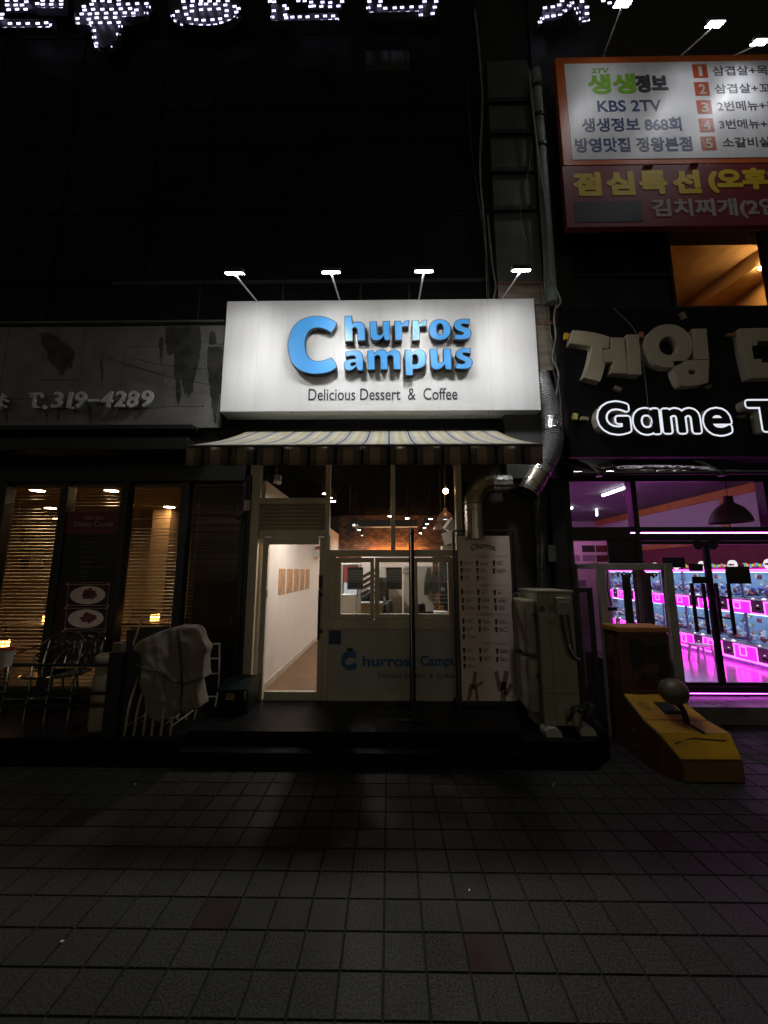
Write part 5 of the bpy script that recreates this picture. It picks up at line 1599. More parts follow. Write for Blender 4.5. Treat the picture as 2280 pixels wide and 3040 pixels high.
TS = lambda x, y: (1580 + x * .42195, y * .42195)
m_navy = M("navy_print", (.022, .045, .17), .5); m_dark = M("charcoal_print", (.05, .05, .06), .5); m_lime = M("lime_print", (.22, .50, .03), .5); m_red = M("orange_red_print", (.50, .085, .03), .5); m_wp = M("white_print", (.62, .6, .56), .5)
m_ltprint = M("pale_lime_print", (.30, .50, .10), .5)
def lab(s, x0, y0, x1, y1, mat, off=.022, shear=0.0, bold=0.0):
    b = MB(); b.tpx(s, *TS(x0, y0), *TS(x1, y1), yb, .002, off, 0, shear, bold); return b.build("lettering", mat, t)
lab("2TV", 415, 480, 542, 516, m_ltprint, .01, .15, .006)
lab("생생", 388, 520, 730, 662, m_lime, .01, 0, .014)
lab("정보", 722, 525, 955, 652, m_dark, .01, 0, .014)
lab("KBS 2TV", 458, 705, 910, 785, m_navy, .02)
lab("생생정보 868회", 348, 828, 1050, 925, m_navy, .026)
lab("방영맛집 정왕본점", 302, 966, 1125, 1068, m_navy, .026)
lab("삼겹살+목살", 1268, 462, 1745, 530, m_dark, .012)
lab("삼겹살+꼬리", 1282, 588, 1755, 655, m_dark, .012)
lab("2번메뉴+육회", 1302, 708, 1800, 778, m_dark, .012)
lab("3번메뉴+냉면", 1316, 838, 1812, 905, m_dark, .012)
lab("소갈비살", 1338, 965, 1680, 1035, m_dark, .012)
for k, (x, y) in enumerate([(1130, 452), (1143, 577), (1160, 705), (1175, 832), (1190, 960)]):
    b = MB(); b.bpx(*TS(x, y), *TS(x + 103, y + 96), yb - .0015, yb); o = b.build("number_tile", m_red, t)
    b = MB(); b.tpx(str(k + 1), *TS(x + (30 if k else 40), y + 16), *TS(x + (78 if k else 66), y + 84), yb - .002, .002, .02); b.build("lettering", m_wp, o)
t, X0, Z1, Z0 = banner("banner_sign", "maroon banner with yellow and grey Korean lettering below the white banner", 489, 672, 1676)
b = MB(); b.box(X0, bx1, YBn, YBn + .09, Z0, Z1 - .004); b.build("banner_box", M("maroon_fabric", (.21, .02, .03), .5, var=.1), t, bev=.004)
yb = YBn - .0005
m_yel = M("dull_yellow_print", (.72, .52, .02), .55, var=.08); m_gp = M("dull_grey_print", (.40, .36, .36), .55)
for s, x0, y0, x1, y1 in [("점", 285, 1212, 485, 1380), ("심", 520, 1205, 720, 1375), ("특", 752, 1198, 950, 1368), ("선", 985, 1195, 1185, 1362), ("(오후3시)", 1235, 1180, 2000, 1355)]:
    lab(s, x0, y0, x1, y1, m_yel, .01, 0, .02)
lab("김치찌개(2인)", 840, 1395, 1800, 1540, m_gp, .01, 0, .008)
b = MB(); b.bpx(*TS(300, 1415), *TS(775, 1560), yb - .002, yb)
b.build("photo", M("food_photo", (.03, .024, .036), .5, var=.9, scale=9, stretch=(1, 1, 6)), t)
b = MB(); b.bpx(1913, 488, 1941, 490.5, YBn - .02, YBn - .001); b.bpx(2052, 483, 2076, 485.5, YBn - .02, YBn - .001); b.build("clip", m_chrome, t)
# lamps over the banner
zt_ = zat(163, 1950, YBn)
bl0 = None
for k, (px, py, Y, lb) in enumerate([(1848, 14, 4.0, "leftmost floodlight above the orange bordered banner"), (2122, 75, 4.12, "middle floodlight above the orange bordered banner"), (2256, 128, 4.3, "rightmost floodlight above the orange bordered banner")]):
    c = P(px, py, Y)
    foot = P(1790, 168, YBn + .05) if k == 0 else Vector((c.x - .05, YBn + .05, zt_))
    floodlight(c, m_bannerlamp, lb, "floodlights above the orange bordered banner", foot - c, 30, beam=S_BANNER, aim=(0, -.15, -1.0))

# ------------------------------------------------------------------ game sign
YGs = 4.95
gs = thing("arcade_sign", "black fascia sign of the game arcade with grey Korean letters and lit white Game lettering", "sign", (P(1970, 1350, YGs).x, YGs, zat(1352, 1950, YGs)))
gx0_, gx1_ = P(1678, 1150, YGs).x, 6.2
gz1, gz0 = zat(915, 1950, YGs), zat(1356, 1950, YGs)
b = MB(); b.box(gx0_, gx1_, YGs, YR2 - .001, gz0, gz1); b.build("sign_board", M("black_fascia", (.007, .0075, .009), .5, var=.25, scale=2, spec=.2), gs, bev=.006)
b = MB()
for px in (1760, 1955, 2150):
    x = P(px, 1100, YGs).x; b.box(x - .0015, x + .0015, YGs - .001, YGs + .01, gz0, gz1)
b.build("sheet_seam", m_cable, gs)
SE = lambda x, y: (1640 + x * .38577, 900 + y * .38577)
YGl = YGs - .12
m_gface = M("unlit_beige_letter", (.52, .46, .32), .5, var=.06, scale=3); m_gside = M("pale_letter_return", (.62, .56, .44), .5, var=.1)
def ell(cx_, cy_, rx_, ry_, n=40):
    return "M" + " L".join(f" {cx_ + rx_ * math.cos(2 * math.pi * k / n):.1f} {cy_ + ry_ * math.sin(2 * math.pi * k / n):.1f}" for k in range(n)) + " Z"
KL = [["M155 208 Q330 218 438 260 L432 348 L382 348 L386 456 L408 460 Q392 540 366 602 L240 570 Q288 460 304 332 L135 305 Z"],
      ["M445 264 L551 266 L578 540 L450 537 L472 452 L392 450 L386 360 L458 352 Z"], ["M570 242 L665 242 L686 548 L582 546 Z"],
      [ell(893, 328, 186, 166), ell(897, 328, 76, 72)], ["M1078 198 L1185 196 L1206 432 L1090 432 Z"],
      ["M922 441 L1206 439 L1200 608 Q1130 632 1060 636 L992 632 Q940 570 922 441 Z", "M1045 512 L1106 518 L1096 552 L1052 548 Z"],
      ["M1440 195 L1770 188 L1770 288 L1580 292 L1576 324 L1533 328 L1550 430 L1610 430 L1612 458 L1770 458 L1770 570 L1520 576 Q1470 420 1440 195 Z"]]
for paths in KL:
    b = MB(); b.prism(trace(paths, SE, YGl), YGl, YGs - .002)
    o = b.build("raised_letter", m_gside, gs)
    b = MB(); b.prism(trace(paths, SE, YGl, .009), YGl - .002, YGl - .0005, back=False); b.build("letter_face", m_gface, o)
m_glow = E("lit_white_letter", (.86, .90, 1.0), L_GAME)
m_lblack = M("letter_face_black", (.012, .012, .016), .35)
yl = YGs - .13
for s, x0, y0, x1, y1 in [("G", 337, 748, 606, 1020), ("ɑ", 612, 800, 836, 1020), ("m", 836, 800, 1146, 1012), ("e", 1152, 798, 1386, 1028), ("T", 1490, 738, 1790, 998), ("o", 1800, 800, 2020, 1020)]:
    e = 13
    bo, bi = .043, .019
    (pa0, pb0), (pa1, pb1) = SE(x0, y0), SE(x1, y1)
    pm_, qm_ = (pa0 + pa1) / 2, (pb0 + pb1) / 2
    b = MB(); b.text(s, P(pa0, qm_, yl).x, P(pa1, qm_, yl).x, P(pm_, pb1, yl).z, P(pm_, pb0, yl).z, YGs - .004, YGs - .004 - yl, bold=bo)
    o = b.build("raised_letter", m_gside, gs)
    b = MB(); b.tpx(s, *SE(x0, y0), *SE(x1, y1), yl - .002, .002, bold=bo); b.build("letter_outline", m_glow, o)
    b = MB(); b.tpx(s, *SE(x0 + e, y0 + e), *SE(x1 - e, y1 - e), yl - .006, .002, bold=bi); b.build("letter_face", m_lblack, o)
# little coloured clip lamps round the letters
clips = [(1680, 1000, 12, 20, (.75, .42, .03), 5, "small orange clip lamp at the left end of the Korean letters"), (1902, 996, 13, 18, (.5, .2, .12), 8, "small pinkish clip lamp between the first two Korean letters"),
         (2027, 938, 12, 22, (.30, .27, .18), -25, "small beige clip lamp above the round Korean letter"), (1832, 1155, 22, 12, (.30, .27, .2), 25, "small beige clip lamp below the first Korean letter"),
         (1706, 1238, 15, 20, (.75, .62, .2), 12, "small yellow clip lamp left of the lit letter G, outer one"), (1734, 1244, 22, 11, (.5, .42, .2), 3, "small yellow clip lamp left of the lit letter G, inner one"),
         (2100, 1150, 20, 12, (.16, .14, .11), -20, "small grey clip lamp below the round Korean letter"), (2168, 996, 24, 9, (.28, .17, .03), 0, "small amber clip lamp before the last Korean letter"),
         (2200, 1238, 22, 10, (.10, .09, .07), -10, "small dark clip lamp between the lit words")]
for px, py, w_, h_, colr, a, lb in clips:
    Y = YGs - .05
    c = P(px, py, Y); k = (P(px + 1, py, Y) - c).length
    t = thing("clip_lamp", lb, "lamp", c, "small clip lamps on the arcade sign")
    b = MB(); b.obox(c, (w_ * k, .05, h_ * k), Matrix.Rotation(R(a), 3, 'Y')); b.build("lamp_body", M("clip_" + str(px), colr, .4), t, bev=.006)
    b = MB(); b.tube([c + Vector((0, .02, 0)), Vector((c.x, YGs - .001, c.z))], .006, 6); b.build("bracket", m_cable, t)

# glossy canopy under the sign
cn = thing("canopy", "glossy dark red canopy on black tube frame under the arcade sign", "canopy", (P(1970, 1400, 4.6).x, 4.62, 2.95))
m_can = M("glossy_dark_red_acrylic", (.50, .44, .47), .03, metal=1.0, var=.1)
cx0_ = P(1690, 1380, 4.7).x
yb0, zb0 = YGs - .01, zat(1362, 1950, YGs - .01)
yf0 = YGs - .36
zf0 = zat(1402, 1950, yf0)
vs, fs = [], []
n = 14
for i in range(n + 1):
    u = i / n
    for k, x in enumerate((cx0_, 6.0)):
        vs.append((x, yb0 + (yf0 - yb0) * u, zb0 + (zf0 - zb0) * u + .012 * math.sin(math.pi * u)))
for i in range(n):
    a = i * 2; fs.append((a, a + 1, a + 3, a + 2))
b = MB(); b.add(vs, fs); o = b.build("canopy_sheet", m_can, cn, smooth=True); o.modifiers.new("t", 'SOLIDIFY').thickness = .005
b = MB(); b.tube([(cx0_ - .02, yf0 - .02, zf0 - .02), (6.0, yf0 - .02, zf0 - .02)], .018, 8)
for px in (1775, 2137):
    x = P(px, 1400, yf0).x
    b.tube([(x - .1, yb0, zb0 - .02), (x - .03, (yb0 + yf0) / 2, (zb0 + zf0) / 2 + .03), (x, yf0 - .02, zf0 - .01)], .014, 8); b.lathe((x, yf0 - .02, zf0 - .055), [(0, 0), (.04, 0), (.04, .05), (0, .05)], 12)
b.build("canopy_frame", m_black, cn)

# ------------------------------------------------------------------ arcade front
arc = thing("game_arcade", "game arcade shop with black glazed front and magenta lit interior", "shop", (4, 5.5, .2))
YA = 5.5
ZA = .2
# step in front
b = MB(); b.box(2.3, 9.5, 5.04, YA + .15, -.02, ZA); struct(b.build("entrance_step", M("grey_step_stone", (.16, .155, .15), .3, var=.25, scale=5, bump=.2, rvar=.12), bev=.006))
def za(py, px=2000):
    return P(px, py, YA).z
def xa_(px, py=1800):
    return P(px, py, YA).x
b = MB()
ztop = 3.62
zbm1, zbm0 = za(1565), za(1605)
b.box(xa_(1660), 9.5, YA - .03, YA + .08, za(1430), ztop)
b.box(xa_(1660), 9.5, YA - .04, YA + .1, zbm0, zbm1)
b.box(xa_(1650), xa_(1676), YA - .02, YA + .09, ZA, ztop)
b.box(xa_(1871, 1500), xa_(1887, 1500), YA - .05, YA + .09, ZA, ztop)
b.box(xa_(2266, 1500), xa_(2290, 1500), YA - .05, YA + .09, zbm1, ztop)
b.box(xa_(1676), 9.5, YA - .025, YA + .09, ZA, za(2038, 2100))
b.build("shop_frame", m_black, arc, bev=.005)
b = MB(); b.box(xa_(1888), 9.0, YA - .043, YA - .041, za(1584), za(1581.5)); b.build("light_line", E("pink_line", (1.0, .14, .90), 24), arc)
b = MB(); b.box(xa_(1888), 9.0, YA - .03, YA - .026, za(2058, 2100), za(2056, 2100)); b.build("light_line", E("sill_glow", (.9, .12, 1.0), 8), arc)
b = MB(); b.box(xa_(1677), xa_(1872), YA + .02, YA + .027, ZA + .05, zbm0); b.box(xa_(1677), xa_(1872), YA + .02, YA + .027, zbm1, za(1430)); b.box(xa_(1886), 9.4, YA + .02, YA + .027, zbm1, za(1430)); b.build("window_pane", m_glass, arc)
b = MB(); b.bpx(1806, 1586, 1897, 1692, YA - .03, YA - .001); b.build("blind_panel", m_black, arc)
# double glass door
xd = xa_(2119, 1820)
for k, (x0, x1) in enumerate(((xa_(1890), xd - .006), (xd + .006, xa_(2372)))):
    d_ = thing("door", "", ""); del d_['label']; del d_['category']
    d_.parent = arc; d_.location = -wloc(arc)
    z0, z1 = za(2038, 2100) + .005, zbm0 - .004
    b = MB(); b.box(x0, x0 + .03, YA - .02, YA + .03, z0, z1); b.box(x1 - .03, x1, YA - .02, YA + .03, z0, z1); b.box(x0 + .03, x1 - .03, YA - .018, YA + .028, z1 - .05, z1); b.box(x0 + .03, x1 - .03, YA - .018, YA + .028, z0, z0 + .05); b.build("door_frame", m_black, d_, bev=.003)
    b = MB(); b.box(x0 + .029, x1 - .029, YA + .0, YA + .008, z0 + .049, z1 - .049); b.build("pane", m_glass, d_)
    hx = xd - .17 if k == 0 else xd + .17
    for yy in (YA - .09, YA + .11):
        b = MB(); hz0, hz1 = za(1880, 2110), za(1732, 2110)
        b.box(hx - .018, hx + .018, yy - .014, yy + .014, hz0, hz1)
        for z in (hz0 + .3 * (hz1 - hz0), hz0 + .72 * (hz1 - hz0)):
            b.box(hx - .01, hx + .01, min(yy, YA), max(yy, YA + .008), z - .012, z + .012)
        b.build("handle", m_black, d_)
m_adt = M("dark_blue_octagon", (.012, .02, .05), .4)
for k, (px, lb) in enumerate(((2072, "dark octagonal security sticker on the left glass door"), (2116, "dark octagonal security sticker on the right glass door"))):
    c = P(px, 1617, YA - .002)
    t = thing("security_sticker", lb, "sticker", c, "octagonal stickers on the arcade doors")
    b = MB(); b.prism([[(c.x + .074 * math.cos(R(22.5 + 45 * j)), c.z + .074 * math.sin(R(22.5 + 45 * j))) for j in range(8)]], YA - .003, YA - .0008); b.build("octagon", m_adt, t)
    b = MB(); b.text("ADT", c.x - .042, c.x + .042, c.z - .018, c.z + .018, YA - .0032, .0012, .02); b.build("lettering", M("sticker_text", (.10, .11, .14), .5), t)
m_note = M("dark_notice", (.022, .022, .026), .5, var=.15)
for (x0, y0, x1, y1, lb, mm, nm) in [(2155, 1682, 2228, 1733, "dark rectangular notice on the right glass door", m_note, "big"), (1968, 1655, 2034, 1685, "dark blue notice on the left glass door", m_adt, "blue"),
        (2045, 1674, 2087, 1695, "small dark notice above the left door handle", m_note, "s1"), (2055, 1712, 2099, 1732, "small dark plate beside the left door handle", m_note, "s2")]:
    t = thing("door_notice", lb, "notice", P((x0 + x1) / 2, y1, YA - .003), "notices on the arcade doors")
    b = MB(); b.bpx(x0, y0, x1, y1, YA - .004, YA - .0008); b.build("sheet", mm, t)
    b = MB()
    for j in range(3):
        yy = y0 + (y1 - y0) * (.28 + .2 * j); b.bpx(x0 + 6, yy, x1 - 8 - 4 * j, yy + 2, YA - .0055, YA - .0042)
    b.build("print_lines", M("dim_notice_print", (.07, .065, .075), .6), t)

# interior of the arcade
AX0, AX1, AY1, AZ1 = 2.35, 6.98, 13.0, 3.5
b = MB(); b.box(AX0, 9.5, YA + .1, AY1, ZA - .1, ZA + .003); b.build("interior_floor", M("polished_grey_floor", (.42, .36, .44), .18, var=.1, scale=3, rvar=.06), arc)
b = MB(); b.box(AX0, AX1 + .1, YA + .1, AY1, AZ1, AZ1 + .1); b.build("interior_ceiling", M("grey_ceiling", (.11, .105, .12), .7, var=.2), arc)
m_lav = M("white_arcade_wall", (.52, .50, .54), .7, var=.05)
b = MB(); b.box(AX1, AX1 + .1, YA + .1, AY1, ZA, AZ1); b.box(AX0 - .1, AX0, YA + .1, AY1, ZA, AZ1); b.box(AX0, AX1, AY1, AY1 + .1, ZA, AZ1); b.build("interior_wall", m_lav, arc)
m_obar = M("orange_trim", (.55, .24, .05), .5)
b = MB(); b.box(AX1 - .06, AX1 - .001, YA + .1, AY1, AZ1 - .17, AZ1 - .001); b.box(AX1 - .05, AX1 - .001, YA + .1, AY1, 2.40, 2.52); b.box(AX1 - .05, AX1 - .001, 7.95, 8.1, 2.52, AZ1 - .17); b.build("orange_trim", m_obar, arc)
b = MB(); b.box(AX1 - .03, AX1 - .002, YA + .1, AY1, 1.8, 2.395); b.build("maroon_panel", M("maroon_wall_panel", (.22, .022, .06), .6), arc)
m_tube = E("white_led_tube", (.93, .9, 1.0), 18)
tb0 = None
for (xx, y0, y1, lb) in [(4.66, 7.45, 8.35, "lit ceiling tube in the small pane, nearer one"), (4.76, 10.0, 10.8, "lit ceiling tube in the small pane, farther one"), (3.2, 8.0, 8.9, "lit ceiling tube on the left side of the arcade")]:
    if tb0 is None:
        tb0 = thing("tube_light", lb, "tube light", (xx, y0, AZ1), "ceiling tubes in the arcade"); a0 = (xx, y0)
        b = MB(); b.tube([(xx, y0, AZ1 - .045), (xx, y1, AZ1 - .045)], .02, 10); b.build("tube", m_tube, tb0)
        b = MB(); b.box(xx - .03, xx + .03, y0 - .02, y1 + .02, AZ1 - .022, AZ1 - .002); b.build("housing", m_white, tb0)
    else:
        dup(tb0, None, (xx - a0[0], y0 - a0[1], 0), lb)
c0, c1 = P(1770, 1488, 10.5), P(1772, 1531, 10.5)
t = thing("tube_light", "lit upright tube hanging at the back of the arcade", "tube light", c1)
b = MB(); b.tube([c1, c0], .022, 8); b.build("tube", m_tube, t)
b = MB(); b.tube([c0, Vector((c0.x, c0.y, AZ1))], .008, 6); b.build("rod", m_cable, t)
# dome pendant by the glass
pendant(2170, 1551, 5.95, .27, "big dark dome pendant lamp hanging inside the arcade window", None, 3.5, M("dark_bronze_dome", (.045, .03, .022), .5), "pendant_lamp", None)

# rows of small claw machines along the right wall
m_mag = E("magenta_panel", (1.0, .008, .80), 4.2)
m_neon = E("pink_neon", (1.0, .05, .78), L_NEON)
m_blue_w = E("cool_case_light", (.46, .70, 1.0), L_WIN)
m_case = M("cabinet_white", (.30, .40, .52), .4); m_plate = M("coin_plate_grey", (.22, .20, .22), .4); m_btn = E("white_button", (1, .85, .95), 1.2)
def toy_mat():
    m, nt, b = _nt("mixed_toy_plush")
    tc = nt.nodes.new("ShaderNodeTexCoord"); vo = nt.nodes.new("ShaderNodeTexVoronoi"); vo.inputs['Scale'].default_value = 11
    nt.links.new(tc.outputs['Object'], vo.inputs['Vector'])
    sp = nt.nodes.new("ShaderNodeSeparateColor"); nt.links.new(vo.outputs['Color'], sp.inputs[0])
    rp = nt.nodes.new("ShaderNodeValToRGB"); rp.color_ramp.interpolation = 'CONSTANT'
    e = rp.color_ramp.elements; e[0].color = (.6, .62, .66, 1); e[1].position = .3; e[1].color = (.5, .12, .12, 1)
    for p, c_ in ((.45, (.15, .2, .5, 1)), (.6, (.75, .75, .7, 1)), (.75, (.6, .3, .08, 1)), (.88, (.08, .08, .1, 1))):
        k = e.new(p); k.color = c_
    nt.links.new(sp.outputs[0], rp.inputs[0]); nt.links.new(rp.outputs[0], b.inputs['Base Color']); b.inputs['Roughness'].default_value = .8
    return m
m_toy = toy_mat()
def name_mat():
    m, nt, b = _nt("rainbow_name_sign")
    tc = nt.nodes.new("ShaderNodeTexCoord"); sp = nt.nodes.new("ShaderNodeSeparateXYZ"); nt.links.new(tc.outputs['Object'], sp.inputs[0])
    dv = nt.nodes.new("ShaderNodeMath"); dv.operation = 'MULTIPLY'; dv.inputs[1].default_value = 8.5
    fr = nt.nodes.new("ShaderNodeMath"); fr.operation = 'FRACT'; nt.links.new(sp.outputs[1], dv.inputs[0]); nt.links.new(dv.outputs[0], fr.inputs[0])
    rp = nt.nodes.new("ShaderNodeValToRGB"); rp.color_ramp.interpolation = 'CONSTANT'; e = rp.color_ramp.elements
    e[0].color = (1, .1, .12, 1); e[1].position = .25; e[1].color = (1, .75, .05, 1); k = e.new(.5); k.color = (.1, .8, .2, 1); k = e.new(.75); k.color = (.1, .4, 1, 1)
    nt.links.new(fr.outputs[0], rp.inputs[0]); nt.links.new(rp.outputs[0], b.inputs['Emission Color']); b.inputs['Emission Strength'].default_value = .8; b.inputs['Base Color'].default_value = (.05, .05, .05, 1)
    return m
m_name = name_mat()
m_stk = M('sticker_paper', (.55, .5, .35), .6, var=.8, scale=14)
MX, MW = 6.3, .70
def yz_frame(b, y0, y1, z0, z1, w, x0, x1):
    b.box(x0, x1, y0, y1, z0, z0 + w); b.box(x0, x1, y0, y1, z1 - w, z1); b.box(x0, x1, y0, y0 + w, z0 + w, z1 - w); b.box(x0, x1, y1 - w, y1, z0 + w, z1 - w)
def claw_machine(y0, lb, seed=0):
    """two small claw machines stacked on one stand, front facing -x"""
    t = thing("claw_machine", lb, "claw machine", (MX, y0, ZA + .003), "stacked mini claw machines along the right wall")
    X = MX; y1 = y0 + MW - .01
    Z = lambda z: z
    b = MB()
    b.box(X + .012, X + .6, y0, y1, ZA + .003, .60); b.box(X + .012, X + .6, y0, y1, 1.09, 1.38); b.box(X + .012, X + .6, y0, y1, 1.82, 1.86); b.box(X + .57, X + .6, y0, y1, .6, 1.09); b.box(X + .57, X + .6, y0, y1, 1.38, 1.82)
    for (za_, zb2) in ((.6, 1.09), (1.38, 1.82)):
        for yy in (y0, y1 - .018):
            b.box(X + .012, X + .03, yy, yy + .018, za_, zb2); b.box(X + .55, X + .569, yy, yy + .018, za_, zb2)
    b.build("cabinet", m_case, t)
    for (za_, zb2) in ((.29, .545), (1.11, 1.325)):
        b = MB(); b.box(X + .004, X + .011, y0 + .005, y1 - .005, za_, zb2); b.build("front_panel", m_mag, t)
        b = MB(); yz_frame(b, y0 + .06, y0 + .2, za_ + .05, zb2 - .045, .014, X - .006, X + .003); yz_frame(b, y0 + .29, y0 + .56, za_ - .01, zb2 + .02, .014, X - .012, X - .004)
        b.box(X - .004, X + .003, y0 + .57, y1, zb2 - .03, zb2 - .005); b.box(X - .004, X + .003, y0, y0 + .28, zb2 - .03, zb2 - .005)
        b.build("neon_trim", m_neon, t)
        b = MB(); b.box(X - .008, X + .003, y0 + .305, y0 + .545, za_ + .005, zb2 + .005)
        cd = b.build("coin_door", m_plate, t)
        b = MB(); b.box(X - .014, X - .0085, y0 + .37, y0 + .46, za_ + .06, za_ + .10); b.build("coin_slot", m_black, cd); b = MB(); b.box(X - .012, X - .0085, y0 + .40, y0 + .43, za_ + .13, za_ + .145); b.build("slot_light", m_btn, cd)
        b = MB(); b.extr([(X - .07, zb2 + .012), (X + .01, zb2 + .05), (X + .01, zb2 + .002), (X - .07, zb2 - .004)], 'x', 0, 0)
        b = MB(); vs = [(X - .075, zb2 + .012), (X + .011, zb2 + .048), (X + .011, zb2 + .004), (X - .075, zb2 - .002)]
        b.add([(p[0], yy, p[1]) for yy in (y0, y1) for p in vs], [(0, 1, 2, 3), (4, 5, 6, 7), (0, 1, 5, 4), (1, 2, 6, 5), (2, 3, 7, 6), (3, 0, 4, 7)]); cp = b.build("control_shelf", m_plate, t)
        b = MB(); b.lathe((X - .04, y0 + .25, zb2 + .027), [(0, .03), (.02, .026), (.032, .01), (.034, 0)], 12); b.lathe((X - .04, y0 + .45, zb2 + .027), [(0, .022), (.014, .02), (.022, 0)], 12); b.build("button", m_btn, cp)
    b = MB(); b.box(X - .006, X + .011, y0, y1, .262, .282); b.box(X - .006, X + .011, y0, y1, 1.835, 1.86); b.build("neon_line", m_neon, t)
    for (za_, zb2) in ((.60, 1.09), (1.38, 1.82)):
        b = MB(); b.box(X + .06, X + .5, y0 + .03, y1 - .03, zb2 - .02, zb2 - .004); b.build("case_light", m_blue_w, t)
        b = MB(); rr = random.Random(int(za_ * 100) + seed)
        for k in range(30):
            b.ball((X + .1 + rr.random() * .4, y0 + .08 + rr.random() * (MW - .18), za_ + .03 + rr.random() ** 2 * .16), rr.uniform(.03, .06), 8, (1, 1, rr.uniform(.6, 1.3)))
        b.build("toys", m_toy, t)
        b = MB()
        for k in range(4):
            yy, zz, s2 = y0 + .06 + rr.random() * (MW - .2), za_ + .14 + rr.random() * .22, rr.uniform(.03, .07)
            b.box(X + .562, X + .568, yy, yy + s2 * 1.5, zz, zz + s2)
        b.build("case_sticker", m_stk, t)
        b = MB(); yy, zz = y0 + .05 + rr.random() * .45, zb2 - .13
        b.box(X + .0095, X + .0125, yy, yy + .09, zz, zz + .07); b.build("price_sticker", m_stk, t)
        b = MB(); cz = zb2 - .15
        b.tube([(X + .28, y0 + .34, zb2 - .005), (X + .28, y0 + .34, cz)], .012, 8); b.lathe((X + .28, y0 + .34, cz - .03), [(0, .03), (.045, .03), (.045, 0), (0, 0)], 12)
        for a in (0, 120, 240):
            q = Matrix.Rotation(R(a), 3, 'Z')
            b.tube([Vector((X + .28, y0 + .34, cz)) + q @ Vector(p) for p in ((.03, 0, -.02), (.075, 0, -.06), (.02, 0, -.13))], .008, 6)
        b.build("claw", m_chrome, t)
        b = MB(); b.box(X + .013, X + .017, y0 + .02, y1 - .02, za_, zb2); b.build("pane", m_glass, t)
    # header sign
    b = MB(); b.box(X + .02, X + .05, y0 + .04, y1 - .04, 1.862, 1.90); b.box(X + .03, X + .045, y0 + .1, y1 - .24, 1.90, 1.96); hs_ = b.build("header_board", M("header_dim", (.25, .08, .16), .5), t)
    b = MB(); b.text("ToysPop", 0, .40, 0, .085, 0, .01, .06)
    b.v = [(X + .028 + v[1], y1 - .06 - v[0] - .01, 1.885 + v[2]) for v in b.v]; b.build("lettering", m_name, hs_)
    b = MB(); b.lathe((X + .03, y0 + .14, 1.945), [(0, -.02), (.085, -.02), (.085, .02), (0, .02)], 20, (1, 0, 0)); dk_ = b.build("round_sign", E("round_white_sign", (1, .93, .97), .9), t)
    b = MB(); b.text("MINI", 0, .11, 0, .035, 0, .004, .05); b.v = [(X + .009 + v[1], y0 + .195 - v[0], 1.928 + v[2]) for v in b.v]; b.build("lettering", m_dkvin, dk_)
    return t
ordn = ["nearest the street", "second from the street", "third from the street", "fourth from the street", "fifth from the street", "sixth from the street", "seventh from the street", "eighth from the street", "farthest from the street"]
cm = claw_machine(5.75, "stacked mini claw machines, " + ordn[0])
cm2 = claw_machine(5.75 + MW, "stacked mini claw machines, " + ordn[1], 31)
for k in range(2, 9):
    src = cm if k % 2 == 0 else cm2
    dup(src, None, (0, (k - k % 2) * MW, 0), "stacked mini claw machines, " + ordn[k])
# one white stool in front of them
g = G(2085, 1962, ZA)
t = thing("stool", "small white plastic stool on the magenta lit arcade floor", "stool", g)
b = MB(); b.box(g.x - .16, g.x + .16, g.y - .13, g.y + .13, ZA + .26, ZA + .30); b.build("seat", m_white, t, bev=.012)
for sx in (-1, 1):
    for sy in (-1, 1):
        b = MB(); b.tube([(g.x + sx * .15, g.y + sy * .12, ZA + .004), (g.x + sx * .12, g.y + sy * .1, ZA + .262)], [.022, .028], 6); b.build("leg", m_white, t)
# white locker wall with stickers behind the left pane
YQ = 6.3
t = thing("prize_locker", "white prize lockers with dark picture labels behind the small left arcade pane", "locker", P(1745, 1900, YQ))
m_lock = M("locker_white", (.62, .58, .62), .5, var=.06)
b = MB(); b.box(P(1690, 1700, YQ).x, P(1808, 1700, YQ).x, YQ, YQ + .4, ZA, P(1750, 1588, YQ).z); b.build("locker_body", m_lock, t)
for j, (x0, y0, x1, y1) in enumerate([(1728, 1619, 1766, 1639), (1769, 1619, 1806, 1639), (1730, 1648, 1768, 1666), (1771, 1648, 1806, 1668), (1692, 1648, 1722, 1666), (1696, 1593, 1706, 1600), (1744, 1592, 1754, 1599), (1694, 1722, 1740, 1742)]):
    b = MB(); b.bpx(x0, y0, x1, y1, YQ - .004, YQ - .0005); b.build("picture_label", [m_black, M("maroon_label", (.10, .012, .02), .5), M("grey_label", (.25, .22, .26), .5)][(0, 1, 2, 1, 2, 0, 0, 2)[j]], t)
b = MB(); b.box(P(1690, 1700, YQ).x - .03, P(1690, 1700, YQ).x - .01, YQ, YQ + .02, ZA, P(1750, 1590, YQ).z); b.build("light_edge", E("edge_strip", (1, .6, .95), 2.5), t)
# added unseen fill tube that lights the lockers, then the ceiling edge tube
t = thing("glow_tube", "added unseen pink fill light tube over the prize lockers", "neon tube", (2.9, 5.75, 2.3))
b = MB(); b.tube([(2.45, 5.72, za(1575)), (3.4, 5.72, za(1575))], .02, 8); b.build("tube", E("pink_fill_tube", (1, .32, .75), 16), t)
t = thing("glow_tube", "magenta neon tube along the arcade's ceiling edge", "neon tube", (2.6, 8, 3.3))
b = MB(); b.tube([(2.5, 6.2, 3.2), (2.5, 12.5, 3.2)], .02, 8); b.build("tube", E("magenta_tube", (1, .1, .9), 14), t)
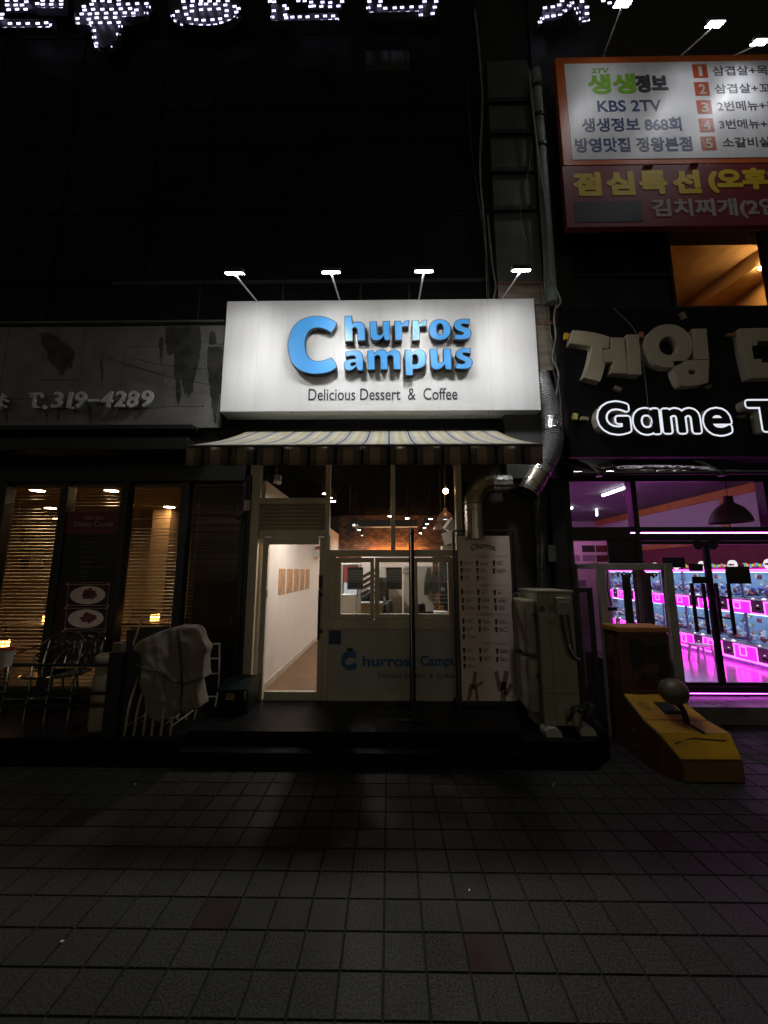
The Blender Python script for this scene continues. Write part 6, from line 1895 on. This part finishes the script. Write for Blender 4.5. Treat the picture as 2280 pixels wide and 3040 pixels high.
# ------------------------------------------------------------------ machines standing on the pavement
oc = thing("claw_cabinet", "old empty claw game cabinet with whitish frame outside the arcade", "claw machine", (P(1885, 2000, 4.65).x, 4.65, 0))
m_ocw = M("aged_white_frame", (.30, .275, .23), .5, var=.2, scale=6, dirt=(.14, .11, .08), dirt_amt=.6)
y0, y1 = 4.66, 5.32
x0 = P(1775, 1680, y0).x; x1 = P(1998, 1690, y0).x
zt = P(1890, 1672, y0).z
b = MB()
w = .10
b.box(x0, x0 + .075, y0, y0 + .07, 0, zt); b.box(x1 - w, x1, y0, y0 + .07, 0, zt); b.box(x0, x0 + .05, y1 - .05, y1, 0, zt); b.box(x1 - .05, x1, y1 - .05, y1, 0, zt)
b.box(x0 + .075, x1 - w, y0 + .002, y0 + .068, zt - .085, zt); b.box(x0 + .002, x0 + .05, y0 + .07, y1 - .05, zt - .06, zt); b.box(x1 - .05, x1 - .002, y0 + .07, y1 - .05, zt - .06, zt)
b.box(x0 + .05, x1 - .05, y1 - .048, y1 - .002, zt - .06, zt)
b.build("frame", m_ocw, oc, bev=.006)
b = MB(); b.box(x0 + .06, x1 - .09, y0 + .03, y1 - .06, .08, .80); b.build("lower_cabinet", M("dark_cabinet", (.05, .045, .045), .5), oc)
b = MB(); b.box(x0 + .075, x1 - w, y0 + .03, y0 + .036, .82, zt - .086); b.build("pane", m_glass, oc)
b = MB(); b.box(x0 + .02, x0 + .026, y0 + .071, y1 - .052, .82, zt - .062); b.build("pane", m_glass, oc)
b = MB(); b.box(x1 - .026, x1 - .02, y0 + .071, y1 - .052, .82, zt - .062); b.build("pane", m_glass, oc)
b = MB(); b.tube(catmull([(x0 + .16, y0 + .1, zt - .09), (x0 + .155, y0 + .12, zt - .3), (x0 + .19, y0 + .12, zt - .5)], 6), .008, 6); b.box(x0 + .15, x0 + .24, y0 + .1, y0 + .14, zt - .56, zt - .52); b.build("hanging_lamp", m_cable, oc)
b = MB(); b.bpx(1893, 1702, 1940, 1900, y1 - .02, y1 + .0); b.bpx(1855, 1705, 1878, 1880, y1 - .02, y1 + .0); b.build("back_post", M("dim_back_post", (.06, .055, .06), .5), oc)
b = MB(); b.bpx(1696, 1672, 1718, 1682, 5.2, 5.25); b.bpx(1760, 1670, 1776, 1682, y0 - .01, y0 - .001); b.build("hinge", m_ocw, oc)
b = MB(); b.text("Pop", P(1898, 1704, y0 + .04).x, P(1950, 1704, y0 + .04).x, P(1920, 1717, y0 + .04).z, P(1920, 1695, y0 + .04).z, y0 + .028, .004, .05); b.build("lettering", M("dim_red_print", (.30, .03, .04), .5), oc)
b = MB(); b.text("TOYS", P(1825, 1704, y0 + .04).x, P(1888, 1704, y0 + .04).x, P(1850, 1714, y0 + .04).z, P(1850, 1698, y0 + .04).z, y0 + .028, .004, .05); b.build("lettering", M("dim_olive_print", (.12, .11, .04), .5), oc)

# yellow punch ball game
pm = thing("punch_machine", "worn yellow punching ball arcade machine with a round ball on its sloping foot", "arcade machine", (2.78, 4.1, 0))
m_yel2 = M("worn_yellow_paint", (.47, .245, .008), .5, var=.12, scale=5, dirt=(.20, .10, .02), dirt_amt=.5, dirt_scale=4)
m_ylow = M("orange_brown_side", (.10, .04, .014), .55, var=.2, scale=4, dirt=(.07, .03, .015), dirt_amt=.7)
xa0, xb0 = 2.45, 3.10
uz = 1.235
b = MB()
b.extr([(4.34, .0), (4.34, uz - .06), (4.62, uz - .06), (4.62, 0)], 'x', xa0 + .0, xa0 + .535)
b.build("upright_body", m_ylow, pm, bev=.012)
b = MB(); b.box(xa0 - .012, xa0 + .545, 4.315, 4.635, uz - .06, uz); b.build("top_cap", M("orange_cap", (.45, .20, .06), .45, var=.1), pm, bev=.012)
# foot: lofted from the upright to the low front, with cut front corners
sec = [(4.345, xa0, xa0 + .535, .55), (4.02, xa0, xb0 - .04, .40), (3.86, xa0 + .02, xb0 + .03, .345), (3.73, xa0 + .11, xb0 + .0, .18)]
vs, fs = [], []
for (y, l, r_, z) in sec:
    vs += [(l, y, 0), (r_, y, 0), (r_, y, z), (l, y, z)]
for i in range(len(sec) - 1):
    a, c_ = i * 4, i * 4 + 4
    for k in range(4):
        fs.append((a + k, a + (k + 1) % 4, c_ + (k + 1) % 4, c_ + k))
fs += [(0, 1, 2, 3), (12, 13, 14, 15)]
b = MB(); b.add(vs, fs)
o = b.build("foot", m_ylow, pm, bev=.008)
# painted top plates on the slope
def top(i, u0, u1, v0, v1, lift=.007):
    (ya, la, ra, za_), (yb2, lb2, rb2, zb2) = sec[i], sec[i + 1]
    def q(u, v):
        l, r_ = la + (lb2 - la) * v, ra + (rb2 - ra) * v
        sk = 0
        return Vector((l + (r_ - l) * u, ya + (yb2 - ya) * v + sk, za_ + (zb2 - za_) * v + lift))
    return [q(u0, v0), q(u1, v0), q(u1, v1), q(u0, v1)]
b = MB()
for i, (v0, v1) in enumerate(((.03, .985), (.015, .99), (.01, .985))):
    p = top(i, .015, .985, v0, v1, .009)
    b.add(p + [x - Vector((0, 0, .0025)) for x in p], [(0, 1, 2, 3), (4, 5, 6, 7), (0, 1, 5, 4), (1, 2, 6, 5), (2, 3, 7, 6), (3, 0, 4, 7)])
b.build("top_plate", m_yel2, pm)
b = MB(); b.box(xa0 + .115, xb0 - .005, 3.738, 3.748, .015, .165)
b.v = []; b.f = []; b.m = []
l3, r3 = xa0 + .125, xb0 - .012
b.add([(l3, 3.727, .012), (r3, 3.727, .012), (r3, 3.727, .168), (l3, 3.727, .168), (l3, 3.7295, .012), (r3, 3.7295, .012), (r3, 3.7295, .168), (l3, 3.7295, .168)], [(0, 1, 2, 3), (4, 5, 6, 7), (0, 1, 5, 4), (1, 2, 6, 5), (2, 3, 7, 6), (3, 0, 4, 7)])
b.build("front_plate", M("dull_yellow_front", (.22, .115, .018), .55, var=.15, scale=4, dirt=(.15, .08, .02), dirt_amt=.5), pm)
b = MB(); p = top(0, .42, .72, .35, .8, .012); b.add(p + [x - Vector((0, 0, .0027)) for x in p], [(0, 1, 2, 3), (4, 5, 6, 7), (0, 1, 5, 4), (1, 2, 6, 5), (2, 3, 7, 6), (3, 0, 4, 7)]); b.build("ball_slot", m_blackmat, pm)
# displays on the upright
yq = 4.338
b = MB(); b.box(xa0 + .13, xa0 + .52, yq - .004, yq - .0005, .70, 1.12); b.build("display_panel", M("faded_display_art", (.075, .045, .022), .4, var=.85, scale=7), pm)
b = MB()
for (u0, u1, z0, z1) in ((.12, .20, .80, 1.12), (.21, .265, 1.055, 1.075), (.29, .39, .86, 1.04), (.40, .50, .74, 1.05)):
    b.box(xa0 + u0, xa0 + u1, yq - .008, yq - .0045, z0, z1)
b.build("display_window", m_black, pm, bev=.002)
b = MB(); b.box(xa0 + .06, xa0 + .52, yq - .012, yq - .0005, .56, .585); b.build("ledge", m_ylow, pm)
b = MB(); b.box(xa0 + .36, xa0 + .50, yq - .02, yq - .0005, .60, .69); cs_ = b.build("coin_box", M("coin_box_grey", (.12, .11, .10), .35, metal=.6), pm, bev=.004)
b = MB(); b.box(xa0 + .40, xa0 + .415, yq - .022, yq - .0205, .625, .665); b.build("coin_slot", m_blackmat, cs_)
b = MB()
for k in range(5):
    for zz in (.22, .50, .90, 1.12):
        if zz > .5 and k > 1: continue
        b.lathe((xa0 - .0005, 4.6 - k * .13, zz if k < 2 else zz * .5), [(0, .004), (.006, .003), (.008, 0)], 10, (-1, 0, 0))
b.build("screw", m_galv, pm)
b = MB(); b.box(xa0 - .0025, xa0 - .0005, 4.37, 4.59, .62, 1.10); b.build("side_print", M("worn_side_print", (.10, .055, .03), .5, var=.9, scale=9), pm)
# ball on its arm
bc = P(2000, 2053, 4.0)
b = MB(); b.ball(bc, .125, 22, (1, 1, .97)); b.build("punch_ball", M("worn_leather_ball", (.085, .068, .036), .5, var=.45, scale=8), pm, smooth=True)
pq = top(1, .6, .6, .25, .25)[0]
b = MB(); b.tube(catmull([pq, (pq + bc) / 2 + Vector((0, -.03, -.01)), bc + Vector((0, 0, -.09))], 6), .026, 10); b.tube([pq, pq + Vector((.05, -.13, -.035))], .014, 8); b.build("ball_arm", m_blackmat, pm)
b = MB(); p0 = top(2, .12, .12, .42, .42, .012)[0]; p1 = top(2, .45, .45, .22, .22, .012)[0]; p2 = top(2, .88, .88, .3, .3, .012)[0]
b.tube(catmull([p0, (p0 + p1) / 2 + Vector((0, .01, .002)), p1, (p1 + p2) / 2, p2], 6), .005, 6); b.build("painted_line", m_blackmat, pm)
b = MB(); cc = top(0, .2, .2, .5, .5, .0105)[0]; ex = (top(0, 1, 1, .5, .5)[0] - top(0, 0, 0, .5, .5)[0]).normalized(); ey = (top(0, .5, .5, 1, 1)[0] - top(0, .5, .5, 0, 0)[0]).normalized()
ring = [cc + ex * .06 * math.cos(k * .3142) + ey * .06 * math.sin(k * .3142) for k in range(20)]
b.add(ring, [tuple(range(20))]); b.build("round_print", M("brown_round_print", (.26, .14, .02), .6, var=.3, scale=15), pm)

# tall outdoor unit on the deck
ac = thing("outdoor_unit", "tall dirty white air conditioner outdoor unit standing on the black deck", "air conditioner", (1.72, 4.3, DK))
m_ac = M("dirty_cream_metal", (.34, .315, .225), .5, var=.12, scale=2.5, dirt=(.17, .145, .09), dirt_amt=.6, dirt_scale=3)
ya_, yb2 = 4.06, 4.62
ax0, ax1 = P(1606, 1950, ya_).x, P(1713, 1950, ya_).x
az1, az0 = P(1650, 1756, ya_).z, DK + .085
b = MB(); b.box(ax0, ax1, ya_, yb2, az0, az1 - .018); body = b.build("casing", m_ac, ac, bev=.012)
b = MB(); b.box(ax0 + .11, ax0 + .113, ya_ - .0015, ya_ + .01, az0 + .02, az1 - .03); b.box(ax0 + .005, ax1 - .005, ya_ - .0015, ya_ + .01, az0 + .30, az0 + .303); b.build("panel_seam", M("seam_dark", (.06, .05, .035), .6), body)
b = MB()
for (u, z0_, z1_) in ((.2, .0, .12), (.26, .0, .2), (.33, .0, .08)):
    b.prism([[(ax0 + u, az0 + .01), (ax0 + u + .03, az0 + .01), (ax0 + u + .02, az0 + z1_ * .6), (ax0 + u + .012, az0 + z1_ + .05)]], ya_ - .0012, ya_ - .0002)
b.build("rust_streak", M("rust_streak", (.16, .09, .045), .7, var=.4, scale=20), body)
b = MB(); b.box(ax0 - .008, ax1 + .008, ya_ - .01, yb2 + .008, az1 - .018, az1 + .012); b.build("top_cover", m_ac, ac, bev=.008)
b = MB(); b.bpx(1653, 1774, 1699, 1825, ya_ - .055, ya_ - .001); vb = b.build("valve_cover", m_ac, ac, bev=.008)
b = MB(); b.bpx(1656, 1784, 1692, 1790, ya_ - .06, ya_ - .056); b.build("handle_recess", m_offwhite, vb)
b = MB()
for k, off_ in enumerate((0, 18)):
    b.tube(catmull([P(1668 + off_, 1826, ya_ - .03), P(1676 + off_, 1880, ya_ - .04), P(1690 + off_ * .6, 1930, ya_ - .05), P(1706 + off_ * .4, 1955, ya_ - .02), P(1724, 1962, ya_ + .1)], 7), .014 if k == 0 else .010, 8)
b.build("refrigerant_hose", m_cable, ac)
b = MB(); b.tube(catmull([P(1690, 1916, ya_ - .065), P(1706, 1948, ya_ - .05), P(1722, 1958, ya_ - .02)], 5), .008, 8); b.build("hose_tape", m_offwhite, ac)
for (yy0, yy1) in ((1778, 1934), (1950, 2100)):
    b = MB(); z1_, z0_ = P(1560, yy0, 4.3).z, P(1560, yy1, 4.3).z
    b.box(ax0 - .105, ax0 - .001, 4.14, 4.56, z0_, z1_)
    vn = b.build("fan_hood", m_ac, ac, bev=.02)
    b = MB()
    b.tube(catmull([(ax0 - .04, 4.135, z1_ - .16), (ax0 - .01, 4.13, z1_ - .13), (ax0 - .012, 4.13, (z0_ + z1_) / 2 + .05)], 5), .006, 6); b.build("handle", m_black, vn)
b = MB(); c = P(1596, 1808, ya_ - .003)
b.lathe((ax0 + .04, ya_ - .002, c.z), [(0, .0), (.032, .0), (.032, .0015), (0, .0015)], 20, (0, -1, 0)); b.build("round_sticker", M("dull_blue_sticker", (.05, .075, .11), .5), ac)
b = MB(); b.bpx(1627, 1795, 1648, 1819, ya_ - .003, ya_ - .0005); b.bpx(1626, 1838, 1648, 1856, ya_ - .003, ya_ - .0005); b.build("rating_label", M("faded_label", (.24, .19, .14), .6, var=.4, scale=40), ac)
m_blk = M("pale_block", (.50, .47, .38), .6, var=.1)
for (px, py) in ((1650, 2190), (1752, 2186)):
    g = G(px, py, DK)
    b = MB()
    b.extr([(g.x - .09, DK), (g.x + .05, DK), (g.x + .085, DK + .03), (g.x + .05, DK + .084), (g.x - .055, DK + .084), (g.x - .095, DK + .05)], 'z', 0, 0)
    b = MB(); b.prism([[(g.x - .085, DK), (g.x + .07, DK), (g.x + .055, DK + .05), (g.x + .02, DK + .083), (g.x - .06, DK + .083), (g.x - .09, DK + .05)]], g.y, g.y + .16); b.build("support_block", m_blk, ac, bev=.006)
b = MB(); b.prism([[(ax0 + .02, DK), (ax0 + .1, DK), (ax0 + .1, DK + .083), (ax0 + .02, DK + .083)]], 4.35, 4.6); b.box(ax1 - .1, ax1 - .02, 4.35, 4.6, DK, DK + .083); b.build("support_block", m_blk, ac)
b = MB(); q = P(1730, 2120, 4.15)
b.tube(catmull([P(1690, 2140, 4.04), P(1705, 2110, 4.0), P(1725, 2100, 4.02), P(1745, 2085, 4.1), P(1738, 2120, 4.2), P(1722, 2160, 4.3)], 6), .014, 8); b.tube([P(1718, 2112, 3.99), P(1738, 2096, 4.06)], .022, 8); b.build("drain_hose", m_cable, ac)
# white pipe going into the unit and striped wrapped pipes behind the menu board
wp = thing("wrapped_pipes", "tape wrapped refrigerant pipes hanging between the menu board and the outdoor unit", "pipes", P(1535, 2090, 4.75))
m_wrap = stripes("spiral_wrap", 2, .14, [(0, (.05, .05, .05)), (.5, (.17, .165, .14))], .6)
b = MB(); b.tube(catmull([P(1548, 1770, 4.62), P(1532, 1766, 4.7), P(1526, 1800, 4.75), P(1532, 1880, 4.75), P(1536, 1980, 4.75), P(1545, 2075, 4.72)], 8), .03, 10); b.build("pipe", m_wrap, wp, smooth=True)
b = MB(); b.tube(catmull([P(1570, 1778, 4.45), P(1558, 1768, 4.55), P(1544, 1767, 4.62)], 6), .022, 10); b.build("white_sleeve", m_white, wp, smooth=True)

# black perforated screen beside the unit
def mesh_mat():
    m, nt, b = _nt("perforated_black_sheet")
    tc = nt.nodes.new("ShaderNodeTexCoord"); vo = nt.nodes.new("ShaderNodeTexVoronoi"); vo.inputs['Scale'].default_value = 62; vo.inputs['Randomness'].default_value = 0
    mp = nt.nodes.new("ShaderNodeMapping"); mp.inputs['Rotation'].default_value = (0, R(45), 0); mp.inputs['Scale'].default_value = (1, 0, 1)
    nt.links.new(tc.outputs['Object'], mp.inputs[0]); nt.links.new(mp.outputs[0], vo.inputs['Vector'])
    lt = nt.nodes.new("ShaderNodeMath"); lt.operation = 'GREATER_THAN'; lt.inputs[1].default_value = .33
    nt.links.new(vo.outputs['Distance'], lt.inputs[0]); nt.links.new(lt.outputs[0], b.inputs['Alpha'])
    b.inputs['Base Color'].default_value = (.012, .012, .012, 1); b.inputs['Roughness'].default_value = .4
    return m
sc_ = thing("mesh_screen", "black framed perforated metal screen standing beside the outdoor unit", "screen", (P(1735, 2100, 4.42).x, 4.42, DK))
ys_ = 4.42
sx0_, sx1_ = P(1690, 1900, ys_).x, P(1771, 1900, ys_).x
sz1_ = P(1730, 1745, ys_).z
b = MB(); b.box(sx0_, sx0_ + .04, ys_, ys_ + .03, DK, sz1_); b.box(sx1_ - .05, sx1_, ys_, ys_ + .03, DK, sz1_); b.box(sx0_ + .04, sx1_ - .05, ys_, ys_ + .03, sz1_ - .05, sz1_); b.box(sx0_ + .04, sx1_ - .05, ys_, ys_ + .03, DK + .02, DK + .06); b.build("screen_frame", m_black, sc_, bev=.003)
b = MB(); b.box(sx0_ + .04, sx1_ - .05, ys_ + .012, ys_ + .014, DK + .06, sz1_ - .05); b.build("perforated_sheet", mesh_mat(), sc_)

# litter on the pavement
lit = [(1645, 2335, "tiny crumpled white scraps before the deck's right part"), (1398, 2646, "tiny white scrap in the middle of the pavement"), (405, 2330, "tiny white scrap on the dark left pavement"), (190, 2798, "tiny pale scrap on the lower left pavement"), (2190, 2306, "tiny pale scrap at the foot of the yellow machine")]
for px, py, lb in lit:
    g = G(px, py, 0)
    b = MB(); rr = random.Random(px)
    for k in range(3 if px == 1645 else 1):
        b.obox(g + Vector((k * .015 - .01, k * .02, .006)), (.014, .007, .004), Matrix.Rotation(rr.random() * 3, 3, 'Z') @ Matrix.Rotation(.4, 3, 'X'))
    tag(b.build("paper_scrap", m_white), lb, "litter", "litter on the pavement")

# ------------------------------------------------------------------ LED channel letters high on the dark wall
YLe = 4.72
m_led = E("led_dot", (.70, .66, 1.0), L_LED)
m_chan = M("led_letter_back", (.03, .028, .045), .6)
m_rim = M("led_letter_rim", (.14, .13, .18), .4)
def led_letter(lb, pts, fn, backs, rims):
    c = P(*fn(*pts[len(pts) // 2][:2]), YLe)
    t = thing("led_letter", lb, "letter", c, "white LED letters high on the dark facade")
    b = MB()
    for p in pts:
        n = 3
        px, py = fn(p[0], p[1])
        for k in range(n):
            q = P(px + (k - 1) * 4.0, py + (k - 1) * (p[2] if len(p) > 2 else -.4), YLe)
            b.obox(q, (.012, .010, .030), Matrix.Rotation(R(-8), 3, 'Y'))
    b.build("led_modules", m_led, t)
    b = MB()
    for s in backs:
        l = [P(*fn(*p), YLe + .05) for p in flat_path(s)]
        b.prism([[(q.x, q.z) for q in l]], YLe + .03, YLe + .08)
    b.build("letter_back", m_chan, t)
    b = MB()
    for s in rims:
        l = [P(*fn(*p), YLe + .0) for p in flat_path(s)]
        for a_, c_ in zip(l, l[1:]):
            b.add([a_ + Vector((0, -.03, 0)), c_ + Vector((0, -.03, 0)), c_ + Vector((0, .06, 0)), a_ + Vector((0, .06, 0)),
                   a_ + Vector((.004, -.03, .004)), c_ + Vector((.004, -.03, .004)), c_ + Vector((.004, .06, .004)), a_ + Vector((.004, .06, .004))],
                  [(0, 1, 2, 3), (4, 5, 6, 7), (0, 1, 5, 4), (1, 2, 6, 5), (2, 3, 7, 6), (3, 0, 4, 7)])
    if b.v:
        b.build("letter_rim", m_rim, t)
    b = MB(); q = P(*fn(*pts[0][:2]), YLe + .08); b.box(q.x - .02, q.x + .02, YLe + .08, YB, q.z + .1, q.z + .14); b.build("bracket", m_cable, t)
    return t
F1 = lambda x, y: (x * .42195, y * .42195)
F2 = lambda x, y: (700 + x * .42195, y * .42195)
F3 = TS
led_letter("leftmost LED letter of horizontal bars, cut off by the left edge", [(50, 35), (110, 35), (155, 35), (60, 68), (120, 65), (180, 65), (300, 30), (360, 30), (430, 30), (305, 62), (368, 62), (430, 60), (262, 25), (70, 165), (130, 165), (195, 165), (265, 165), (325, 160), (362, 175), (35, 200), (100, 200), (160, 200), (280, 195), (335, 195), (15, 100), (8, 128), (185, 12), (50, 2), (110, 2), (300, 2), (365, 2), (430, 2)],
    F1, ["M-60 -60 L460 -60 L455 75 L-60 75 Z", "M-60 145 L385 145 L375 215 L-60 215 Z"], ["M380 150 L372 212 L-20 214", "M462 -20 L452 76 L250 76"])
led_letter("second LED letter with a dangling blue lit stem", [(590, 45), (645, 30), (835, 30), (900, 28), (965, 25), (1030, 25), (595, 70), (655, 65), (720, 65), (785, 65), (850, 62), (915, 60), (960, 70), (1045, 50), (575, 98), (632, 98), (682, 95), (747, 92), (812, 92), (878, 90), (938, 92), (1028, 92), (545, 130), (680, 125), (745, 125), (810, 122), (875, 122), (940, 120), (1008, 120), (625, 135), (545, 165), (640, 160), (705, 160), (770, 160), (835, 158), (575, 183), (628, 180), (848, 185), (660, 215), (663, 262), (675, 305), (680, 325), (832, 240), (775, 325), (660, 5), (720, 5), (770, 10), (835, 0)],
    F1, ["M520 -60 L1060 -60 L1040 130 L860 170 L640 195 L540 190 Z", "M640 185 L860 180 L835 300 L735 355 L680 330 Z"], ["M650 190 L672 320 L735 358 L830 300 L856 180", "M530 100 L540 190 L640 195", "M1062 20 L1020 132 L860 140"])
led_letter("third LED letter, a glowing double ring shape", [(1290, 10), (1355, 8), (1415, 8), (1475, 8), (1535, 5), (1600, 5), (1350, 40), (1410, 28), (1450, 28), (1515, 28), (1585, 35), (1350, 78), (1415, 68), (1475, 65), (1538, 62), (1595, 75), (1300, 55), (1248, 80), (1215, 110), (1237, 145), (1283, 170), (1345, 175), (1412, 178), (1468, 180), (1515, 175), (1557, 160), (1615, 145), (1310, 100), (1330, 130), (1380, 138), (1432, 142), (1495, 138), (1548, 132), (1592, 110), (1650, 45), (1658, 120), (1663, 85), (1678, 60)],
    F1, ["M1180 -60 L1700 -60 L1690 100 Q1640 200 1440 200 Q1230 195 1195 100 Z"], ["M1195 90 Q1230 195 1440 200 Q1640 200 1690 90"])
led_letter("fourth LED letter, angular with a long bottom bar", [(240, 10), (270, 12), (342, 40), (268, 75), (258, 120), (280, 152), (338, 152), (400, 152), (465, 150), (533, 150), (600, 147), (665, 142), (712, 135), (360, 60), (348, 105), (355, 125), (398, 120), (450, 118), (505, 118), (570, 115), (628, 112), (685, 112), (525, 45), (548, 42), (602, 45), (663, 47), (722, 42), (530, 15), (610, 15), (665, 18), (748, 10), (440, 5), (485, 5)],
    F2, ["M250 45 L365 40 L350 110 L718 100 L718 160 L255 165 Z", "M515 -40 L755 -40 L745 55 L515 58 Z"], ["M255 80 L250 165 L720 158 L720 105"])
led_letter("fifth LED letter, a box shape right of the angular one", [(940, 10), (932, 55), (955, 92), (1018, 95), (1080, 92), (1142, 90), (1210, 87), (1275, 85), (1302, 105), (1322, 122), (1368, 122), (1385, 95), (1400, 50), (1410, 10), (1018, 10), (1010, 40), (1052, 58), (1118, 55), (1170, 52), (1237, 48), (1302, 48), (1328, 10)],
    F2, ["M925 -40 L1025 -40 L1012 50 L1320 40 L1325 -40 L1420 -40 L1395 130 L1300 130 L1295 100 L930 108 Z"], ["M928 60 L940 108 L1290 100 L1300 135 L1395 130 L1415 0"])
led_letter("rightmost LED letter, slanting strokes near the orange bordered banner", [(90, 55), (145, 48), (190, 35), (210, 5), (70, 130), (55, 155), (105, 118), (150, 112), (195, 100), (230, 75), (260, 40), (280, 20), (310, 60), (325, 90), (345, 130), (365, 145), (390, 140), (385, 95), (385, 50), (350, 10), (500, 5), (545, 20)],
    F3, ["M70 50 L200 20 L230 -40 L380 -40 L400 150 L360 155 L300 50 L220 110 L60 150 Z"], ["M45 165 L90 110 L210 100 L280 20", "M300 60 L350 150 L395 145"])
